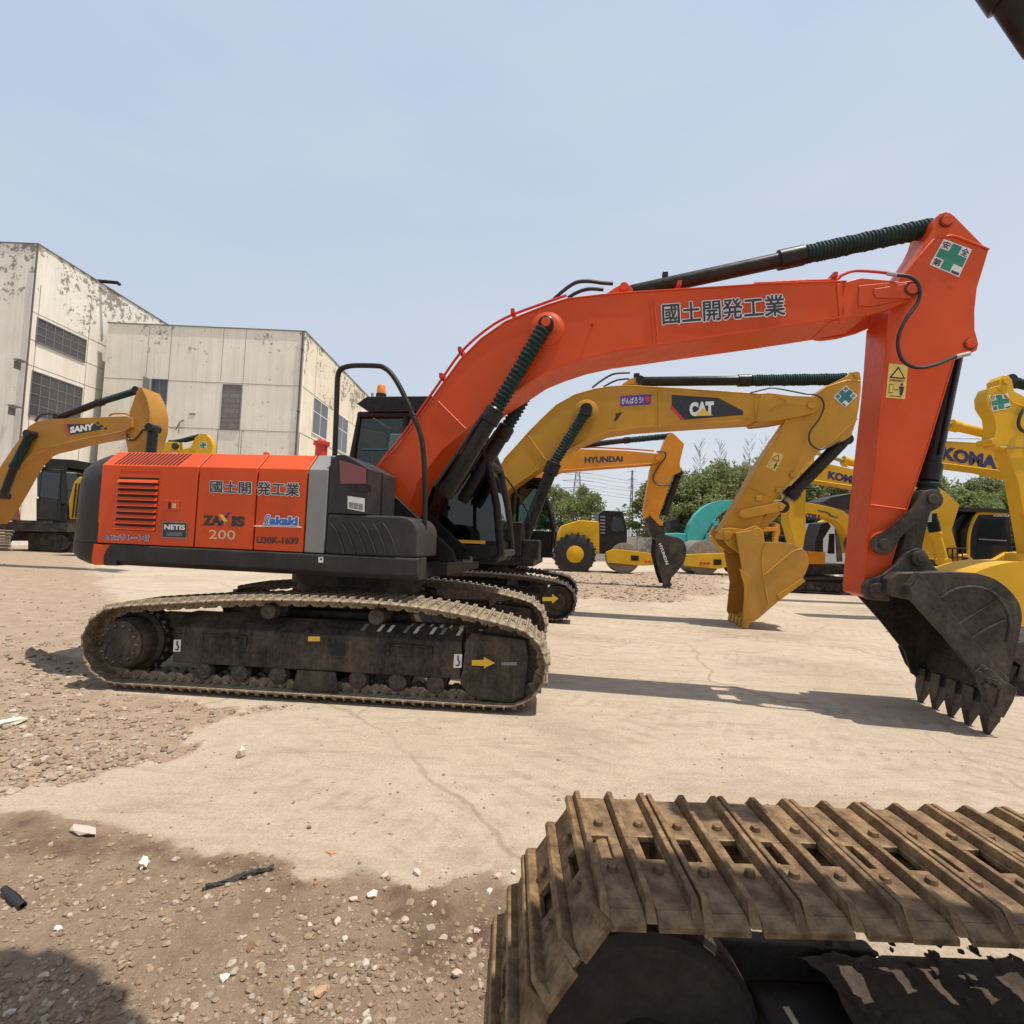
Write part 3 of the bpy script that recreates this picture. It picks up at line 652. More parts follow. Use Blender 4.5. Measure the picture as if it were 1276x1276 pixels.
def crown_mesh(seed, h, w, n=4600, leaf=.26):
    r = random.Random(seed); mb = MB(); cl = []
    for _ in range(34):
        t = r.random()**.8; z = h*(.12+.85*t); rad = w*(math.sin(math.pi*min(1, .22+.78*t))**.7)
        a = r.uniform(0, 6.3); q = rad*r.random()**.5
        cl.append((math.cos(a)*q, math.sin(a)*q, z, r.uniform(.5, 1.15)*w*.34))
    for _ in range(n):
        c = r.choice(cl); d = Vector((r.gauss(0, 1), r.gauss(0, 1), r.gauss(0, .8))).normalized()*c[3]*r.random()**.35
        p = Vector(c[:3])+d; s = leaf*r.uniform(.5, 1.2)
        a = Vector((r.gauss(0, 1), r.gauss(0, 1), r.gauss(0, .7))).normalized(); b = a.orthogonal().normalized()
        b = (b*math.cos(r.random()*6.3) + a.cross(b)*math.sin(r.random()*6.3)); e = a.cross(b)
        mb.add([p-b*s*.6, p+e*s*.35, p+b*s*.6, p-e*s*.35], [(0, 1, 2, 3)])
    return mb
TREES = []
for k in range(6):
    cm = crown_mesh(k, 8.5, 2.7+.25*(k % 3)).build('crown', LEAF[k % 3], None, recalc=False); t = MB(); r = random.Random(k+50)
    t.tube([(0, 0, -.2), (r.uniform(-.1, .1), 0, 2.5), (r.uniform(-.3, .3), r.uniform(-.3, .3), 5), (r.uniform(-.5, .5), 0, 8)], [.2, .16, .1, .03], 7)
    for j in range(7):
        z = 2+j*.75; a = j*2.4+k; t.tube([(0, 0, z), (math.cos(a)*1.0, math.sin(a)*1.0, z+.9), (math.cos(a)*1.8, math.sin(a)*1.8, z+1.9)], [.07, .045, .015], 5)
    tm = t.build('trunk', M['bark'], None); TREES.append((cm, tm))
_used = set()
def tree(x, y, h, w, k, label, group, name='tree'):
    o = bpy.data.objects.new(name, None); COL.objects.link(o); o.location = (x, y, 0); o.rotation_euler = (0, 0, (x*7.3) % 6.28); o.scale = (w, w, h/9.0)
    tag(o, label, 'tree', group)
    for src in TREES[k]:
        if (k, src.name) in _used: dup(src, o)
        else: src.parent = o; _used.add((k, src.name))
    return o
tr = random.Random(11)
for i, px in enumerate(range(818, 1300, 10)):
    y = tr.uniform(50, 60); top = 591 + tr.uniform(-15, 13) - (12 if 850 < px < 960 else 0) + (6 if px > 1120 else 0)
    q = EYE + ray(px, top)*(y/ray(px, top).y)
    tree(q.x, y, q.z, 1.05+.3*tr.random(), i % 6, 'leafy green tree in the belt of trees behind the parked yellow machines', 'trees in the belt behind the machines')
for i, px in enumerate((690, 702, 714, 726, 738)):
    y = 62+3*(i % 2); q = EYE + ray(px, 603+(i % 3)*5)*(y/ray(px, 603).y)
    tree(q.x, y, q.z, .9, (i+2) % 6, 'rounded green tree in the small clump left of the tall chimney', 'trees in the small far clump')
for i, px in enumerate((872, 897, 934, 952, 1228)):
    y = 64; top = 560+tr.uniform(-6, 8); q = EYE + ray(px, top)*(y/ray(px, top).y); b = MB(); r = random.Random(i)
    b.tube([(0, 0, -.3), (.05, 0, q.z*.5), (.1, .1, q.z)], [.12, .07, .015], 6)
    for j in range(34):
        z = q.z*(.45+.5*j/26); a = r.uniform(0, 6.3); L = r.uniform(.8, 2.2)*(1.25-.8*j/26); m1 = (math.cos(a)*L*.5, math.sin(a)*L*.5, z+L*.45); m2 = (math.cos(a)*L, math.sin(a)*L, z+L*1.1)
        b.tube([(0, 0, z), m1, m2], [.028, .018, .008], 4)
        for _ in range(5): a2 = a+r.uniform(-.9, .9); b.tube([m1, (m1[0]+math.cos(a2)*.5, m1[1]+math.sin(a2)*.5, m1[2]+.8)], [.014, .006], 3)
    o = bpy.data.objects.new('bare_tree', None); COL.objects.link(o); o.location = (q.x, y, 0); tag(o, 'bare thin-twigged tree rising out of the tree belt', 'tree', 'bare trees in the tree belt'); b.build('trunk', M['bark'], o)
def pylon(px, top, base_w, y, label):
    d = ray(px, top); q = EYE + d*(y/d.y); H = q.z; m = MB()
    o = bpy.data.objects.new('electricity_pylon', None); COL.objects.link(o); o.location = (q.x, y, 0); tag(o, label, 'pylon')
    n = 12; lev = [(H*i/n, base_w/2*(1-.8*i/n)) for i in range(n+1)]
    for sx in (-1, 1):
        for sy in (-1, 1): m.tube([(sx*w, sy*w, z) for z, w in lev], .09, 4)
    for i in range(n):
        (z0, w0), (z1_, w1) = lev[i], lev[i+1]
        for sy in (-1, 1): m.tube([(-w0, sy*w0, z0), (w1, sy*w1, z1_)], .05, 3); m.tube([(w0, sy*w0, z0), (-w1, sy*w1, z1_)], .05, 3)
    m.build('lattice', M['wframe'], o); a = MB()
    for f in (.78, .88, .98): a.tube([(-base_w*.9, 0, H*f), (0, 0, H*f+.3), (base_w*.9, 0, H*f)], .1, 4)
    a.build('crossarm', M['wframe'], o); return q.x, y, H
P1 = pylon(720, 588, 5, 150, 'grey lattice electricity pylon above the small tree clump')
P2 = pylon(788, 586, 1.3, 150, 'slim grey lattice mast between the pylon and the amber boom')
w = MB()
for f in (.78, .88, .98):
    for s in (-1, 1):
        a = Vector((P1[0]+s*4.5, 150, P1[2]*f)); b = Vector((P2[0]+60, 150, P1[2]*f)); w.tube([a.lerp(b, t/12)-Vector((0, 0, 4*.8*(1-(t/6-1)**2))) for t in range(13)], .05, 3)
tag(w.build('power_line', M['wframe']), 'thin power lines sagging away from the lattice pylon', 'cable')
fw = Frame(7, 44, 0); t_ = MB(); t_.span(0, 60, 0, .25, -.1, 2.2)
for i in range(16): t_.span(i*4-.15, i*4+.15, -.1, -.002, -.1, 2.3)
tag(t_.build('boundary_wall', wall_mat('boundary_wall_plaster', 2.2, (.42, .39, .34), .5)), 'low plastered boundary wall behind the yellow machines', 'wall').location = fw.o
hm = MB(); hv = []
for i in range(81):
    for j in range(9):
        x = -60+i*6; y = 330+j*30; hv.append((x, y, -2+(38+16*noise.noise((x*.012, y*.01, 2)))*math.sin(math.pi*min(1, .02+j/8*.9))*min(1, max(0, (x-60)/160))*.75))
hm.add(hv, [(i*9+j, (i+1)*9+j, (i+1)*9+j+1, i*9+j+1) for i in range(80) for j in range(8)])
tag(hm.build('hills', plain('hazy_hill', (.16, .20, .19), .95)), 'low hazy hill behind the trees', 'hill', kind='structure')
# ------------------------------------------------------------------ excavator pieces shared by all machines
def shoe_mb(w, pitch, gh=.026, th=.016, holes=True, link=True):
    """one track shoe lying flat: x along the chain, y across, z outward"""
    m = MB(); L = pitch*1.02
    if holes:
        for sx in (-1, 1):
            x0, x1 = sorted((sx*.012, sx*L*.5)); xa, xb = x0+(x1-x0)*.28, x0+(x1-x0)*.72
            m.span(x0, x1, -w/2+.03, -.055, -th, 0); m.span(x0, x1, .035, w/2-.03, -th, 0); m.span(x0, xa, -.055, .035, -th, 0); m.span(xb, x1, -.055, .035, -th, 0)
            # bent-down chamfered ends
            for e in (-1, 1):
                a, b = e*(w/2-.03), e*w/2
                m.add([(x0, a, 0), (x1, a, 0), (x1, b, -.014), (x0, b, -.014), (x0, a, -th), (x1, a, -th), (x1, b, -th-.012), (x0, b, -th-.012)], [(0, 1, 2, 3), (7, 6, 5, 4), (0, 4, 5, 1), (1, 5, 6, 2), (2, 6, 7, 3), (3, 7, 4, 0)])
    else: m.span(-L/2, L/2, -w/2, w/2, -th, 0)
    for x in (-L*.5+.012, 0, L*.5-.012):
        k = .0125
        m.across([(-w/2+.004, -.012), (-w/2+.035, gh), (w/2-.035, gh), (w/2-.004, -.012)], x-k*.5, x+k*.5) if not holes else m.add(
            [(x-k, -w/2+.004, -.014), (x+k, -w/2+.004, -.014), (x+k, w/2-.004, -.014), (x-k, w/2-.004, -.014), (x-k*.55, -w/2+.035, gh), (x+k*.55, -w/2+.035, gh), (x+k*.55, w/2-.035, gh), (x-k*.55, w/2-.035, gh)],
            [(3, 2, 1, 0), (4, 5, 6, 7), (0, 1, 5, 4), (1, 2, 6, 5), (2, 3, 7, 6), (3, 0, 4, 7)])
    if link:
        for y in (-.085, .085):
            m.prism([(-L*.42, -th), (L*.42, -th), (L*.52, -.055), (L*.45, -.10), (L*.2, -.10), (0, -.07), (-L*.2, -.10), (-L*.45, -.10), (-L*.52, -.055)], y-.022, y+.022)
        m.cyl((L*.5, -.12, -.06), (L*.5, .12, -.06), .026, n=10)
    for x in (-L*.25, L*.25):
        for y in (-.10, .085): m.cyl((x, y, -.002), (x, y, .012), .0145, .011, n=8)
    return m
def chain(path, pitch):
    """path: closed list of (u,z), clockwise seen from the near side -> evenly spaced (u,z,angle)"""
    P = path + [path[0]]; seg = [math.dist(P[i], P[i+1]) for i in range(len(path))]; T = sum(seg); n = round(T/pitch); st = T/n; out = []
    def at(d):
        d %= T; i = 0
        while d > seg[i] and i < len(seg)-1: d -= seg[i]; i += 1
        f = d/seg[i]; return (P[i][0]+(P[i+1][0]-P[i][0])*f, P[i][1]+(P[i+1][1]-P[i][1])*f)
    for k in range(n):
        a = at(k*st-st*.5); b = at(k*st+st*.5); out.append(((a[0]+b[0])/2, (a[1]+b[1])/2, math.atan2(b[1]-a[1], b[0]-a[0])))
    return out, st
def track_path(ul, ur, r, zc, top):
    """left wheel at ul, right wheel at ur, top = control points of the upper run left to right"""
    left = [(ul+r*math.cos(math.radians(a)), zc+r*math.sin(math.radians(a))) for a in range(270, 89, -12)]
    right = [(ur+r*math.cos(math.radians(a)), zc+r*math.sin(math.radians(a))) for a in range(84, -91, -12)]
    tp = [(p.x, p.y) for p in smooth_path([Vector((a, b)) for a, b in [left[-1]]+top+[right[0]]], 6)][1:-1]
    return left + tp + right
def shoe_matrix(u, z, a):
    # x along chain (clockwise travel), z outward
    t = Vector((math.cos(a), 0, math.sin(a))); n = Vector((-math.sin(a), 0, math.cos(a))); y = n.cross(t)
    return Matrix(((t.x, y.x, n.x, u), (t.y, y.y, n.y, 0), (t.z, y.z, n.z, z), (0, 0, 0, 1)))
def merged_track(parent, v, w, path, pitch, mats, frame_u, wheels, facing=1):
    """simple track for machines further back: one mesh for the chain, one for the frame"""
    pos, st = chain(path, pitch); base = shoe_mb(w, st, .03, .02, False, True); m = MB()
    for (u, z, a) in pos:
        M4 = shoe_matrix(u, z, a); m.add([(M4 @ Vector(p)) + Vector((0, v, 0)) for p in base.v], base.f)
    t = m.build('crawler_track', mats[0], parent)
    f = MB(); z0, z1 = wheels[2]-.18, wheels[2]+.22
    f.across([(v-w*.32, z0), (v-w*.32, z1-.12), (v-.05, z1), (v+.2, z1), (v+.2, z0)], *frame_u)
    for u, r in ((wheels[0], wheels[3]), (wheels[1], wheels[3])): f.cyl((u, v-.16, wheels[2]), (u, v+.16, wheels[2]), r, n=24); f.cyl((u, v-.26, wheels[2]), (u, v-.16, wheels[2]), r*.55, n=20)
    n = 6
    for i in range(n): u = wheels[0]+(wheels[1]-wheels[0])*(i+1)/(n+1); f.cyl((u, v-.2, .2), (u, v+.2, .2), .10, n=12)
    f.build('track_frame', mats[1], parent, .01)
    return t
def bellows(p0, p1, r, n, mat, parent, name='bellows', sag=0.0, r_in=.8):
    prof = []
    rr = random.Random(int(abs(p0[0])*1000) % 999)
    for i in range(n):
        k = r*rr.uniform(.95, 1.05)
        prof += [(i/n, k*r_in), ((i+.35)/n, k), ((i+.6)/n, k)]
    prof.append((1, r*r_in))
    return MB().lathe(p0, p1, prof, 22).build(name, mat, parent, angle=20)
def V3(uz, v): return Vector((uz[0], v, uz[1]))
def lerp(a, b, t): return a + (b-a)*t
def flange(parent, pts, v, r=.014, mat=None, name='edge_weld'):
    m = MB(); m.tube([(a, v, b) for a, b in pts], r, 5); return m.build(name, mat, parent)
def make_bucket(fr, root, outline, shell, v0, v1, mat, lip, teeth_tip, n_teeth=5, name='bucket', thick=.025, curve=None, tooth_w=.1, toothmat=None, strip=None):
    """outline: near side plate in pixels; shell: list of indices whose edges carry the curved wall; lip: index of lip corner"""
    P = fr.tr(outline, v0)
    if curve:
        i0, i1 = curve; sm = [(q.x, q.y) for q in smooth_path([Vector(p) for p in P[i0:i1+1]], 4)]; off = len(sm)-(i1-i0+1)
        P = P[:i0]+sm+P[i1+1:]; shell = list(range(shell[0], shell[-1]+off+1)); lip += off
    b = MB(); b.prism(P, v0, v0+.03); b.prism(P, v1-.03, v1)
    for i in range(len(shell)-1):
        (ax, az), (bx, bz) = P[shell[i]], P[shell[i+1]]
        d = Vector((bx-ax, bz-az)).normalized(); nrm = Vector((-d.y, d.x))
        cx = sum(p[0] for p in P)/len(P); cz = sum(p[1] for p in P)/len(P)
        if nrm.dot(Vector((cx-ax, cz-az))) < 0: nrm = -nrm
        q = [(ax, az), (bx, bz), (bx+nrm.x*thick, bz+nrm.y*thick), (ax+nrm.x*thick, az+nrm.y*thick)]
        b.prism(q, v0+.012, v1-.012)
    o = b.build(name, mat, root, .006)
    if strip:
        MB().prism(fr.tr(strip, v0), v0-.022, v0-.001).build('side_reinforcement', mat, o, .005)
    L = Vector(P[lip]); T = Vector(fr.px(*teeth_tip, v0)); d = T-L; d0 = d.normalized(); s = Vector((-d0.y, d0.x))
    for i in range(n_teeth):
        v = v0 + tooth_w*.55 + (v1-v0-tooth_w*1.1)*i/(n_teeth-1)
        a, c = L - d0*.12 + s*.055, L - d0*.12 - s*.055; mid1, mid2 = L+d*.45+s*.045, L+d*.45-s*.045
        m = MB()
        for (q, wv) in (([a, mid1, mid2, c], tooth_w*.5),): m.prism([tuple(p) for p in q], v-wv, v+wv)
        n = len(m.v)
        m.add([(mid1.x, v-tooth_w*.42, mid1.y), (mid1.x, v+tooth_w*.42, mid1.y), (mid2.x, v+tooth_w*.42, mid2.y), (mid2.x, v-tooth_w*.42, mid2.y),
               (T.x+s.x*.008, v-tooth_w*.2, T.y+s.y*.008), (T.x+s.x*.008, v+tooth_w*.2, T.y+s.y*.008), (T.x-s.x*.008, v+tooth_w*.2, T.y-s.y*.008), (T.x-s.x*.008, v-tooth_w*.2, T.y-s.y*.008)],
              [(0, 1, 2, 3), (7, 6, 5, 4), (0, 4, 5, 1), (1, 5, 6, 2), (2, 6, 7, 3), (3, 7, 4, 0)])
        m.build('bucket_tooth', toothmat or mat, o, .006)
    return o, P

# ================================================================== the orange excavator
A = Frame(-1.9, 6.3, -8.0)
ex = thing('excavator', A, 'orange and charcoal crawler excavator with its long orange boom raised, biggest machine in the yard', 'excavator')
VB0, VB1 = -.42, .18           # boom near and far face
VS0, VS1 = -.33, .09           # stick faces
VH = -1.25                     # right side of the house
PL = A.px
# ---- undercarriage
TA = math.radians(-3.7+8.0); U0T = .2
tops = [(-1.25, .865), (-.6, .925), (.1, .955), (.9, .955), (1.5, .905)]
tpath = track_path(-1.78, 2.0, .385, .425, tops)
tpos, tst = chain(tpath, .187)
shoe_me = None
def main_track(v, near):
    global shoe_me
    sgn = -1 if near else 1
    f = MB()
    f.across([(v-.17, .255), (v-.17, .60), (v-.02, .72), (v+.17, .72), (v+.17, .27)], -1.30, 1.56); f.prism([(-1.95, .30), (-1.95, .58), (-1.6, .70), (-1.31, .70), (-1.31, .29)], v+.04, v+.165)
    t = f.build('crawler_track', M['under'], ex, .012); t.rotation_euler = (0, 0, TA)
    g = MB(); vo = v+sgn*.19
    g.prism([(1.58, .36), (1.60, .62), (1.65, .70), (2.16, .66), (2.20, .5), (2.17, .12), (2.05, .06), (1.66, .10), (1.56, .22)], v-.19, v+.19)
    g.build('idler_guard', M['under'], t, .012)
    # rollers, wheels
    for u in (-1.0, -.62, -.23, .17, .56, .95, 1.32):
        m = MB(); m.lathe((u, v-.165, .185), (u, v+.165, .185), [(0, .05), (.03, .085), (.2, .10), (.24, .08), (.76, .08), (.8, .10), (.97, .085), (1, .05)], 20); m.build('bottom_roller', M['shoe_dark'], t)
    for q in (v-.1925, v+.1925): MB().prism([(-.02, .26), (.36, .26), (.40, .06), (-.06, .06)], q-.0075, q+.0075).build('chain_guide', M['under'], t, .006)
    for u in (-.35, .72):
        m = MB(); m.lathe((u, v-.2, .80), (u, v+.16, .80), [(0, .06), (.03, .075), (.3, .08), (.33, .06), (.67, .06), (.7, .08), (1, .07)], 18); m.span(u-.06, u+.06, v+.05, v+.15, .70, .80); m.build('carrier_roller', M['shoe_dark'], t)
    sp = MB(); n = 21; pr = []
    for i in range(n*4): a = 2*math.pi*i/(n*4); rr = .335 if (i % 4) in (0, 1) else .285; pr.append((-1.78+rr*math.cos(a), .425+rr*math.sin(a)))
    sp.prism(pr, v-.03, v+.03); sp.build('sprocket', M['shoe_dark'], t)
    fd = MB(); c = (-1.78, .425)
    fd.lathe((c[0], v+.16, c[1]), (c[0], v-.275, c[1]), [(0, .30), (.5, .30), (.55, .255), (.85, .24), (.9, .225), (.97, .225), (1, .205)], 32) if near else fd.lathe((c[0], v-.16, c[1]), (c[0], v+.275, c[1]), [(0, .30), (.5, .30), (.55, .255), (.9, .225), (1, .205)], 32)
    for i in range(14): a = i*math.pi*2/14; q = (c[0]+.178*math.cos(a), c[1]+.178*math.sin(a)); fd.cyl((q[0], v+sgn*.27, q[1]), (q[0], v+sgn*.295, q[1]), .017, n=6)
    fd.build('final_drive', M['under'], t, .004)
    idl = MB(); idl.lathe((1.98, v-.09, .425), (1.98, v+.09, .425), [(0, .27), (0.01, .335), (.3, .335), (.31, .36), (.69, .36), (.7, .335), (.99, .335), (1, .27)], 36); idl.build('idler_wheel', M['shoe_dark'], t)
    if near:
        for u0, u1 in ((-1.02, -.55), (.84, 1.28)): # welded step plates
            d = MB(); d.span(u0, u1, v-.195, v-.171, .535, .55); d.span(u0, u0+.03, v-.19, v-.171, .44, .55); d.span(u1-.03, u1, v-.19, v-.171, .44, .55); d.span(u0, u1, v-.178, v-.171, .44, .53)
            d.build('step_plate', M['under'], t, .004)
        h = MB()
        for u in (.36,): h.span(u-.07, u+.07, v-.173, v-.1705, .41, .53)
        h.build('frame_opening', M['black'], t)
        for k in range(8):
            u = .55+.13*k+.03*(k % 2); MB().add([(u, v-.115, .651), (u+.035, v-.115, .651), (u+.065, v-.045, .707), (u+.03, v-.045, .707)], [(0, 1, 2, 3)]).build('pale_patch', M['white' if k % 3 else 'silver'], t, recalc=False)  # row of slanted white and silver patches on the frame's sloping top
        # yellow travel arrow
        T2 = Frame(A.o.x, A.o.y, -3.7)
        sticker(T2, [(588, 822.5), (603, 822), (603, 818.5), (617, 826), (603, 832.5), (603, 829.5), (588, 829)], v-.19, M['arrow'], t, 'travel_arrow', .004)
        sticker(T2, [(625, 825), (644, 825), (644, 829), (625, 829)], v-.19, M['silver'], t, 'weld_plate', .004)
        for quad in ([(217, 797), (226, 797), (225, 812), (216, 812)], [(566, 815), (576, 815), (575, 832), (565, 832)]):
            s = sticker(T2, quad, v-.17, M['white'], t, 'hook_sticker', .004)
            q = [sub(quad, *p) for p in ((.5, .1), (.5, .4), (.75, .6), (.6, .85), (.3, .8))]
            MB().tube([Vector((a, v-.176, b)) for a, b in T2.tr(q, v-.17)], .007, 5).build('hook_symbol', M['blackvinyl'], s)
        sticker(T2, [(384, 793), (399, 793), (399, 799), (384, 799)], v-.17, M['arrow'], t, 'yellow_patch', .004)
    for (u, z, a) in tpos:
        if shoe_me is None:
            shoe_me = shoe_mb(.6, tst); o = shoe_me.build('track_shoe', M['shoe'], t, .003); shoe_me = o
        else: o = dup(shoe_me, t)
        o.matrix_local = Matrix.Translation((0, v, 0)) @ shoe_matrix(u, z, a)
    return t
main_track(-1.1, True); main_track(1.1, False)
cb = MB()
cb.prism([(-.75, .42), (-.55, .78), (.95, .78), (1.15, .42), (.9, .32), (-.5, .32)], -.9, .9)
for s in (-1, 1):
    for u0, u1 in ((-.7, -.2), (.6, 1.1)): cb.span(u0, u1, *sorted((s*.9, s*1.0)), .40, .66)
o = cb.build('lower_frame', M['under'], ex, .02); o.rotation_euler = (0, 0, TA)
sr = MB(); sr.lathe((.1, 0, .76), (.1, 0, 1.17), [(0, .78), (.35, .78), (.36, .72), (.6, .72), (.62, .78), (1, .78)], 48)
for i in range(36): a = i*math.pi/18; sr.cyl((.1+.74*math.cos(a), .74*math.sin(a), .86), (.1+.74*math.cos(a), .74*math.sin(a), .895), .018, n=6)
sr.build('swing_ring', M['under'], ex)
# ---- upper structure
uf = MB()
ub0 = 1.165
uf.slab([(-2.0, -1.0), (1.15, -1.0), (1.15, -.55), (1.3, -.5), (1.3, 1.22), (-2.0, 1.2)], ub0, ub0+.16)
uf.build('upper_frame', M['black'], ex, .01)
bl = PL(118, 677, VH); br = PL(377, 688, VH)
SK = MB(); sk_t = (bl[1]+br[1])/2-.002; sk_b = PL(300, 712.5, VH)[1]
SK.across([(VH+.002, sk_t), (VH-.012, sk_t-.02), (VH-.012, sk_b+.05), (VH+.05, sk_b), (-1.0, sk_b), (-1.0, sk_t)], bl[0]+.12, 1.22)
SK.build('side_skirt', M['char'], ex, .012)
SK2 = MB(); SK2.across([(1.25, sk_t), (1.262, sk_t-.02), (1.262, sk_b+.05), (1.2, sk_b), (1.0, sk_b), (1.0, sk_t)], bl[0]+.25, 1.0); SK2.build('side_skirt', M['char'], ex, .012)
# counterweight: rounded in plan, softened top and bottom
uc = PL(119, 677, VH)[0]; ztop = PL(134, 563, -1.02)[1]; zbot = PL(112, 704, VH)[1]
def cw_plan(ins):
    r = .42; u1 = uc+.02; u0 = uc-.62+ins; h = 1.255-ins
    pts = [(u1, -h)]; pts += arc_pts((u0+r+.1, -h+r), r, 270, 190, 8); pts += [(u0-.03, -.5), (u0-.06, 0), (u0-.03, .5)]; pts += arc_pts((u0+r+.1, h-r), r, 170, 90, 8); pts += [(u1, h)]
    return pts
cw = MB(); lev = [(zbot, .10), (zbot+.05, .035), (zbot+.12, .0), (ztop-.34, .012), (ztop-.22, .03), (ztop-.12, .085), (ztop-.04, .17), (ztop, .27)]
rings = [cw_plan(i) for _, i in lev]; n = len(rings[0]); vs = [(p[0], p[1], lev[k][0]) for k in range(len(lev)) for p in rings[k]]
fs = [(k*n+i, k*n+(i+1) % n, (k+1)*n+(i+1) % n, (k+1)*n+i) for k in range(len(lev)-1) for i in range(n)] + [tuple(range(n-1, -1, -1)), tuple(range((len(lev)-1)*n, len(lev)*n))]
cw.add(vs, fs); cwo = cw.build('counterweight', M['char'], ex, 0, 40)
g = MB(); zz = PL(110, 677, VH)[1]; rg = cw_plan(-.004); ri = cw_plan(-.004)
g.add([(p[0], p[1], zz-.008) for p in rg]+[(p[0], p[1], zz+.008) for p in rg], [(i, (i+1) % n, n+(i+1) % n, n+i) for i in range(n-1)]); g.build('seam', M['black'], cwo)
# orange corner piece under the rear edge of the hood
cp = A.tr([(118, 678), (139, 679), (135, 684), (131, 692), (130, 704), (118, 704), (115, 698)], VH)
MB().prism(cp, VH-.013, VH+.1).build('corner_panel', M['orange'], ex, .006)
MB().prism(A.tr([(135, 679), (146, 679.5), (146, 705), (131, 704.5), (132, 692)], VH), VH-.010, VH+.1).build('side_skirt_end', M['char'], ex, .006)
# hood cross-section (v,z): chamfered, running along u
zc1 = (PL(124, 580, VH)[1]+PL(381, 584, VH)[1])/2; zt1 = (PL(134, 563, -1.08)[1]+PL(381, 567.5, -1.08)[1])/2; zb1 = sk_t+.006
def hood_section(u0, u1, ins=0.0): return [(VH+.012*0+ins, zb1), (VH+ins, zc1), (-1.08, zt1-ins), (1.08, zt1-ins), (1.25-ins, zc1), (1.25-ins, zb1)]
def hood_piece(name, xl, xr, mat, off=0.0):
    u0 = PL(xl, 640, VH)[0]+.008; u1 = PL(xr, 640, VH)[0]-.008
    m = MB(); m.across(hood_section(u0, u1, off), u0, u1); return m.build(name, mat, ex, .009, seg=3), u0, u1
inner = MB(); inner.across([(VH+.03, zb1), (VH+.03, zc1), (-1.06, zt1-.03), (1.06, zt1-.03), (1.22, zc1), (1.22, zb1)], uc-.02, PL(402, 640, VH)[0]-.02); inner.build('engine_bay', M['black'], ex)
h1, ua, ub_ = hood_piece('engine_hood', 121.5, 244, M['orange'])
h2, _, _ = hood_piece('pump_door', 244, 318, M['orange']); h3, _, _ = hood_piece('pump_door', 318, 381, M['orange'])
h4, _, us1 = hood_piece('side_stripe', 381, 407, M['silver'], -.003)
# louvres in the side and on the chamfer
lv = MB(); dk = MB(); za = PL(170, 595, VH)[1]; zb_ = PL(170, 661, VH)[1]; L0 = PL(146, 630, VH)[0]; L1 = PL(196, 630, VH)[0]
dk.span(L0, L1, VH-.004, VH-.001, zb_, za); dk.build('louvre_recess', M['black'], h1)
ns = 9
for i in range(ns):
    z = zb_+(za-zb_)*(i+.5)/ns; dz = (za-zb_)/ns
    lv.add([(L0, VH-.006, z+dz*.16), (L1, VH-.006, z+dz*.16), (L1, VH-.030, z-dz*.38), (L0, VH-.030, z-dz*.38), (L0, VH-.005, z-dz*.42), (L1, VH-.005, z-dz*.42)], [(0, 1, 2, 3), (3, 2, 5, 4), (0, 3, 4), (1, 5, 2), (0, 4, 5, 1)])
for i in range(14): # little top row
    u = L0+(L1-L0)*(i+.5)/14; lv.add([(u-.012, VH-.003, za+.035), (u+.006, VH-.003, za+.035), (u+.02, VH-.012, za+.075), (u+.004, VH-.012, za+.075)], [(0, 1, 2, 3)])
lv.build('side_louvre', M['orange'], h1)
cl = MB(); cdk = MB(); C0 = PL(151, 572, -1.16)[0]; C1 = PL(232, 572, -1.16)[0]
cd = Vector((0, -1.08-VH, zt1-zc1)).normalized(); cn = Vector((0, -cd.z, cd.y))
for i in range(17):
    u = C0+(C1-C0)*(i+.5)/17; w = (C1-C0)/17*.24
    p0 = Vector((u-.01, VH, zc1))+cd*.015; p1 = Vector((u+.02, -1.08, zt1))-cd*.015
    cdk.add([p0+cn*.003+Vector((-w, 0, 0)), p0+cn*.003+Vector((w, 0, 0)), p1+cn*.003+Vector((w, 0, 0)), p1+cn*.003+Vector((-w, 0, 0))], [(0, 1, 2, 3)])
    cl.tube([p0+cn*.004+Vector((w*1.5, 0, 0)), p1+cn*.004+Vector((w*1.5, 0, 0))], .007, 5)
cdk.build('vent_slot', M['black'], h1)
# latch
q = [(207, 623), (224, 623.5), (223.5, 636), (206, 635.5)]; P_ = A.tr(q, VH)
MB().prism(P_, VH-.012, VH-.001).build('latch_plate', M['orange'], h1, .004); sticker(A, [(210, 626), (213, 626), (212.5, 634), (209.5, 634)], VH-.012, M['black'], h1, 'latch_slot', .003); sticker(A, [(215, 627), (220, 627), (219.7, 633), (214.7, 633)], VH-.012, M['gold'], h1, 'latch_lock', .003)
# writing on the hood
def hood_text(body, x0, x1, yb, yt, mat, parent, slope=.03, **k): return lettering(A, body, (x0, yb), (x1, yb+(x1-x0)*slope), (x0+.5, yt), VH, mat, parent, **k)
hood_text('國土開', 262.5, 313, 613.5, 599, M['txt'], h2, .04, outline=.03, outmat=M['white']); hood_text('発工業', 321, 373, 616.5, 600.5, M['txt'], h3, .04, outline=.03, outmat=M['white'])
hood_text('ZA', 252.5, 276, 654.5, 642, M['blackvinyl'], h2, .03, bold=.06); hood_text('IS', 288.5, 305, 656, 643, M['blackvinyl'], h2, .03, bold=.06)
sticker(A, [(271.5, 655), (276, 655.2), (287.5, 638.5), (284, 638.5)], VH, M['kblue'], h2, 'letter_stroke', .004); sticker(A, [(273, 641), (278, 641), (288.5, 656), (283, 656)], VH, M['arrow'], h2, 'letter_stroke', .005); sticker(A, [(280, 650), (284, 650), (288.5, 656), (283, 656)], VH, M['red'], h2, 'letter_stroke', .006)
hood_text('200', 260.5, 293.5, 671.5, 660, M['gold'], h2, .03, bold=.01)
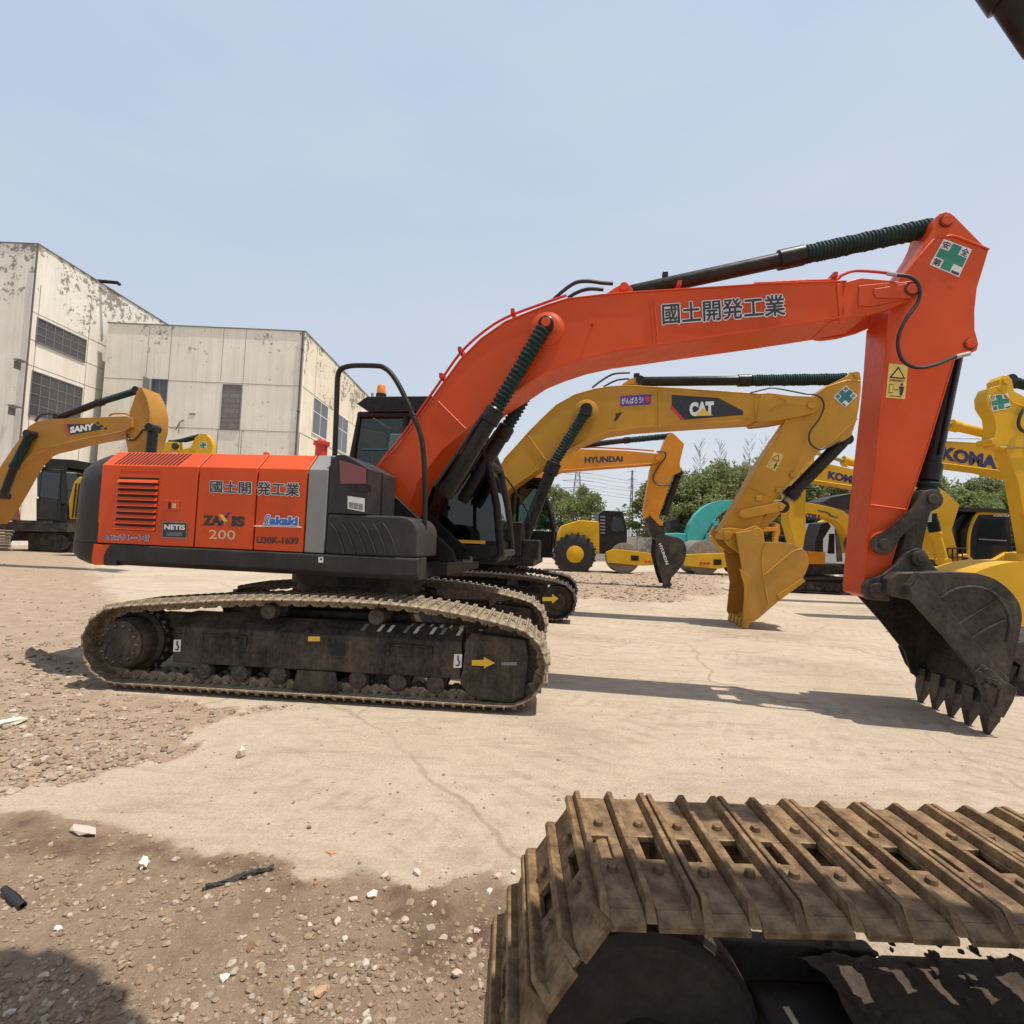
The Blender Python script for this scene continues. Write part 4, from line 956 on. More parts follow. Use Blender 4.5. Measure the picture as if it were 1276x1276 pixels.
hood_text('akaki', 336, 371.5, 654, 643, M['blue'], h3, .03, bold=.05, outline=.05, outmat=M['white']); hood_text('S', 328.5, 336.5, 655, 641.5, M['blue'], h3, .03, bold=.0, outline=.04, outmat=M['white'], shear=.3)
MB().tube([V3(PL(317, 655.5, VH), VH-.003), V3(PL(376, 657, VH), VH-.003)], .004, 4).build('pin_stripe', M['white'], h3)
hood_text('U30K-1639', 319.5, 372, 677, 668.5, M['txt'], h3, .03, bold=.03)
q = [(203, 650), (234, 651), (233, 671), (202, 670)]; s_ = sticker(A, q, VH, M['blackvinyl'], h1, 'registration_sticker'); lettering(A, 'NETIS', sub(q, .08, .48), sub(q, .92, .48), sub(q, .08, .16), VH, M['white'], s_, lift=.006, bold=.04)
for yy in (.66, .78): sticker(A, [sub(q, .18, yy), sub(q, .82, yy), sub(q, .82, yy+.06), sub(q, .18, yy+.06)], VH, M['silver'], s_, 'small_print', .006)
for e in ([(0, 0), (1, 0), (1, .05), (0, .05)], [(0, .95), (1, .95), (1, 1), (0, 1)], [(0, .05), (.03, .05), (.03, .95), (0, .95)], [(.97, .05), (1, .05), (1, .95), (.97, .95)]): sticker(A, [sub(q, *p) for p in e], VH, M['silver'], s_, 'border', .005)
hood_text('0.45m³クレーン付', 131.5, 186, 672.5, 666, M['purple'], h1, .025, outline=.05, outmat=M['white'])
sticker(A, [(397, 694), (403, 694), (403, 701), (397, 701)], VH-.012, M['white'], ex, 'reflector_sticker', .003); sticker(A, [(399, 695.5), (401.5, 695.5), (401.5, 698), (399, 698)], VH-.012, M['blackvinyl'], ex, 'reflector_mark', .005)
# things on the hood top
for (px, py, pv, r, h, nm) in ((400, 566, -.75, .075, .23, 'exhaust_pipe'), (332, 566, -.3, .075, .10, 'filler_cap')):
    u, _ = PL(px, py, pv); m = MB()
    if nm == 'exhaust_pipe': m.lathe((u, pv, zt1-.02), (u, pv, zt1+h), [(0, r*1.05), (.1, r*1.05), (.12, r*.85), (.72, r*.85), (.74, r*1.15), (.9, r*1.15), (.93, r*.6), (1, r*.5)], 20)
    else: m.lathe((u, pv, zt1-.02), (u, pv, zt1+h+.05), [(0, r*2.2), (.2, r*2.0), (.3, r), (.75, r), (.8, r*.5), (1, r*.4)], 20)
    m.build(nm, M['redbody'], ex)
# front right: tank cover and stepped tool boxes
ut0 = us1+.012; ut1 = PL(459, 600, VH)[0]
tb = MB(); zst = PL(430, 640, VH)[1]
tb.prism([(ut0, zst), (ut0, zt1-.02)] + arc_pts((ut0+.10, zt1-.10), .09, 150, 75, 5) + [(ut0+.16, zt1-.015), (ut1, PL(456, 584, VH)[1]), (ut1, zst)], VH+.005, -.52)
tbo = tb.build('fuel_tank', M['char2'], ex, .03, seg=3)
MB().prism(A.tr([(423, 573), (456, 584), (456, 603), (424, 603)], VH), VH-.004, VH+.004).build('tank_top_panel', M['pinkcap'], tbo, .004)
MB().prism(A.tr([(434, 603), (462, 604), (462, 613), (445, 613), (434, 608)], VH), VH-.008, VH+.004).build('grip_recess', M['black'], tbo)
q = [(433.5, 618), (455, 621), (454.5, 638), (433.5, 634)]; s_ = sticker(A, q, VH, M['white'], tbo, 'plate_sticker', .005)
for x in (.08, .36, .64): sticker(A, [sub(q, x, .45), sub(q, x+.25, .45), sub(q, x+.25, .92), sub(q, x, .92)], VH, M['silver'], s_, 'print_block', .008)
u2 = PL(521, 660, VH)[0]; lb = MB()
lb.prism([(ut0, sk_t), (ut0, zst-.006), (u2-.18, zst-.006)] + arc_pts((u2-.16, zst-.17), .16, 88, 0, 6) + [(u2, sk_t)], VH+.003, -.58)
lbo = lb.build('tool_box', M['char2'], ex, .025, seg=3)
for i in range(6):
    x = 412+i*13; c = [Vector((a, VH-.002, b)) for a, b in A.tr([(x, 652), (x+7, 662), (x+13, 676), (x+17, 690)], VH)]; MB().tube(smooth_path(c, 4), .010, 6).build('step_ridge', M['char'], lbo)
# handrail
hr = smooth_path([V3(PL(*q), -.95) for q in []] or [Vector((PL(x, y, -.95)[0], -.95, PL(x, y, -.95)[1])) for x, y in ((417, 572), (418.5, 530), (420, 490), (421, 470), (424, 461), (432, 457), (445, 455.5), (470, 456), (478, 458), (487, 465), (497, 480), (507, 500), (516, 520), (522, 535), (526, 551), (528, 570), (529.5, 600), (529.5, 640), (528, 686))], 5)
MB().tube(hr, .027, 10).build('handrail', M['black'], ex)
# ---- cab on the far side
V0c, V1c = .26, 1.24
cu = lambda x, y: PL(x, y, V0c)
cab = MB()
prof = {'rb': cu(434, 600), 'rt': cu(449, 517), 'ft': cu(566, 517), 'f1': cu(590, 530), 'f2': cu(608, 575), 'f3': cu(619, 630), 'fb': cu(624, 690)}
zf = ub0+.16
def frame_side(v):
    m = [(prof['rb'][0], zf), prof['rb'], prof['rt'], prof['ft'], prof['f1'], prof['f2'], prof['f3'], (prof['fb'][0], prof['fb'][1]), (prof['fb'][0]-.08, zf)]
    cab.tube([(a, v, b) for a, b in m], .05, 8); return m
fsd = frame_side(V0c); frame_side(V1c)
for k in ('rt', 'ft', 'f2', 'fb', 'rb'): cab.tube([(prof[k][0], V0c, prof[k][1]), (prof[k][0], V1c, prof[k][1])], .05, 8)
midu = prof['rt'][0]+(prof['ft'][0]-prof['rt'][0])*.50
for v in (V0c, V1c): cab.tube([(midu, v, zf), (midu, v, prof['rt'][1])], .045, 8)
zl = PL(500, 650, V0c)[1]
for v in (V0c, V1c): cab.span(prof['rb'][0], prof['fb'][0]-.04, v-.02, v+.02, zf, zl-.25); 
cab.span(prof['rb'][0]-.02, prof['rb'][0]+.02, V0c, V1c, zf, zl+.1); cab.span(prof['fb'][0]-.1, prof['fb'][0]-.04, V0c, V1c, zf, zl-.2)
cab.span(prof['rb'][0], prof['fb'][0]-.06, V0c, V1c, zf-.02, zf+.04)
cabo = cab.build('cab', M['black'], ex, .006)
gp = MB(); w0 = .012
win_r = [(prof['rb'][0]+.04, zl), (prof['rt'][0]+.02, prof['rt'][1]-.05), (midu-.03, prof['rt'][1]-.05), (midu-.03, zl)]
win_f = [(midu+.03, zl-.2), (midu+.03, prof['rt'][1]-.05), prof['ft'], prof['f1'], prof['f2'], prof['f3'], (prof['fb'][0]-.03, zl-.2)]
for v in (V0c, V1c):
    MB().prism(win_r, v-.004, v+.004).build('side_window', M['glass'], cabo); MB().prism(win_f, v-.004, v+.004).build('side_window', M['glass' if v < .5 else 'darkglass'], cabo)
fp = [prof['f1'], prof['f2'], prof['f3'], (prof['fb'][0], zl-.2)]
MB().add([(a, v, b) for a, b in fp for v in (V0c, V1c)], [(2*i, 2*i+1, 2*i+3, 2*i+2) for i in range(3)]).build('windscreen', M['glass'], cabo)
MB().add([(prof['rb'][0], V0c, zl), (prof['rb'][0], V1c, zl), (prof['rt'][0], V1c, prof['rt'][1]), (prof['rt'][0], V0c, prof['rt'][1])], [(0, 1, 2, 3)]).build('rear_window', M['glass'], cabo)
seat = MB(); su = midu-.15; seat.span(su-.28, su+.25, .48, 1.02, zf+.04, zf+.45); seat.prism([(su-.30, zf+.45), (su-.42, zf+1.15), (su-.28, zf+1.17), (su-.12, zf+.45)], .5, 1.0); seat.prism([(su-.42, zf+1.2), (su-.44, zf+1.42), (su-.33, zf+1.42), (su-.30, zf+1.2)], .6, .9)
seat.span(su+.1, su+.4, .38, .48, zf+.45, zf+.62); seat.cyl((su+.5, .6, zf), (su+.52, .6, zf+.75), .02); seat.build('operator_seat', M['char'], cabo, .03)
MB().tube([V3(cu(452, 560), V0c-.02), V3(cu(497, 560.5), V0c-.02)], .014, 6).build('window_bar', M['tealgreen'], cabo)
rp = A.tr([(444, 503), (457, 494), (566, 493), (586, 497), (584, 505), (566, 513), (459, 513)], V0c-.06)
rf = MB().prism(rp, V0c-.06, V1c+.05).build('cab_roof', M['black'], cabo, .012); MB().prism(A.tr([(462, 513), (560, 513), (560, 519), (462, 519)], V0c), V0c, V1c).build('roof_neck', M['black'], cabo)
bu, bz = PL(475, 492, .5); bm_ = MB(); bm_.cyl((bu, .5, bz-.03), (bu, .5, bz+.01), .07); bm_.build('beacon_base', M['black'], cabo); b2 = MB(); b2.lathe((bu, .5, bz+.01), (bu, .5, bz+.13), [(0, .062), (.8, .058), (1, .045)], 20); b2.build('beacon_lamp', M['amber'], cabo)
st = MB(); st.tube([V3(PL(464, 496, .3), .3), V3(PL(464, 490, .3), .3)], .02); st.build('roof_bolt', M['steel'], cabo)
for x in (565, 582):
    q = [(x-7, 693), (x+7, 693.5), (x+7, 701), (x-7, 700.5)]; sticker(A, q, V0c-.03, M['silver'], cabo, 'plate_sticker', .004)
# boom foot bracket and cab-side platform
bf = MB(); fz = PL(500, 640, VB0)
for v in (VB0-.10, VB1+.02): bf.prism([(.25, ub0+.16), (.36, 2.0), (.46, 2.08), (.60, 2.08), (.70, 2.0), (1.35, 1.45), (1.4, ub0+.16)], v, v+.08)
bf.build('boom_bracket', M['black'], ex, .01)
# ---- boom
top_px = [(462, 603), (477.6, 573), (494, 559), (520, 523), (546, 486), (574, 448), (600, 422), (630, 401), (680, 381), (707, 372.5), (749, 367.6), (792, 364), (890, 358), (960, 353.5), (1054.5, 350.6)]
low_px = [(1054.5, 394), (960, 409), (890, 419), (815, 430), (766, 437), (730.5, 445), (702, 454.5), (676.5, 465), (645, 486), (621, 501), (581, 535), (550.5, 560), (520, 600), (505, 640)]
foot = [(495, 652), (482, 655), (472, 645), (464, 622)]
bt = A.tr(top_px, VB0); blw = A.tr(low_px, VB0); bft = A.tr(foot, VB0)
boom = MB().prism(bt+blw+bft, VB0, VB1).build('boom', M['orange'], ex, .008)
flange(boom, blw, VB0-.004, .013, M['orange']); flange(boom, bt, VB0-.003, .010, M['orange'])
for a, b in (((546, 500), (581, 535)), ((810, 374), (815, 430)), ((473, 596), (489, 612)), ((815, 373.5), (820, 429.5))):
    MB().tube([V3(PL(*a, VB0), VB0-.003), V3(PL(*b, VB0), VB0-.003)], .008, 5).build('weld_seam', M['orange'], boom)
# raised boss around the boom cylinder pin
pc = PL(681.5, 410, VB0)
MB().lathe(V3(pc, VB0+.02), V3(pc, VB0-.035), [(0, .20), (.6, .19), (.9, .15), (1, .14)], 36).build('pin_boss', M['orange'], boom)
k = MB(); u, z = PL(738, 405, VB0); k.span(u-.012, u+.012, VB0-.05, VB0, z-.012, z+.012); k.build('hose_bracket', M['orange_rail'], boom)
# tip casting
tipn = A.tr([(1052, 352), (1072, 346.6), (1100, 349), (1124, 352)]+[], VB0)
pin = Vector(PL(1133.5, 362.5, VB0)); rt = (Vector(PL(1133.5, 350.5, VB0))-pin).length
cheek = tipn + [(pin.x+rt*math.cos(math.radians(a)), pin.y+rt*math.sin(math.radians(a))) for a in range(100, -71, -17)] + A.tr([(1122, 379.5), (1104, 387), (1078, 394), (1056, 397), (1046, 396)], VB0)
MB().prism(cheek, VB0-.012, VB0+.06).build('tip_cheek', M['orange'], boom, .01); MB().prism(cheek, VB1-.06, VB1+.012).build('tip_cheek', M['orange'], boom, .01)
MB().prism(A.tr([(1040, 353), (1072, 348), (1085, 350), (1085, 390), (1058, 395), (1040, 397)], VB0), VB0+.062, VB1-.062).build('tip_web', M['orange'], boom)
MB().prism(A.tr([(1069, 357), (1100, 354), (1128, 353), (1128, 374), (1085, 383), (1068, 382)], VB0), VB0-.024, VB0-.012).build('tip_reinforcement', M['orange'], boom, .006)
MB().prism(A.tr([(1087, 362), (1128, 355), (1134, 374), (1090, 373), (1086, 368)], VB0), VB0-.036, VB0-.024).build('pin_retainer', M['orange'], boom, .005)
MB().cyl(V3(pin, VB0-.06), V3(pin, VB1+.04), .055).build('boom_pin', M['orange'], boom, .004); MB().cyl(V3(pin, VB0-.042), V3(pin, VB0-.036), .072).build('pin_collar', M['bucketblack'], boom)
MB().prism(A.tr([(1042, 354), (1048, 353.5), (1053, 402), (1046, 404)], VB0), VB0-.012, VB0).build('end_stiffener', M['orange'], boom, .003)
# arm cylinder bracket
ab = MB(); abp = A.tr([(737, 369), (752, 361), (768, 350), (776, 346.2), (786, 347.5), (790, 352), (791, 366)], VB0)
for v in (-.28, -.02): ab.prism(abp, v, v+.06)
ab.cyl(V3(PL(777.5, 358, -.28), -.31), V3(PL(777.5, 358, -.28), .07), .05); ab.build('cylinder_bracket', M['orange'], boom, .006)
# steel pipe along the boom top and hoses
def pxpath(pts, v, k=5): return smooth_path([V3(PL(x, y, v), v) for x, y in pts], k)
for dv, dy in ((-.34, 0), (-.22, 0)):
    MB().tube(pxpath([(455, 606), (475, 575), (495, 551), (520, 516), (546, 479), (572, 442), (598, 417), (630, 396), (680, 377), (706, 368)], dv), .016, 8).build('hydraulic_pipe', M['orange_rail'], boom)
MB().tube(pxpath([(940, 353), (1000, 350.2), (1040, 348.3), (1049, 343), (1066, 337.5), (1100, 339.5), (1120, 343)], -.36), .016, 8).build('hydraulic_pipe', M['orange_rail'], boom)
for x, y in ((552, 470), (640, 391), (845, 357), (1036, 347), (575, 438)): u, z = PL(x, y, -.3); MB().span(u-.02, u+.02, -.40, -.16, z-.03, z+.02).build('pipe_clamp', M['orange_rail'], boom)
MB().tube(pxpath([(690, 373), (700, 364), (712, 355), (722, 351), (735, 350.5), (750, 352.5), (764, 353.5)], -.26), .022, 8).build('hose', M['rubber'], boom); MB().tube(pxpath([(708, 371), (720, 364), (735, 360), (752, 361)], -.12), .022, 8).build('hose', M['rubber'], boom)
MB().tube(pxpath([(1119, 343), (1132, 344.5), (1143, 352), (1146.5, 366), (1142, 380), (1130, 396), (1121, 415), (1119, 432), (1124, 448), (1135, 456), (1150, 458), (1170, 453), (1188, 445.5), (1204, 442)], VB0-.06), .018, 8).build('hose', M['rubber'], boom)
MB().tube([V3(PL(1191, 444.5, VB0-.06), VB0-.06), V3(PL(1208, 440.5, VB0-.06), VB0-.06)], .022, 8).build('hose_fitting', M['steel'], boom); MB().tube([V3(PL(1106, 340.8, -.4), -.4), V3(PL(1124, 343.5, VB0-.06), VB0-.06)], .02, 8).build('hose_fitting', M['steel'], boom)
lettering(A, '國土開発工業', (826, 404.5), (978, 393), (825, 379.5), VB0, M['txt'], boom, outline=.03, outmat=M['white'])
# boom cylinders
def boom_cyl(v):
    top = V3(pc, v); d = (V3(PL(604, 541, VB0-.14), 0)-V3(PL(681.5, 410, VB0-.14), 0)); d.y = 0; L = d.length; d = d.normalized()
    c = MB(); bb = top + d*(L*.80); be = top + d*(L*1.0+.85)
    c.lathe(bb, be, [(0, .085), (.02, .105), (.16, .105), (.17, .088), (.97, .088), (1, .07)], 24); o = c.build('boom_cylinder', M['cylblack'], ex)
    bellows(top+d*.05, bb, .085, 19, M['bellows'], o, r_in=.74)
    e = MB(); e.lathe(top+Vector((0, -.05, 0)), top+Vector((0, .05, 0)), [(0, .07), (.1, .085), (.9, .085), (1, .07)], 20); e.build('rod_eye', M['cylblack'], o)
    p = MB(); p.cyl(top+Vector((0, -.075, 0)), top+Vector((0, .075, 0)), .05); p.build('pin', M['orange'], o, .005)
    h = MB(); h.tube([bb+d*.12+Vector((-.08, -.06, .02)), bb+d*.5+Vector((-.1, -.06, .02)), be+Vector((-.1, -.06, .1))], .02, 8); h.build('hose', M['rubber'], o)
    return o
boom_cyl(VB0-.12); boom_cyl(VB1+.12)
# arm cylinder
va = -.12
a0 = V3(PL(778, 358, -.28), va); a1 = V3(PL(1178, 276, VS0), va)
cb0 = V3(PL(1003, 317.5, va), va); c = MB(); ax = (cb0-a0); LL = ax.length
c.lathe(a0, cb0, [(0, .05), (.03, .075), (.06, .082), (.855, .082), (.86, .108), (.99, .108), (1, .09)], 28); aco = c.build('arm_cylinder', M['cylblack'], ex)
MB().cyl(a0+Vector((0, -.1, 0)), a0+Vector((0, .1, 0)), .06).build('cylinder_eye', M['cylblack'], aco)
b1 = V3(PL(1161, 283.5, va), va)
bellows(cb0, b1, .10, 34, M['bellows'], aco, r_in=.86); MB().cyl(b1, a1, .045).build('rod', M['steel'], aco); MB().cyl(a1+Vector((0, -.09, 0)), a1+Vector((0, .09, 0)), .075).build('rod_eye', M['cylblack'], aco)
k = MB(); u, z = PL(830, 341, va-.08); k.span(u-.03, u+.03, va-.03, va+.03, z-.03, z+.05); k.build('cylinder_port', M['black'], aco)
# ---- stick
sl = [(1090, 576), (1084.3, 629.6), (1077, 716.6), (1076, 741)]
lobe = A.tr([(1189, 268.5), (1184, 265), (1178, 263.7), (1171, 266), (1166, 271.6), (1162.5, 284.8), (1154.6, 300.6), (1135, 329.5), (1116, 356), (1110, 388), (1107, 392.7), (1103, 450.6), (1098, 503)], VS0)
left = A.tr(sl, VS0); right = A.tr([(1090, 747), (1102, 740), (1107, 712), (1129, 637), (1155, 560), (1189, 448), (1208, 441), (1217.8, 436), (1219.5, 428), (1215, 411), (1214.6, 387.4), (1217.8, 358.5), (1224.4, 337.4), (1232, 312)], VS0)
stick = MB().prism(lobe+left+right, VS0, VS1).build('stick', M['orange'], ex, .008)
flange(stick, A.tr([(1110, 388), (1107, 392.7), (1103, 450.6), (1098, 503), (1091, 576), (1084.3, 629.6), (1077, 716.6)], VS0), VS0-.003, .010, M['orange'])
flange(stick, A.tr([(1122, 348), (1140, 325), (1162, 300), (1170, 296), (1186, 294), (1196, 297), (1232, 311)], VS0), VS0-.004, .012, M['orange'])
flange(stick, A.tr([(1189, 448), (1155, 560), (1129, 637), (1108, 708)], VS0), VS0-.002, .008, M['orange'])
MB().tube([V3(PL(1085, 629, VS0), VS0-.003), V3(PL(1128, 635, VS0), VS0-.003)], .009, 5).build('weld_seam', M['orange'], stick)
for (x, y, r) in ((1178.5, 276, .05), (1208, 429, .045)):
    p_ = PL(x, y, VS0); MB().cyl(V3(p_, VS0-.03), V3(p_, VS1+.03), r).build('stick_pin', M['orange'], stick, .004); MB().cyl(V3(p_, VS0-.004), V3(p_, VS0), r*1.3).build('pin_collar', M['bucketblack'], stick)
cross_sticker(A, [(1176, 298), (1211, 311), (1194.5, 345.5), (1158, 330)], VS0, stick, M['green'])
warning_sticker(A, [(1107.5, 453), (1131.5, 455), (1127.5, 497.5), (1103.5, 495.5)], VS0, stick)
pb = PL(1099, 677.5, VS0); MB().lathe(V3(pb, VS0+.01), V3(pb, VS0-.02), [(0, .125), (.7, .12), (1, .10)], 30).build('link_boss', M['orange'], stick)
# bucket cylinder behind the stick
vb = (VS0+VS1)/2
k0 = V3(PL(1207, 431, VS0), vb); k1 = V3(PL(1156, 600, vb), vb); k2 = V3(PL(1155, 625, vb), vb)
c = MB(); c.lathe(k0, k1, [(0, .06), (.04, .085), (.86, .085), (.865, .105), (.99, .105), (1, .085)], 26); bc = c.build('bucket_cylinder', M['cylblack'], ex)
bellows(k1, k2+(k2-k1)*.25, .105, 4, M['bellows'], bc); MB().cyl(k2, k2+(k2-k1)*1.0, .045).build('rod', M['steel'], bc)
MB().cyl(k0+Vector((0, -.14, 0)), k0+Vector((0, .14, 0)), .075).build('cylinder_eye', M['cylblack'], bc)
pl_ = MB(); pl_.tube([lerp(k0, k1, .05)+Vector((.0, -.10, 0)), lerp(k0, k1, .8)+Vector((0, -.10, 0))], .016, 6); pl_.build('cylinder_pipe', M['black'], bc)
# links
def link_plate(a, b, ra, rb, v0, v1, mat, name, w=.06):
    a, b = Vector(a), Vector(b); d = (b-a).normalized(); ang = math.degrees(math.atan2(d.y, d.x))
    pts = [(a.x+ra*math.cos(math.radians(ang+t)), a.y+ra*math.sin(math.radians(ang+t))) for t in range(75, 286, 21)]
    n_ = Vector((-d.y, d.x)); m1 = a.lerp(b, .25); m2 = a.lerp(b, .75)
    pts += [tuple(m1-n_*w), tuple(m2-n_*w)] + [(b.x+rb*math.cos(math.radians(ang+t)), b.y+rb*math.sin(math.radians(ang+t))) for t in range(-105, 106, 21)] + [tuple(m2+n_*w), tuple(m1+n_*w)]
    m = MB(); m.prism(pts, v0, v1); m.cyl((a.x, v0-.02, a.y), (a.x, v1+.005, a.y), ra*.5, n=16); m.cyl((b.x, v0-.02, b.y), (b.x, v1+.005, b.y), rb*.5, n=16)
    return m.build(name, mat, ex, .008)
la = PL(1099.5, 678, VS0-.06); lb_ = PL(1159.7, 622.5, VS0-.06); lc = PL(1143.5, 696, VS0-.06)
link_plate(la, lb_, .105, .10, VS0-.09, VS0-.035, M['bucketblack'], 'bucket_link'); link_plate(la, lb_, .105, .10, VS1+.035, VS1+.09, M['bucketblack'], 'bucket_link')
link_plate(lb_, lc, .11, .11, VS0+.06, VS1-.06, M['bucketblack'], 'bucket_link', .09)
MB().cyl((lb_[0], VS0-.09, lb_[1]), (lb_[0], VS1+.09, lb_[1]), .055).build('link_pin', M['bucketblack'], ex)
# ---- bucket
VK0, VK1 = -.66, .42
out = [(1135, 748), (1133, 730), (1147, 714), (1180, 712.5), (1216, 714), (1239, 721), (1258, 735), (1270, 751), (1274, 769), (1271, 790), (1266, 815), (1256, 845), (1243, 884), (1227, 876), (1216, 842), (1178, 795)]
bk, BP = make_bucket(A, ex, out, [0, 1, 2, 3, 4, 5, 6, 7, 8, 9, 10, 11, 12], VK0, VK1, M['bucketblack'], 12, (1236.5, 919.5), 5, tooth_w=.13, toothmat=M['tooth'], curve=(4, 11),
    strip=[(1135, 748), (1133, 734), (1147, 716), (1152, 722), (1190, 770), (1240, 832), (1256, 845), (1243, 884), (1227, 876), (1216, 842), (1178, 795)])
# hinge box and ears
hb = MB(); hb.prism(A.tr([(1108, 740), (1112, 722), (1122, 714), (1150, 713), (1140, 748)], VK0+.05), VK0+.10, VK1-.10); hb.build('hinge_box', M['bucketblack'], bk, .02)
ears = A.tr([(1077, 740), (1077, 729), (1082, 722), (1100, 716), (1118, 702), (1128, 689), (1136, 684.5), (1144, 683), (1152, 686), (1157, 695), (1162, 704), (1172, 713), (1172, 722), (1130, 722), (1112, 738), (1108, 749), (1092, 748), (1082, 747)], VS0-.1)
for v in (VS0-.11, VS1+.03):
    MB().prism(ears if v < 0 else [(max(a, ears[0][0]+.10), b) for a, b in ears], v, v+.08).build('bucket_ear', M['bucketblack'], bk, .01)
for (x, y, r) in ((1091.5, 735.5, .075), (1143.5, 696, .075)):
    p_ = PL(x, y, VS0-.1); m = MB(); m.lathe(V3(p_, VS0-.15), V3(p_, VS0+.02), [(0, r*.85), (.02, r), (.98, r), (1, r*.85)], 24); m.build('bucket_pin', M['bucketblack'], bk, .004); MB().cyl(V3(p_, VS0-.16), V3(p_, VS0-.13), .03, n=12).build('pin_bolt', M['oldsteel'], bk)
for pts, r in (([(1172, 745), (1188, 735), (1208, 731), (1228, 734), (1243, 744), (1254, 760), (1258, 778), (1254, 800)], .014), ([(1195, 777), (1247, 744)], .010), ([(1247, 744), (1256, 758)], .010), ([(1211, 795), (1230, 783), (1252, 772)], .012)):
    MB().tube(smooth_path([V3(PL(x, y, VK0), VK0-.002) for x, y in pts], 5), r, 6).build('pressed_rib', M['bucketblack'], bk)
sc_ = MB(); sc_.prism(A.tr([(1211, 836), (1220, 826), (1231, 833), (1245, 846), (1263, 856), (1258, 872), (1246, 893), (1232, 886), (1222, 862)], VK0), VK0-.045, VK0-.023); sco = sc_.build('side_cutter', M['bucketblack'], bk, .006)
bo = MB(); rr = random.Random(4)
for x, y in ((1216, 838), (1222, 834), (1226, 846), (1233, 848), (1238, 853), (1222, 852)): p_ = PL(x, y, VK0); bo.cyl(V3(p_, VK0-.075), V3(p_, VK0-.045), .026, n=6)
bo.tube([V3(PL(x, y, VK0-.05), VK0-.05) for x, y in ((1228, 858), (1240, 851), (1246, 860), (1241, 882), (1232, 878), (1228, 858))], .012, 6); bo.build('cutter_bolt', M['oldsteel'], sco)
sc_ = MB(); sc_.prism(A.tr([(1211, 836), (1220, 826), (1245, 846), (1263, 856), (1246, 893), (1222, 862)], VK0), VK1+.023, VK1+.045); sc_.build('side_cutter', M['bucketblack'], bk, .006)
# ================================================================== the other machines
def body(root, s, pm, dark=None, k=1.0, tracks=True, cabside=1, shift=0.0, hoodh=2.25, wl=True):
    """tracks, turntable, house and cab of a machine whose boom points along s*u"""
    dark = dark or M['black']
    def X(u): return (u*s+shift)*k
    if tracks:
        path = [(a*k+shift*k, b*k) for a, b in track_path(-1.75, 1.75, .37, .42, [(-1, .85), (0, .9), (1, .88)])]
        for v in (-1.1, 1.1): merged_track(root, v*k, .6*k, path, .19*k, (M['shoe_dark'], M['under']), ((-1.3+shift)*k, (1.4+shift)*k), ((-1.75+shift)*k, (1.75+shift)*k, .42*k, .3*k))
        l = MB(); l.span((-.7+shift)*k, (.7+shift)*k, -.95*k, .95*k, .38*k, .72*k); l.cyl((shift*k, 0, .7*k), (shift*k, 0, 1.08*k), .7*k, n=28); l.build('lower_frame', M['under'], root, .01)
    m = MB(); m.span(*sorted((X(-1.9), X(1.25))), -1.2*k, 1.2*k, 1.06*k, 1.24*k); m.build('upper_frame', dark, root, .01)
    hood = MB(); u0, u1 = sorted((X(-1.95), X(.25)))
    hood.across([(-1.22*k, 1.243*k), (-1.22*k, (hoodh-.2)*k), (-1.08*k, hoodh*k), (1.08*k, hoodh*k), (1.22*k, (hoodh-.2)*k), (1.22*k, 1.243*k)], u0, u1); h = hood.build('engine_hood', pm, root, .02)
    lv = MB()
    for i in range(8): lv.span(*sorted((X(-1.75), X(-1.15))), -1.232*k, -1.2215*k, (1.45+i*.07)*k, (1.49+i*.07)*k)
    for u in (-1.0, -.35): lv.span(*sorted((X(u), X(u+.012))), -1.226*k, -1.2215*k, 1.26*k, (hoodh-.2)*k)
    lv.build('side_louvre', M['black'], h)
    cw = MB(); cw.slab([(X(-1.97), -1.2*k), (X(-2.25), -1.15*k), (X(-2.5), -.85*k), (X(-2.6), 0), (X(-2.5), .85*k), (X(-2.25), 1.15*k), (X(-1.97), 1.2*k)], 1.06*k, (hoodh-.03)*k); cw.build('counterweight', pm, root, .06, seg=3)
    tk = MB(); tk.span(*sorted((X(.27), X(1.0))), -1.22*k, -.55*k, 1.243*k, 1.95*k); tk.span(*sorted((X(1.003), X(1.35))), -1.2*k, -.6*k, 1.2*k, 1.6*k); tk.build('tool_box', dark, root, .03)
    c0, c1 = (.27*k, 1.2*k) if cabside > 0 else (-1.2*k, -.27*k)
    cab_box(root, s, X, c0, c1, 1.245*k, 2.95*k)
    br = MB()
    for v in (-.42*k, .22*k): br.prism([(X(.2), 1.25*k), (X(.35), 2.0*k), (X(.65), 2.0*k), (X(1.2), 1.25*k)], v, v+.06*k)
    br.build('boom_bracket', pm, root)
    hr = MB(); hr.tube(smooth_path([(X(.1), -1.0*k, hoodh*k), (X(.12), -1.0*k, 2.9*k), (X(.5), -1.0*k, 2.95*k), (X(1.05), -1.0*k, 2.2*k), (X(1.1), -1.0*k, 1.9*k)], 5), .02*k, 6); hr.build('handrail', M['black'], root)
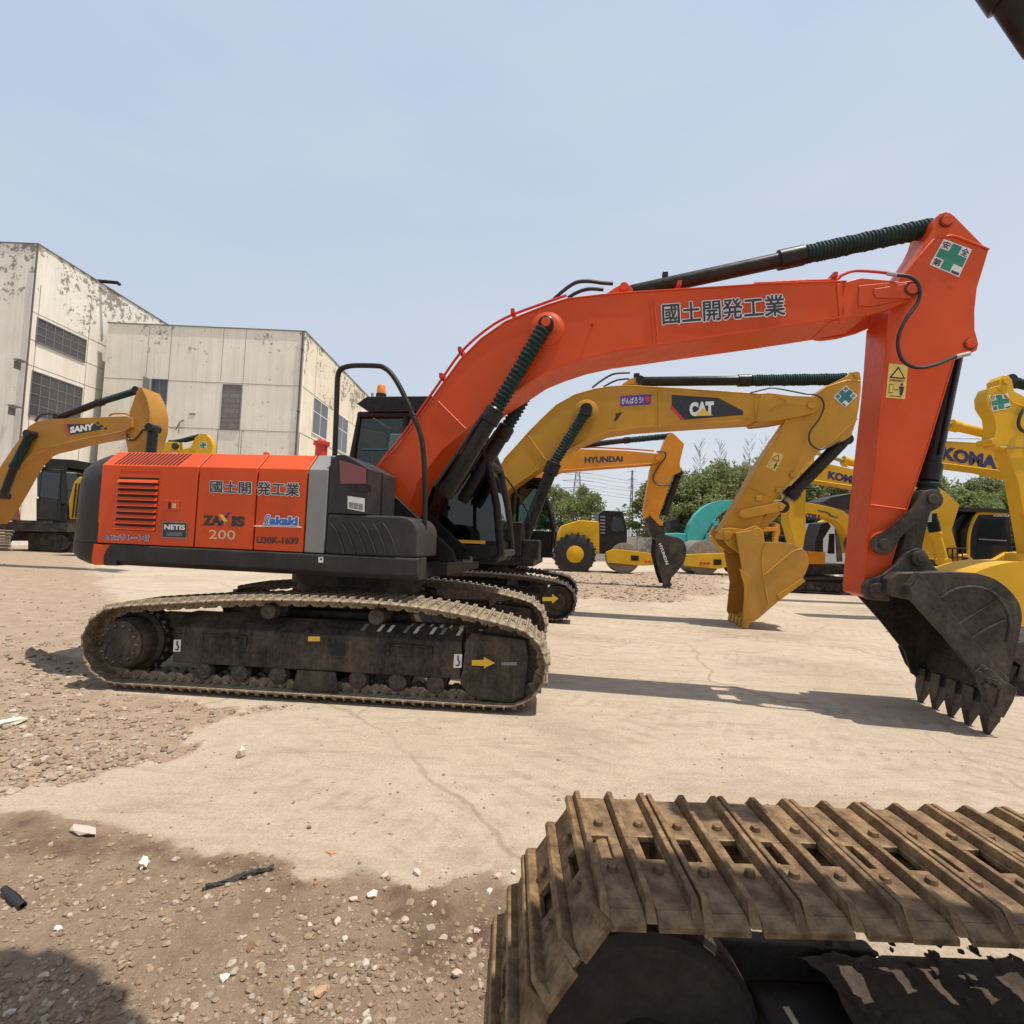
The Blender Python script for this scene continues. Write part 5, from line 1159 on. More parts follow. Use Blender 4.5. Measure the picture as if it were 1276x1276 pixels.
def cab_box(root, s, X, c0, c1, z0, z1, u0=-.3, u1=1.55, fr_mat=None, name='cab'):
    m = MB(); H = z1-z0
    pr = [(X(u0), z0), (X(u0+.05), z1-.06), (X(u1-.35), z1-.04), (X(u1-.12), z0+H*.62), (X(u1), z0+H*.35), (X(u1-.03), z0)]
    for v in (c0, c1): m.tube([(a, v, b) for a, b in pr+[pr[0]]], .045, 6); m.tube([(X(.55), v, z0), (X(.58), v, z1-.05)], .04, 6); m.span(*sorted((X(u0+.04), X(u1-.06))), v-.015, v+.015, z0, z0+H*.33)
    for p in pr: m.tube([(p[0], c0, p[1]), (p[0], c1, p[1])], .045, 6)
    m.span(*sorted((X(u0), X(u1-.06))), c0, c1, z0, z0+.05)
    o = m.build(name, fr_mat or M['black'], root)
    r = MB(); r.prism([(X(u0-.02), z1-.02), (X(u0+.08), z1+.09), (X(u1-.35), z1+.09), (X(u1-.2), z1-.0)], c0-.03, c1+.03); r.build('cab_roof', M['black'], o, .02)
    for v in (c0, c1):
        MB().prism([(X(u0+.05), z0+H*.35), (X(u0+.07), z1-.08), (X(.53), z1-.08), (X(.52), z0+H*.35)], v-.004, v+.004).build('side_window', M['glass'], o)
        MB().prism([(X(.6), z0+H*.35), (X(.62), z1-.08), (X(u1-.37), z1-.08), (X(u1-.14), z0+H*.62), (X(u1-.05), z0+H*.36)], v-.004, v+.004).build('side_window', M['glass'], o)
    fp = [pr[2], pr[3], pr[4]]
    MB().add([(a, v, b) for a, b in fp for v in (c0, c1)], [(0, 1, 3, 2), (2, 3, 5, 4)]).build('windscreen', M['glass'], o)
    st = MB(); st.span(*sorted((X(.05), X(.6))), c0+.25, c1-.25, z0+.05, z0+.5); st.span(*sorted((X(-.05), X(.12))), c0+.25, c1-.25, z0+.5, z0+1.25); st.build('operator_seat', M['char'], o, .03)
    return o
def cylinder(fr, root, p0, p1, pr, v, r, name, bell=None, pv=None, mat=None, nb=24, rb=None):
    """barrel p0->p1, rod/bellows p1->pr"""
    a, b, c = (V3(fr.px(*q, v), v) for q in (p0, p1, pr)); m = MB()
    if pv is not None: c = V3(fr.px(*pr, pv), v)
    m.lathe(a, b, [(0, r*.6), (.03, r), (.88, r), (.885, r*1.25), (.99, r*1.25), (1, r)], 18); o = m.build(name, mat or M['cylblack'], root)
    if bell: bellows(b, a.lerp(c, 1) if False else b.lerp(c, .97), rb or r*1.25, nb, M['bellows'], o, r_in=.84)
    MB().cyl(b, c, r*.5).build('rod', M['steel'], o); MB().cyl(c+Vector((0, -r*1.3, 0)), c+Vector((0, r*1.3, 0)), r*1.0).build('rod_eye', mat or M['cylblack'], o); MB().cyl(a+Vector((0, -r*1.4, 0)), a+Vector((0, r*1.4, 0)), r*.9).build('cylinder_eye', mat or M['cylblack'], o)
    return o
def link_px(fr, root, a, b, v0, v1, w, mat, name='bucket_link'):
    A_, B_ = fr.px(*a, v0), fr.px(*b, v0); m = MB(); d = (Vector(B_)-Vector(A_)).normalized(); n = Vector((-d.y, d.x))
    pts = [tuple(Vector(A_)+n*w), tuple(Vector(A_)-d*w), tuple(Vector(A_)-n*w), tuple(Vector(B_)-n*w), tuple(Vector(B_)+d*w), tuple(Vector(B_)+n*w)]
    m.prism(pts, v0, v1)
    for q in (A_, B_): m.cyl((q[0], v0-.02, q[1]), (q[0], v1+.02, q[1]), w*.6, n=14)
    return m.build(name, mat, root, .006)
# ---- ochre excavator right behind the orange one
Cf = Frame(-0.6, 11.7, -8.0); P = Cf.px
cat = thing('excavator', Cf, 'ochre yellow excavator parked right behind the orange one, its bucket resting on the concrete', 'excavator', None)
body(cat, 1, M['catyel'])
v0, v1 = -.38, .30; s0, s1 = -.30, .22
ct = Cf.tr([(627.7, 572.7), (640, 559.5), (659.5, 537.6), (675, 522), (693, 505), (716, 492), (740, 485), (761, 481.6), (782, 480.4), (848, 484), (949, 491)], v0)
cl_p = Cf.tr([(949, 522.7), (871.6, 527.5), (791.7, 533), (759, 538), (728, 549.8), (704, 562), (679, 579), (636.5, 608), (610, 640), (600, 655), (588, 655), (585, 640)], v0)
cboom = MB().prism(ct+cl_p, v0, v1).build('boom', M['catyel'], cat, .01)
flange(cboom, cl_p[:8], v0-.004, .014, M['catyel']); flange(cboom, ct, v0-.003, .011, M['catyel'])
for a, b in (((657, 541), (680, 573)), ((820, 482.5), (821, 530)), ((940, 490.5), (941, 523))): MB().tube([V3(P(*a, v0), v0-.003), V3(P(*b, v0), v0-.003)], .010, 5).build('weld_seam', M['catyel'], cboom)
pin_ = P(1010.5, 505, v0); r_ = .17
ch = Cf.tr([(948, 490.5), (958, 489.5), (985, 493), (1008, 494)], v0) + [(pin_[0]+r_*math.cos(math.radians(a)), pin_[1]+r_*math.sin(math.radians(a))) for a in range(80, -71, -25)] + Cf.tr([(995, 519), (970, 523.5), (946, 526), (942, 523)], v0)
MB().prism(ch, v0-.012, v0+.06).build('tip_cheek', M['catyel'], cboom, .01); MB().prism(ch, v1-.06, v1+.012).build('tip_cheek', M['catyel'], cboom, .01)
MB().prism(Cf.tr([(943, 491), (975, 493), (975, 522), (944, 525)], v0), v0+.062, v1-.062).build('tip_web', M['catyel'], cboom)
for q in ([(958, 512), (980, 500), (963, 492)], [(958, 512), (982, 504)]): MB().tube([V3(P(*a, v0), v0-.014) for a in q], .012, 5).build('cast_rib', M['catyel'], cboom)
MB().cyl(V3(pin_, v0-.05), V3(pin_, v1+.05), .08).build('boom_pin', M['catyel'], cboom, .004)
pcc = P(730.5, 512, v0); MB().lathe(V3(pcc, v0+.02), V3(pcc, v0-.04), [(0, .26), (.6, .25), (1, .18)], 32).build('pin_boss', M['catyel'], cboom)
q = [(837, 492), (895, 496), (926, 512), (926, 517), (853, 523), (837, 505)]
sticker(Cf, q, v0, M['blackvinyl'], cboom, 'maker_panel', .004); sticker(Cf, [(837, 505), (853, 523), (849, 523.5), (836, 509)], v0, M['red'], cboom, 'maker_stripe', .006)
lettering(Cf, 'CAT', (859, 519), (889.5, 517.5), (859, 501.5), v0, M['white'], cboom, lift=.008, bold=.07); sticker(Cf, [(867, 518.6), (875.5, 509), (888, 517.8)], v0, M['arrow'], cboom, 'triangle_mark', .012)
q = [(773, 493.5), (812, 491), (811, 504), (773, 506.5)]; s_ = sticker(Cf, q, v0, M['purple'], cboom, 'slogan_sticker', .004); lettering(Cf, 'がんばろう!', sub(q, .04, .8), sub(q, .74, .8), sub(q, .04, .2), v0, M['white'], s_, lift=.007, bold=.05)
MB().lathe(V3(P(807, 497.5, v0), v0), V3(P(807, 497.5, v0), v0-.009), [(0, .06), (1, .06)], 16).build('round_mark', M['red'], s_)
sticker(Cf, [(766, 516), (775, 513.5), (774, 516), (768, 524), (764, 525), (768, 518)], v0, M['oldsteel'], cboom, 'clip_shadow', .01)  # small fixture's cast shadow, painted on the boom as a dark flat shape
for pts, r in (([(738, 483), (750, 474), (765, 466), (785, 464.5)], .022), ([(752, 482), (768, 474), (784, 472)], .02)): MB().tube(smooth_path([V3(P(x, y, -.1), -.1) for x, y in pts], 5), r, 6).build('hose', M['rubber'], cboom)
MB().prism(Cf.tr([(775, 481), (785, 474), (792, 473), (796, 480)], 0), -.14, .08).build('cylinder_bracket', M['catyel'], cboom); k = MB(); u, z = P(793, 470, 0); k.span(u-.06, u+.06, -.1, .04, z-.05, z+.06); k.build('hose_block', M['black'], cboom)
MB().tube(smooth_path([V3(P(x, y, v0-.04), v0-.04) for x, y in ((935, 489.5), (955, 484.5), (965, 483.5), (990, 488), (1005, 491), (1015, 491.5), (1024, 497), (1026.5, 508), (1020, 523), (1011, 535), (1008, 545), (1011, 554), (1022, 560), (1035, 556), (1047, 549))], 5), .018, 6).build('hose', M['rubber'], cboom)
cylinder(Cf, cat, (797, 475.5), (936, 474.2), (1066, 467.5), -.04, .105, 'arm_cylinder', True, pv=s0, nb=40, rb=.125)
for v in (v0-.16, v1+.16): cylinder(Cf, cat, (640, 702), (691, 576), (730.5, 512), v, .13, 'boom_cylinder', True, nb=18, rb=.115)
st = Cf.tr([(1073, 471), (1071, 465), (1066, 462.6), (1060, 464.5), (1055, 469), (1029, 481), (1016, 492), (1000, 512), (984, 521.8), (972.8, 538.7), (944.6, 581), (916.4, 631.7), (899, 660), (902, 668), (910, 672), (930, 668), (944.6, 657), (958.7, 631.7), (970, 615), (1022, 561), (1052, 549), (1061, 543), (1068, 521.8), (1070.5, 507), (1073, 485)], s0)
cst = MB().prism(st, s0, s1).build('stick', M['catyel'], cat, .01)
for q in ([(1068, 522), (1040, 548), (1022, 561), (970, 615), (957, 634)], [(984, 522), (972, 538.7), (944.6, 581), (916.4, 631.7), (900, 658)], [(1016, 492), (1029, 482.5), (1055, 474), (1072, 475)], [(934, 607), (962, 620)], [(898, 662), (928, 660)]): MB().tube([V3(P(*a, s0), s0-.003) for a in q], .014, 5).build('edge_weld', M['catyel'], cst)
cross_sticker(Cf, [(1054, 480), (1068.5, 493), (1053, 508), (1038.5, 494.5)], s0, cst, M['tealgreen'])
warning_sticker(Cf, [(964.5, 563), (976.5, 567), (966, 587), (954.5, 582)], s0, cst)
for (x, y) in ((1067, 467), (991, 590)): p_ = P(x, y, s0); MB().cyl(V3(p_, s0-.03), V3(p_, s1+.03), .06).build('stick_pin', M['catyel'], cst, .004)
k = MB()
for x, y in ((988, 592), (970, 611), (945, 621)): u, z = P(x, y, s0); k.span(u-.06, u+.06, s0-.05, s0, z-.05, z+.05)
k.build('pipe_bracket', M['catyel'], cst, .01)
cylinder(Cf, cat, (1051, 549), (982, 620), (972, 632), -.04, .13, 'bucket_cylinder', False)
for v in (s0-.10, s1+.05): link_px(Cf, cat, (925.5, 641), (974, 631), v, v+.05, .09, M['catyel'])
link_px(Cf, cat, (974, 631), (941, 663), -.2, .12, .09, M['catyel'])
b0, b1 = -.62, .52
bk_, _ = make_bucket(Cf, cat, [(917, 664), (936, 661), (953, 675.5), (972.8, 675.5), (992, 679), (1005, 689), (1008, 702), (1001, 719), (985, 736), (967, 752), (945, 771), (930, 780), (925, 770), (929, 730), (923, 700)], [0, 1, 2, 3, 4, 5, 6, 7, 8, 9, 10, 11], b0, b1, M['catbk'], 11, (928, 787), 5, tooth_w=.15, curve=(3, 9))
MB().tube(smooth_path([V3(P(x, y, b0), b0-.004) for x, y in ((953, 716), (975, 697), (990, 686), (1000, 684))], 4), .014, 5).build('pressed_rib', M['catyel'], bk_); MB().tube(smooth_path([V3(P(x, y, b0), b0-.004) for x, y in ((953, 677), (949, 700), (953, 730), (957, 752))], 4), .014, 5).build('pressed_rib', M['catyel'], bk_)
k = MB()
for q in ([(921, 708), (935, 719), (929, 745), (937, 770), (926, 774), (927, 730)], [(968, 741), (1000, 720), (1003, 724), (971, 748)]): k.prism(Cf.tr(q, b0), b0-.03, b0-.001)
k.build('side_wear_plate', M['catyel'], bk_, .005)
for v in (s0-.16, s1+.06): MB().prism(Cf.tr([(893, 664), (897, 659), (906, 658), (925, 660), (938, 655), (948, 661), (950, 678), (920, 690), (905, 680)], s0), v, v+.06).build('bucket_ear', M['catyel'], bk_, .01)
for (x, y) in ((906.5, 667), (943, 663)): p_ = P(x, y, s0-.16); MB().cyl(V3(p_, s0-.2), V3(p_, s1+.16), .085).build('bucket_pin', M['catyel'], bk_, .01)
T3 = Frame(-.6, 11.7, -8); sticker(T3, [(676, 744), (688, 744), (688, 740), (696, 746), (688, 752), (688, 749), (676, 749)], -1.1-.33, M['arrow'], cat, 'travel_arrow', .006)

# ---- amber excavator with lettered boom and black bucket
Hf = Frame(-1.5, 20.6, -7.0); P = Hf.px
hy = thing('excavator', Hf, 'amber yellow excavator further back whose black bucket carries white lettering', 'excavator'); body(hy, 1, M['hyu'])
v0, v1 = -.34, .30; s0, s1 = -.26, .2
hb_ = MB().prism(Hf.tr([(600, 655), (612, 628), (640, 585), (665, 567), (690, 561), (725, 559.5), (780, 561.5), (817.5, 565), (824, 569), (824, 575), (813, 578), (780, 580.5), (751.7, 582.5), (701, 586.5), (670, 600), (645, 630), (625, 665), (605, 668)], v0), v0, v1).build('boom', M['hyu'], hy, .01)
lettering(Hf, 'HYUNDAI', (728.5, 577), (776, 575.5), (728.5, 569.5), v0, M['txt'], hb_, bold=.05); p_ = P(819.7, 571, v0); MB().cyl(V3(p_, v0-.06), V3(p_, v1+.06), .09).build('boom_pin', M['hyu'], hb_)
MB().tube([V3(P(x, y, v0), v0-.004) for x, y in ((701, 586), (752, 582), (813, 577.5))], .016, 5).build('edge_weld', M['hyu'], hb_); MB().tube([V3(P(x, y, 0), 0) for x, y in ((690, 559), (740, 557.5), (790, 560), (815, 562))], .03, 5).build('hydraulic_pipe', M['hyu'], hb_)
cylinder(Hf, hy, (728, 555), (784, 548.3), (835, 541.8), 0, .105, 'arm_cylinder', True, pv=s0, rb=.12)
hs = MB().prism(Hf.tr([(829.6, 546), (833, 540.5), (837, 538.7), (841, 541.5), (852.6, 553), (850, 564), (847, 577), (848.5, 588), (837, 593), (830, 618), (821, 644), (813, 648), (803, 645), (802, 636), (806, 612), (811, 583.6), (818, 566), (824, 560)], s0), s0, s1).build('stick', M['hyu'], hy, .01)
MB().tube(smooth_path([V3(P(x, y, s0-.1), s0-.1) for x, y in ((818, 563), (828, 563), (829, 570), (820, 582), (814, 594), (817, 602), (826, 605), (836, 604))], 4), .03, 6).build('hose', M['rubber'], hs)
cylinder(Hf, hy, (846, 590), (827, 642), (822, 655), 0, .13, 'bucket_cylinder', False)
b0, b1 = -.55, .5
hk, _ = make_bucket(Hf, hy, [(818, 668), (826, 666), (839.4, 668.5), (850.4, 673), (855, 682.4), (855, 691), (852.6, 700), (845, 711), (837, 719.7), (834, 730), (827, 729), (822, 715), (816, 690)], list(range(10)), b0, b1, M['bucketblack'], 9, (831, 733.5), 5, tooth_w=.16, curve=(1, 8))
lettering(Hf, 'HYUNDAI', (820.5, 678), (830, 704), (823.8, 676.5), b0, M['white'], hk, lift=.01, bold=.04)
link_px(Hf, hy, (812, 640), (824, 653), s0-.08, s0-.03, .09, M['hyu']); link_px(Hf, hy, (824, 653), (826, 668), -.15, .1, .09, M['black']); MB().prism(Hf.tr([(804, 648), (812, 640), (828, 662), (822, 676), (812, 668)], s0), s0-.05, s1+.05).build('bucket_ear', M['bucketblack'], hk)

# ---- golden excavator at the left edge
Sf = Frame(-19.5, 17.6, -4.0); P = Sf.px
sn = thing('excavator', Sf, 'golden yellow excavator at the left edge with a black maker panel on its boom', 'excavator')
body(sn, 1, M['sany'], k=1.1, shift=-2.2, tracks=True)
v0, v1 = -.4, .35; s0, s1 = -.3, .25
sb = MB().prism(Sf.tr([(-30, 640), (-12, 600), (0, 582), (14, 561), (28, 542), (36, 531), (46, 525), (60, 522.5), (100, 520.5), (158, 518.5), (164, 521), (164, 532), (152, 539), (110, 546), (86, 551), (64, 557), (48, 560.5), (40, 564), (28, 576), (18, 592), (8, 610), (-6, 634), (-20, 652), (-34, 652)], v0), v0, v1).build('boom', M['sany'], sn, .01)
MB().tube([V3(P(x, y, v0), v0-.004) for x, y in ((30, 580), (46, 566), (64, 557), (86, 551), (110, 546), (152, 538))], .02, 5).build('edge_weld', M['sany'], sb)
sticker(Sf, [(83, 528.5), (118, 528), (128, 535), (88, 542)], v0, M['blackvinyl'], sb, 'maker_panel', .005); sticker(Sf, [(79, 528.8), (82, 528.7), (87.5, 542.5), (85.5, 543)], v0, M['red'], sb, 'maker_stripe', .005)
for x, y in ((119.5, 526), (124, 529.5), (129, 532.5), (121, 531)): sticker(Sf, [(x, y), (x+4, y-.2), (x+5, y+2.6), (x+1, y+3)], v0, M['blackvinyl'], sb, 'square_mark', .005)
lettering(Sf, 'SANY', (87.5, 540), (117, 535.5), (87.5, 532), v0, M['white'], sb, lift=.009, bold=.06)
MB().tube(smooth_path([V3(P(x, y, -.1), -.1) for x, y in ((44, 525), (50, 518), (60, 515.5), (72, 518))], 4), .04, 6).build('hose', M['rubber'], sb); MB().tube(smooth_path([V3(P(x, y, -.1), -.1) for x, y in ((136, 518), (142, 515.5), (158, 516), (166, 522))], 4), .03, 6).build('hydraulic_pipe', M['sany'], sb)
cylinder(Sf, sn, (74, 520), (128, 500), (172, 486.5), 0, .11, 'arm_cylinder', True, rb=.11)
for v in (v0-.16, v1+.16): cylinder(Sf, sn, (4, 618), (19, 579), (38, 541), v, .12, 'boom_cylinder', True, rb=.13)
so_ = Sf.tr([(170, 488), (173, 483.5), (177, 482.5), (178, 485), (184, 497), (188, 515), (187, 535), (184, 545), (181, 560), (178, 600), (160, 600), (159, 560), (156, 545), (157, 538), (162, 527), (161, 514), (165, 503)], s0)
ss = MB().prism(so_, s0, s1+.25).build('stick', M['sany'], sn, .012); MB().tube([V3(P(x, y, s0), s0-.004) for x, y in ((177, 484), (183.5, 497), (187.5, 515), (186.5, 535), (181, 560))], .022, 5).build('edge_weld', M['sany'], ss)
MB().tube(smooth_path([V3(P(x, y, s0-.05), s0-.05) for x, y in ((158, 540), (160, 548), (167, 548), (174, 541), (178, 536), (186, 535))], 4), .03, 6).build('hose', M['rubber'], ss)
cylinder(Sf, sn, (191, 534), (188, 572), (187, 590), s0-.1, .15, 'bucket_cylinder', False)

# ---- dark cab machine below the golden boom and the yellow one behind it
Bf = Frame(*ground_at(62, 688).xy, 0); P = Bf.px
dk = thing('excavator', Bf, 'black cab and dark undercarriage standing under the golden boom', 'excavator')
cab_box(dk, 1, lambda u: u*.68-.15, .0, 1.3, P(60, 651, 0)[1], P(60, 584, 0)[1], u0=-.9, u1=1.2)
MB().prism(Bf.tr([(47, 588), (76, 590), (75, 622), (47, 619)], 0), -.03, -.01).build('door_window', M['darkglass'], dk); MB().prism(Bf.tr([(46, 621), (76, 624), (76, 648), (46, 647)], 0), -.03, -.01).build('door_panel', M['char'], dk)
MB().prism(Bf.tr([(56, 571), (92, 573), (90, 583), (56, 582)], 0), 0, 1.3).build('roof_guard', M['black'], dk)  # black slab standing in for the dark, shaded doorway in the wall behind
m = MB(); m.prism(Bf.tr([(-5, 650), (88, 652), (88, 663), (-5, 661)], 0), -.2, 1.8); m.prism(Bf.tr([(6, 660), (90, 660), (90, 674), (6, 674)], .4), .4, 1.9); m.prism(Bf.tr([(22, 648), (70, 649.5), (70, 653), (22, 652)], 0), -.25, -.2); m.build('platform', M['under'], dk)
m = MB(); m.prism(Bf.tr([(28, 664), (88, 664), (95, 690), (28, 690)], 0), .3, 2.2); m.cyl(V3(P(78, 676, .2), .1), V3(P(78, 676, .2), .5), .38); m.build('undercarriage', M['under'], dk)
m = MB()
for i in range(7):
    z = .08+i*.15; bulge = .16*math.sin(math.pi*(i+.5)/7); u0, _ = P(-12, 670, 0); u1, _ = P(26, 670, 0); m.box(((u0+u1)/2, -.35-bulge*1.2, z), (u1-u0, .05, .13), Matrix.Rotation((i-3)*.28, 3, 'X'))
m.build('crawler_track', M['shoe'], dk, .005)
m = MB(); m.prism(Bf.tr([(-6, 622), (10, 616), (26, 630), (28, 648), (-6, 650)], 0), -.4, -.1); m.build('covered_hose_bundle', M['pinkcap'], dk)
Yf = Frame(*ground_at(92, 693).xy, 0); yb = thing('excavator', Yf, 'bright yellow machine body squeezed between the black cab and the charcoal counterweight', 'excavator')
MB().prism(Yf.tr([(86, 647), (85, 625), (92, 600), (98, 594), (120, 594), (120, 647)], 0), 0, 1.6).build('engine_hood', M['komyel'], yb, .06); m = MB(); m.prism(Yf.tr([(84, 648), (120, 648), (120, 652), (84, 652)], 0), 0, 1.6); m.span(0, 1.5, .2, 1.5, .0, .9); m.build('undercarriage', M['under'], yb)
for x in (90, 94): MB().tube([V3(Yf.px(x, 645, -.03), -.03), V3(Yf.px(x+5, 602, -.03), -.03)], .03, 5).build('body_rib', M['black'], yb)
# ---- small yellow boom over the hood
If = Frame(*ground_at(225, 686).xy, 0); If.o.z = 0; P = If.px
ib = thing('excavator', If, 'small bright yellow excavator showing only its boom and stick head above the orange hood', 'excavator'); body(ib, 1, M['komyel'], k=.8, shift=-4.0)
o = MB().prism(If.tr([(140, 610), (160, 580), (182, 560), (193, 554.5), (212, 550), (222, 551), (222, 562), (200, 563), (185, 570), (165, 595), (150, 618)], -.25), -.25, .25).build('boom', M['komyel'], ib, .01)
o = MB().prism(If.tr([(243, 545), (250, 540), (257, 541), (263, 548), (265.5, 556), (262, 570), (258, 600), (248, 600), (244, 570), (243, 562), (236, 559), (240, 552)], -.2), -.2, .2).build('stick', M['komyel'], ib, .01)
cross_sticker(If, [(249, 551), (257, 550.5), (257.5, 558.5), (249.5, 559)], -.2, o, M['tealgreen'], False); MB().prism(If.tr([(221, 562), (240, 557), (246, 563), (222, 567)], -.15), -.15, .15).build('boom_tip', M['komyel'], o)
cylinder(If, ib, (214, 551), (232, 548), (248, 544), 0, .13, 'arm_cylinder', True, mat=M['bellows']); MB().lathe(V3(If.px(218, 556, -.3), -.35), V3(If.px(218, 556, -.3), -.2), [(0, .2), (1, .22)], 16).build('hose_reel', M['rubber'], o)

# ---- yellow machine with the lettered boom left of the orange stick, its cab right of it
Kf = Frame((1235-638)/FPX*16.2, 16.2, 0); P = Kf.px
k1 = thing('excavator', Kf, 'bright yellow excavator with the black roofed cab seen just right of the orange stick', 'excavator')
v0, v1 = -.32, .3
path = [(a, b) for a, b in track_path(-1.75, 1.75, .37, .42, [(-1, .85), (0, .9), (1, .88)])]
for v in (.1, 2.3): merged_track(k1, v, .6, path, .19, (M['shoe_dark'], M['under']), (-1.3, 1.4), (-1.75, 1.75, .42, .3))
m = MB(); m.span(-1.6, 2.2, -.2, 2.4, 1.0, 1.22); m.build('upper_frame', M['komyel'], k1, .02)
m = MB(); m.prism(Kf.tr([(1194, 706), (1196, 692), (1206, 690), (1214, 698), (1240, 697), (1256, 688), (1300, 688), (1300, 712), (1194, 710)], -.24), -.24, .2); m.build('front_panel', M['komyel'], k1, .03)
MB().lathe(V3(P(1202.5, 699, -.25), -.27), V3(P(1202.5, 699, -.25), -.245), [(0, .12), (1, .12)], 20).build('round_opening', M['black'], k1)
co_ = MB().prism(Kf.tr([(1200, 704), (1201, 660), (1212, 641), (1220, 637), (1256, 638), (1259, 643), (1264, 700), (1256, 702), (1242, 702)], -.1), -.1, 1.0).build('cab', M['black'], k1, .05, seg=3)
sticker(Kf, [(1222, 647), (1252, 647), (1255, 694), (1215, 695)], -.1, M['darkglass'], co_, 'door_window', .006); sticker(Kf, [(1219, 671), (1254, 673), (1254, 674.5), (1219, 672.5)], -.1, M['steel'], co_, 'door_bar', .01)
MB().tube(smooth_path([V3(P(x, y, -.1), -.11) for x, y in ((1206, 700), (1207, 665), (1216, 642), (1224, 639.5), (1254, 640))], 4), .05, 6).build('cab_edge', M['komyel'], co_)
lettering(Kf, 'KOMATSU', (1237, 643.8), (1256, 644.2), (1237, 641), -.1, M['white'], co_, lift=.03, bold=.03)
g = MB(); g.prism(Kf.tr([(1188, 703), (1190, 650), (1200, 640), (1216, 640), (1205, 655), (1200, 703)], .1), .1, .95); g.build('windscreen_cab', M['darkglass'], co_, .03)
MB().prism(Kf.tr([(1184.6, 634), (1187, 631), (1259, 634.5), (1259.8, 639), (1215, 638), (1186, 637)], -.2), -.2, 1.1).build('cab_roof', M['black'], co_, .01)
gd = MB()
for x in (1181, 1187, 1193, 1199): gd.tube([V3(P(x, 705, -.35), -.35), V3(P(x, 683, -.35), -.35)], .02, 5)
for y in (683, 694, 705): gd.tube([V3(P(1181, y, -.35), -.35), V3(P(1205, y+.5, -.35), -.35)], .02, 5)
gd.build('guard_rail', M['black'], k1)
kb = MB().prism(Kf.tr([(1005, 577), (1030, 577.5), (1070, 586), (1110, 589), (1140, 593), (1163, 603), (1180, 615), (1196, 629), (1186, 660), (1194, 690), (1184, 700), (1172, 690), (1168, 660), (1158, 640), (1135, 622), (1100, 614), (1070, 607), (1030, 601), (1004, 597), (999, 588)], v0), v0, v1).build('boom', M['komyel'], k1, .01)
MB().tube([V3(P(x, y, v0), v0-.004) for x, y in ((1004, 597), (1030, 601), (1070, 607))], .02, 5).build('edge_weld', M['komyel'], kb); lettering(Kf, 'KOMATSU', (1031, 596.5), (1094, 609.5), (1032.5, 586.5), v0, M['kblue'], kb, bold=.06)
cylinder(Kf, k1, (1090, 581), (1050, 574), (1010, 562), 0, .13, 'arm_cylinder', False, mat=M['komyel'])
ks = MB().prism(Kf.tr([(1004, 562), (1012, 558), (1016, 566), (1012, 590), (1004, 608), (1004, 660), (1001, 682), (992, 682), (983, 650), (984, 615), (996, 590), (999, 574)], -.24), -.24, .24).build('stick', M['komyel'], k1, .01)
cylinder(Kf, k1, (1176, 700), (1165, 662), (1158, 635), v0-.2, .13, 'boom_cylinder', True, mat=M['komyel'])
sticker(Kf, [(1158, 672), (1164, 697), (1155, 697)], v0-.3, M['komyel'], kb, 'marker_plate', .0)
# ---- the nearer lettered boom right of the orange stick
Lf = Frame(16.5, 12.6, 0); P = Lf.px
k2 = thing('excavator', Lf, 'yellow excavator reaching in from the right with a lettered boom above the black roofed cab', 'excavator'); body(k2, -1, M['komyel'], shift=1.0)
v0, v1 = -.32, .3
kb = MB().prism(Lf.tr([(1092, 543), (1110, 540), (1170, 549), (1232, 552.5), (1300, 556), (1345, 575), (1390, 640), (1375, 650), (1330, 610), (1290, 597), (1240, 586), (1170, 577), (1110, 568), (1092, 560)], v0), v0, v1).build('boom', M['komyel'], k2, .01)
lettering(Lf, 'KOMATSU', (1172.5, 572.5), (1281, 593), (1174, 555.5), v0, M['kblue'], kb, bold=.06)
MB().tube([V3(P(x, y, v0), v0-.004) for x, y in ((1110, 568), (1170, 577), (1240, 586), (1290, 597))], .018, 5).build('edge_weld', M['komyel'], kb)
cylinder(Lf, k2, (1265, 548), (1184, 529.5), (1112, 517), 0, .12, 'arm_cylinder', False, mat=M['komyel'])
MB().prism(Lf.tr([(1104, 514), (1114, 509), (1122, 520), (1116, 560), (1122, 600), (1120, 660), (1100, 660), (1094, 590), (1096, 550)], -.24), -.24, .24).build('stick', M['komyel'], k2, .01)
MB().tube([V3(P(1150, 546, v0), v0), V3(P(1240, 547, v0), v0)], .012, 5).build('hydraulic_pipe', M['steel'], kb)
# ---- yellow stick with cross sticker at the right edge
Gf = Frame(14.2, 10.4, 0); P = Gf.px
k3 = thing('excavator', Gf, 'nearest yellow excavator cut off by the right edge, white safety cross sticker on its stick', 'excavator'); body(k3, -1, M['komyel'], shift=1.4)
s0, s1 = -.28, .0
ks = MB().prism(Gf.tr([(1245, 480), (1245, 473), (1250, 467.5), (1257, 468), (1261, 473), (1264, 487), (1275, 493), (1290, 500), (1296, 530), (1290, 600), (1300, 690), (1292, 706), (1280, 706), (1272, 690), (1240, 558), (1229, 555), (1230, 547), (1236, 520), (1232, 508), (1226, 497), (1222, 494), (1222, 505), (1225, 485)][:1]+[(1245, 473), (1250, 467.5), (1257, 468), (1261, 473), (1264, 487), (1275, 493), (1290, 500), (1296, 530), (1290, 600), (1300, 690), (1292, 706), (1280, 706), (1284, 690), (1268, 600), (1254, 560), (1240, 557), (1238, 548), (1241, 535), (1239, 520), (1230, 506), (1229, 494), (1234, 483)], s0), s0, s1).build('stick', M['komyel'], k3, .012)
cross_sticker(Gf, [(1232, 493), (1256, 490), (1260, 508), (1236.5, 513)], s0, ks, M['green'])
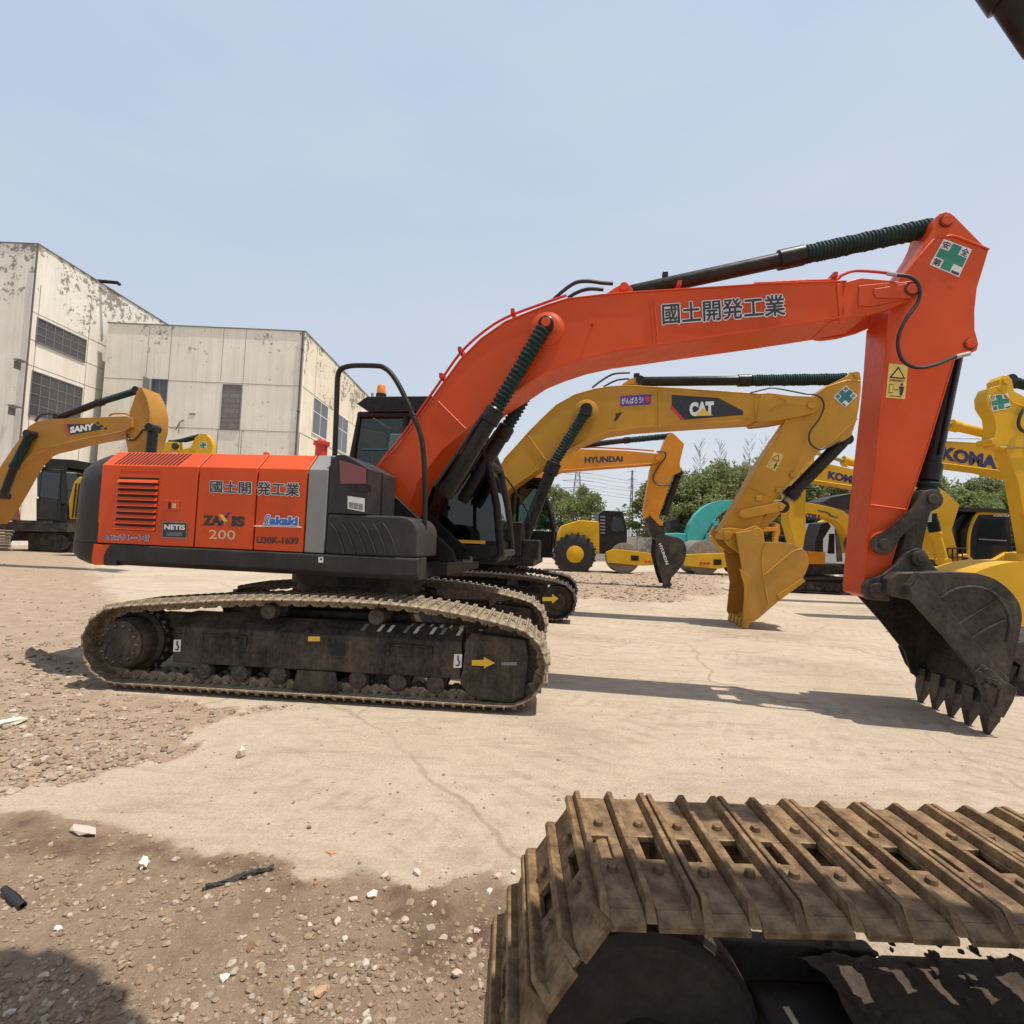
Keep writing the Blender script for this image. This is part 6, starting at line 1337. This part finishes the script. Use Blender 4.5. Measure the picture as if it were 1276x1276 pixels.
for q in ([(1245, 480), (1236, 492), (1234, 505)], [(1242, 482), (1262, 502), (1278, 508)], [(1254, 560), (1268, 600), (1284, 690)]): MB().tube([V3(P(*a, s0), s0-.004) for a in q], .014, 5).build('edge_weld', M['komyel'], ks)
for x, y in ((1253, 475), (1238, 550)): p_ = P(x, y, s0); MB().cyl(V3(p_, s0-.04), V3(p_, s1+.04), .07).build('stick_pin', M['komyel'], ks, .004)
MB().tube(smooth_path([V3(P(x, y, s0-.08), s0-.08) for x, y in ((1284, 505), (1274, 512), (1269, 527), (1273, 536), (1284, 540))], 4), .03, 6).build('hose', M['rubber'], ks); MB().tube([V3(P(1246, 557.5, s0-.03), s0-.03), V3(P(1290, 558, s0-.03), s0-.03)], .014, 5).build('hydraulic_pipe', M['steel'], ks)
cylinder(Gf, k3, (1390, 500), (1330, 489), (1254, 475), 0, .11, 'arm_cylinder', True, rb=.11)
MB().prism(Gf.tr([(1285, 515), (1330, 500), (1400, 520), (1440, 590), (1425, 600), (1390, 550), (1330, 535), (1285, 535)], -.3), -.33, .28).build('boom', M['komyel'], k3, .01)
make_bucket(Gf, k3, [(1212, 716), (1225, 709), (1250, 702), (1275, 700), (1310, 705), (1330, 720), (1330, 745), (1310, 775), (1290, 800), (1276, 790), (1250, 750)], list(range(9)), -.55, .5, M['komyel'], 8, (1286, 808), 5, tooth_w=.15, curve=(0, 8))
MB().prism(Gf.tr([(1274, 690), (1300, 690), (1306, 708), (1270, 712)], s0), s0-.08, s1+.08).build('bucket_ear', M['komyel'], k3)
# ---- worn black bucket just inside the right edge
Df = Frame(*ground_at(1290, 868).xy, 0); P = Df.px
wb = thing('excavator_bucket', Df, 'worn dark bucket edge with one tooth cut off by the right edge of the picture', 'bucket')
o, _ = make_bucket(Df, wb, [(1262, 800), (1276, 799), (1330, 790), (1365, 805), (1375, 830), (1340, 850), (1290, 850), (1270, 848), (1274, 830), (1258, 818)], [1, 2, 3, 4, 5, 6], 0, .95, M['bucketblack'], 6, (1277, 872), 5, tooth_w=.12)
MB().prism(Df.tr([(1256, 818), (1266, 800), (1285, 802), (1285, 826), (1272, 822)], 0), -.03, -.002).build('side_cutter', M['oldsteel'], o, .006)

# ---- small excavator far right of the ochre bucket
Ef = Frame(*ground_at(1042, 741).xy, 0); P = Ef.px
sm = thing('excavator', Ef, 'small yellow excavator between the ochre bucket and the orange stick with a curved lettered boom', 'excavator')
path = [(a*.85-.1, b*.85) for a, b in track_path(-1.5, 1.5, .30, .36, [(-1, .7), (0, .74), (1, .72)])]
for v in (.25, 1.9): merged_track(sm, v, .5, path, .17, (M['shoe_dark'], M['under']), (-1.2, 1.2), (-1.4, 1.2, .32, .24))
MB().prism(Ef.tr([(985, 703), (1060, 703), (1062, 716), (985, 716)], .3), .3, 1.8).build('upper_frame', M['under'], sm); MB().prism(Ef.tr([(1009, 687), (1029, 688), (1028, 703), (1009, 703)], .2), .2, .9).build('tool_box', M['hyu'], sm, .02)
o = MB().prism(Ef.tr([(960, 622), (1000, 625.5), (1020, 628.5), (1038.8, 632.8), (1052, 637.5), (1060, 646), (1066, 662), (1068, 690), (1060, 690), (1056, 668), (1050, 657), (1043.5, 650), (1027, 644.6), (1001, 641), (962, 637)], -.2), -.2, .3).build('boom', M['komyel'], sm, .01)
lettering(Ef, 'KOMATSU', (980, 642.5), (1021, 648), (980.5, 636), -.2, M['kblue'], o, bold=.06); MB().tube(smooth_path([V3(P(x, y, -.24), -.24) for x, y in ((1020, 636), (1032, 639), (1036, 643), (1044, 644))], 3), .03, 5).build('hose', M['rubber'], o)
m = MB(); m.prism(Ef.tr([(1015, 700), (1016, 675), (1024, 652), (1032, 650), (1036, 656), (1026, 672), (1026, 700)], .6), .6, 1.5); m.build('cab', M['black'], sm, .02)
MB().prism(Ef.tr([(1034, 690), (1036, 665), (1040, 665), (1040, 690)], .2), .2, .35).build('control_lever', M['black'], sm)
m = MB(); m.prism(Ef.tr([(1000, 716), (985, 700), (990, 690), (1000, 690)], .2), .2, .7); m.build('blade', M['under'], sm)
Nf = Frame(*ground_at(1055, 728).xy, 0); P = Nf.px
nk = thing('excavator', Nf, 'excavator behind the small yellow one showing a dark roof guard beside the orange stick', 'excavator')
m = MB(); m.prism(Nf.tr([(1024, 626), (1036, 619), (1062, 614), (1090, 614), (1090, 640), (1040, 632)], 0), 0, 1.6); m.build('roof_guard', M['black'], nk, .05)
m = MB(); m.prism(Nf.tr([(1040, 634), (1046, 632), (1050, 700), (1044, 700)], 0), 0, .1); m.prism(Nf.tr([(1076, 636), (1082, 636), (1084, 700), (1078, 700)], 0), 0, .1); m.span(-1.5, 2.2, .1, 2, .0, .9); m.build('frame', M['under'], nk)
Wf = Frame(*ground_at(1036, 722).xy, 0); m = MB().prism(Wf.tr([(1012, 652), (1070, 655), (1070, 712), (1012, 708)], 0), 0, 2.0).build('container', plain('pale_grey_sheet', (.50, .50, .48), .6)); m.location = Wf.o; tag(m, 'pale grey site box seen under the small curved boom', 'container')
cv = Frame(*ground_at(1020, 727).xy, 0); m = MB(); r = random.Random(2)
for i in range(9): m.lump((-1.1+i*.3, r.uniform(0, .6), .25+.3*r.random()), (.35, .3, .3), r, .2, 2)
o = m.build('rubble_pile', plain('pale_rubble', (.42, .41, .42), .9)); o.location = cv.o; tag(o, 'pale rubble heap below the pale grey site box', 'rubble')

# ---- two yellow rollers
def roller(px, py, label, s, drum_px, right=None):
    f = Frame(*ground_at(px, py).xy, 0); P = f.px
    t = thing('road_roller', f, label, 'road roller')
    return t, f
Rf = Frame(*ground_at(716, 712).xy, -2); P = Rf.px
ra = thing('road_roller', Rf, 'yellow road roller with its big black tyre and cab seen under the amber boom', 'road roller')
tc = P(716, 690.5, 0)
for v in (0, 1.5):
    w = MB(); w.lathe((tc[0], v-.25, tc[1]), (tc[0], v+.25, tc[1]), [(0, .62), (.05, .95), (.15, 1.08), (.85, 1.08), (.95, .95), (1, .62)], 30)
    for i in range(22):
        a = i*2*math.pi/22; w.box((tc[0]+1.09*math.cos(a), v-.12 if i % 2 else v+.12, tc[1]+1.09*math.sin(a)), (.12, .3, .1), Matrix.Rotation(-a, 3, 'Y'))
    wo = w.build('tyre', M['rubber'], ra); rm = MB(); rm.lathe((tc[0], v-.27, tc[1]), (tc[0], v+.1, tc[1]), [(0, .44), (.02, .46), (.03, .40), (.3, .34), (.31, .2), (1, .2)], 24); rm.build('rim', M['komyel'], wo)
MB().prism(Rf.tr([(690, 676), (700, 655), (722, 648), (748, 650), (748, 690), (735, 690), (728, 676), (712, 670)], .1), .1, 1.4).build('engine_hood', M['komyel'], ra, .05)
co_ = MB().prism(Rf.tr([(746, 690), (746, 640), (752, 636), (776, 637), (782, 662), (780, 690)], .1), .1, 1.4).build('cab', M['black'], ra, .03)
sticker(Rf, [(763, 644), (774, 645), (778, 662), (762, 662)], .1, M['glass'], co_, 'side_window', .01)
for i in range(6): sticker(Rf, [(748, 643+i*4), (754, 643.4+i*4), (754, 645+i*4), (748, 644.6+i*4)], .1, M['silver'], co_, 'grille_bar', .01)
for q in (-.2, 1.6): MB().prism(Rf.tr([(755, 688), (765, 684), (818, 690), (818, 704), (800, 705), (757, 701)], q), q, q+.2).build('drum_frame', M['komyel'], ra, .02)
sticker(Rf, [(786, 692), (796, 692.5), (796, 699), (786, 698.5)], -.2, M['black'], ra, 'frame_opening', .01)
for x in (805, 809.5, 814): p_ = P(x, 700, -.2); MB().cyl(V3(p_, -.215), V3(p_, -.2), .07, n=12).build('round_mark', M['red'], ra)
dp = P(778, 689, .1); dr = MB(); dr.lathe((dp[0], .02, .82), (dp[0], 1.58, .82), [(0, .7), (.02, .82), (.98, .82), (1, .7)], 40); dr.build('drum', M['drum'], ra)
Rg = Frame(*ground_at(880, 716).xy, 2); P = Rg.px
rb_ = thing('road_roller', Rg, 'second yellow road roller with the bare drum showing left of the ochre bucket', 'road roller')
q = [(852, 691), (906, 689), (910, 706), (895, 709), (854, 705)]
for w in (-.2, 1.9): MB().prism(Rg.tr(q, w), w, w+.2).build('drum_frame', M['komyel'], rb_, .02)
dp = P(877, 690, .1); dr = MB(); dr.lathe((dp[0], .02, .95), (dp[0], 1.88, .95), [(0, .8), (.02, 1.0), (.98, 1.0), (1, .8)], 40); dr.build('drum', M['drum'], rb_)
for x in (873.5, 878, 882.5): p_ = P(x, 702, -.2); MB().cyl(V3(p_, -.22), V3(p_, -.2), .09, n=10).build('round_mark', M['red'], rb_)
sticker(Rg, [(889, 697), (899, 697), (899, 704), (889, 704)], -.2, M['black'], rb_, 'frame_opening', .01)
MB().prism(Rg.tr([(893, 688), (895, 668), (904, 662), (918, 664), (922, 700), (905, 700)], .3), .3, 1.7).build('engine_hood', M['catyel'], rb_, .05)
for v in (.2, 1.7):
    w = MB(); c_ = P(918, 690, v); w.lathe((c_[0], v-.25, .8), (c_[0], v+.25, .8), [(0, .5), (.1, .78), (.9, .78), (1, .5)], 26); w.build('tyre', M['rubber'], rb_)
# ---- teal excavator and the far ochre one
Tf = Frame(*ground_at(885, 706).xy, 0); P = Tf.px
te = thing('excavator', Tf, 'teal green excavator with a curved boom in the far row', 'excavator')
o = MB().prism(Tf.tr([(856, 664), (861, 651), (868, 640), (877, 632), (886, 627), (896, 624), (916, 623), (940, 630), (940, 638), (916, 631), (905, 635), (893, 645), (884, 658), (876, 672), (868, 682), (858, 680)], -.4), -.4, .4).build('boom', M['teal'], te, .02)
cylinder(Tf, te, (877, 681), (884, 665), (891, 652), -.6, .2, 'boom_cylinder', False, mat=M['teal'])
MB().prism(Tf.tr([(822, 665), (845, 664), (862, 666), (864, 678), (850, 684), (822, 680)], -.2), -.2, 2).build('engine_hood', M['teal'], te, .06); MB().prism(Tf.tr([(824, 682), (880, 684), (880, 690), (824, 688)], 0), 0, 2.4).build('upper_frame', M['under'], te)
path = [(a-1.2, b) for a, b in track_path(-1.75, 1.75, .37, .42, [(-1, .85), (0, .9), (1, .88)])]
for v in (0, 2.2): merged_track(te, v, .6, path, .19, (M['shoe_dark'], M['under']), (-2.5, .2), (-2.95, .55, .42, .3))
MB().prism(Tf.tr([(835, 664), (836, 648), (846, 646), (850, 664)], .8), .8, 1.8).build('cab', M['black'], te, .03)
Of = Frame(*ground_at(860, 699).xy, 0); P = Of.px
oc = thing('excavator', Of, 'far ochre excavator peeking over the teal boom with a small black maker panel', 'excavator')
o = MB().prism(Of.tr([(820, 660), (830, 640), (836, 635), (850, 632.5), (880, 631), (883, 636), (850, 642), (838, 648), (830, 668)], -.4), -.4, .4).build('boom', M['catyel'], oc, .02)
sticker(Of, [(838, 636), (853, 634), (857, 638), (842, 642)], -.4, M['blackvinyl'], o, 'maker_panel', .01); lettering(Of, 'CAT', (842, 640.5), (851, 639), (842, 636.5), -.4, M['white'], o, lift=.02, bold=.06)
cylinder(Of, oc, (836, 634), (862, 629.5), (881, 625), 0, .2, 'arm_cylinder', False); MB().prism(Of.tr([(877, 627), (882, 622), (888, 626), (889, 660), (880, 660), (878, 640)], -.3), -.3, .3).build('stick', M['catyel'], oc, .02)
m = MB(); m.prism(Of.tr([(818, 668), (870, 668), (870, 680), (818, 680)], .5), .5, 2.5); m.prism(Of.tr([(822, 650), (838, 652), (838, 668), (822, 668)], .8), .8, 2); m.build('upper_frame', M['catyel'], oc, .04); MB().prism(Of.tr([(842, 652), (856, 652), (858, 668), (842, 668)], .6), .6, 1.6).build('cab', M['black'], oc, .03)
path = [(a-.6, b) for a, b in track_path(-1.75, 1.75, .37, .42, [(-1, .85), (0, .9), (1, .88)])]
for v in (.4, 2.6): merged_track(oc, v, .6, path, .19, (M['shoe_dark'], M['under']), (-2, .8), (-2.35, 1.15, .42, .3))

# ---- more machines parked in the far row
def far_machine(px, y, s, mat, label, k=1.0):
    d = ray(px, 690); q = EYE + d*(y/d.y); f = Frame(q.x, y, 0); t = thing('excavator', f, label, 'excavator'); body(t, s, mat, k=k)
    bo = [(.4, 1.7), (.9, 1.6), (1.6, 2.9), (2.6, 3.7), (5.0, 3.9), (5.1, 4.25), (2.5, 4.3), (1.2, 3.5)]
    MB().prism([(a*s*k, b*k) for a, b in bo], -.3*k, .3*k).build('boom', mat, t, .02)
    MB().prism([(a*s*k, b*k) for a, b in [(4.9, 4.7), (5.3, 4.6), (5.4, 3.8), (4.9, 1.4), (4.65, 1.4), (4.8, 3.9)]], -.22*k, .22*k).build('stick', mat, t, .02)
    MB().prism([(a*s*k, b*k) for a, b in [(4.55, 1.45), (5.0, 1.4), (5.5, .9), (5.4, .3), (4.9, .05), (4.75, .2), (4.7, .8)]], -.5*k, .5*k).build('bucket', M['bucketblack'], t, .02)
    for v in (-.42*k, .42*k): MB().cyl((1.0*s*k, v, 1.5*k), (2.3*s*k, v, 3.7*k), .09*k).build('boom_cylinder', M['cylblack'], t)
    MB().cyl((2.4*s*k, 0, 4.45*k), (5.0*s*k, 0, 4.65*k), .09*k).build('arm_cylinder', M['cylblack'], t)
far_machine(985, 33, 1, M['komyel'], 'far yellow excavator with black bucket standing behind the small curved boom', .85)
far_machine(1165, 36, -1, M['catyel'], 'far ochre excavator in the back row right of the orange stick', .85)
far_machine(905, 42, 1, M['hyu'], 'far amber excavator in the back row behind the teal boom', .8)
# ================================================================== the machine in the foreground (we look across its track)
Ff = Frame(.40, 1.30, 0)
fg = thing('excavator', Ff, 'foreground excavator track with worn rusty shoes at the lower right, nearest machine to us', 'excavator')
FW, FV = .50, 0.0
_l = [(-.18, .048), (-.335, .12), (-.40, .30), (-.39, .505), (-.312, .69), (-.19, .862)]
_r = [(3.1+.40*math.cos(math.radians(a)), .452+.40*math.sin(math.radians(a))) for a in range(90, -91, -12)]
fpath = [(-.0875, .862)] + [(.4, .864), (1.5, .868), (2.4, .862)] + _r + [(.55, .052)] + _l
fpos, fst = chain(fpath, .205)
FT = MB(); FT.span(.28, .619, -.14, .16, .06, .44); FT.span(.62, 2.9, -.14, .16, .10, .50); FT.across([(-.17, .50), (-.10, .54), (.12, .54), (.16, .50)], .62, 2.9)
fto = FT.build('crawler_track', M['oldsteel'], fg, .02)
fs0 = None
frn = random.Random(21)
for (u, z, a) in fpos:
    if fs0 is None: fs0 = shoe_mb(FW, fst, .024, .016).build('track_shoe', M['shoe_rust'], fto, .003); o = fs0
    else: o = dup(fs0, fto)
    o.matrix_local = Matrix.Translation((frn.uniform(-.002, .002), FV+frn.uniform(-.004, .004), 0)) @ shoe_matrix(u, z, a+frn.uniform(-.012, .012))
i_ = MB(); i_.lathe((-.05, -.08, .43), (-.05, .08, .43), [(0, .13), (.02, .16), (.05, .25), (.15, .27), (.3, .27), (.31, .285), (.69, .285), (.7, .27), (.85, .27), (.95, .25), (1, .13)], 48); i_.lathe((-.05, -.15, .43), (-.05, .15, .43), [(0, .08), (.05, .1), (.95, .1), (1, .08)], 24)
i_.build('idler_wheel', M['oldsteel'], fto)
for q in (-.175, .175): MB().prism([(-.14, .36), (-.14, .50), (.1, .54), (.64, .52), (.64, .30), (.1, .32)], q-.025, q+.025).build('idler_yoke', M['oldsteel'], fto, .01)
for u in (.8, 1.2, 1.6, 2.0, 2.4, 2.8): MB().lathe((u, -.16, .17), (u, .16, .17), [(0, .06), (.05, .09), (.3, .09), (.31, .07), (.69, .07), (.7, .09), (.95, .09), (1, .06)], 18).build('bottom_roller', M['oldsteel'], fto)
mud = MB(); mr = random.Random(5); nu, nv = 230, 34; mv = []
for i in range(nu+1):
    for j in range(nv+1):
        u = .42+2.4*i/nu; w = -.175+.33*j/nv; e = min(1, min(j, nv-j)/5)
        h = .5*noise.fractal((u*9, w*9, 2), .7, 2.2, 5)+.35+.9*max(0, noise.noise((u*4.2, w*3, 7)))
        mv.append((u, w+.008*noise.noise((u*30, w*30, 1)), .50+.03*(1-abs(w)/.17)+max(.0, .052*h)*e))
mud.add(mv, [(i*(nv+1)+j, (i+1)*(nv+1)+j, (i+1)*(nv+1)+j+1, i*(nv+1)+j+1) for i in range(nu) for j in range(nv)])
for i in range(240):
    u = mr.uniform(.45, 2.7); s = mr.uniform(.003, .012); mud.lump((u, mr.uniform(-.15, .14), .545+.02*mr.random()), (s*1.3, s*1.2, s), mr, .3, 1)
mud.build('caked_mud', metal('caked_mud', (.05, .037, .027), .4, (.08, .055, .035), .95, 0, .5, (.12, .09, .065), 8), fto, angle=60)['kind'] = 'stuff'
# its second track, house and boom are outside the picture and throw the shade across the shoes
path = [(a, b) for a, b in track_path(0.0, 3.1, .40, .452, [(.7, .864), (1.5, .868), (2.4, .864)])]
merged_track(fg, -2.3, FW, path, .205, (M['shoe_rust'], M['oldsteel']), (.6, 2.9), (0.0, 3.1, .45, .33))
m = MB(); m.span(1.2, 2.2, -2.1, -.14, .45, .75); m.cyl((1.7, -1.15, .75), (1.7, -1.15, 1.0), .55); m.build('lower_frame', M['oldsteel'], fg)
m = MB(); m.span(2.0, 3.9, -2.3, -.05, 1.0, 2.0); m.build('upper_frame', M['catyel'], fg, .03)
m = MB(); m.prism([(.25, 0), (.6, 0), (.1, 1.6), (-.9, 2.4), (-2.4, 2.75), (-4.3, 2.6), (-4.3, 2.3), (-2.4, 2.35), (-1.1, 1.95), (-.3, 1.25)], -.78, .10)
o = m.build('boom', M['catyel'], fg, .02); o.location = (1.75, -.55, 1.2); o.rotation_euler = (0, 0, math.radians(-9))
Qf = Frame(0, 1.28, 0); off = Vector((0, 1.28, 0))-Ff.o
a, b = V3(Qf.px(1243, -40), 0)+off, V3(Qf.px(1305, 50), 0)+off
m = MB(); m.lathe(a, b, [(0, .045), (.05, .06), (.35, .06), (.36, .05), (1, .05)], 24); m.build('boom_cylinder', M['cylblack'], fg)
sh = [(-2.4, 1.99), (-1.78, 1.95), (-1.70, 1.99), (-1.62, 1.94), (-1.55, 1.985), (-1.47, 1.92), (-1.40, 1.93), (-1.33, 1.85), (-1.24, 1.86), (-1.20, 1.78), (-1.10, 1.75), (-1.02, 1.3), (-2.4, 1.3)]; kx, ky = SUN.x/SUN.z*4.15, SUN.y/SUN.z*4.15
MB().slab([(x+kx-Ff.o.x, y+ky-Ff.o.y) for x, y in sh], 4.15, 4.5).build('stick', M['catyel'], fg, .02)  # unseen slab added overhead, outlined to cast the jagged shade at lower left
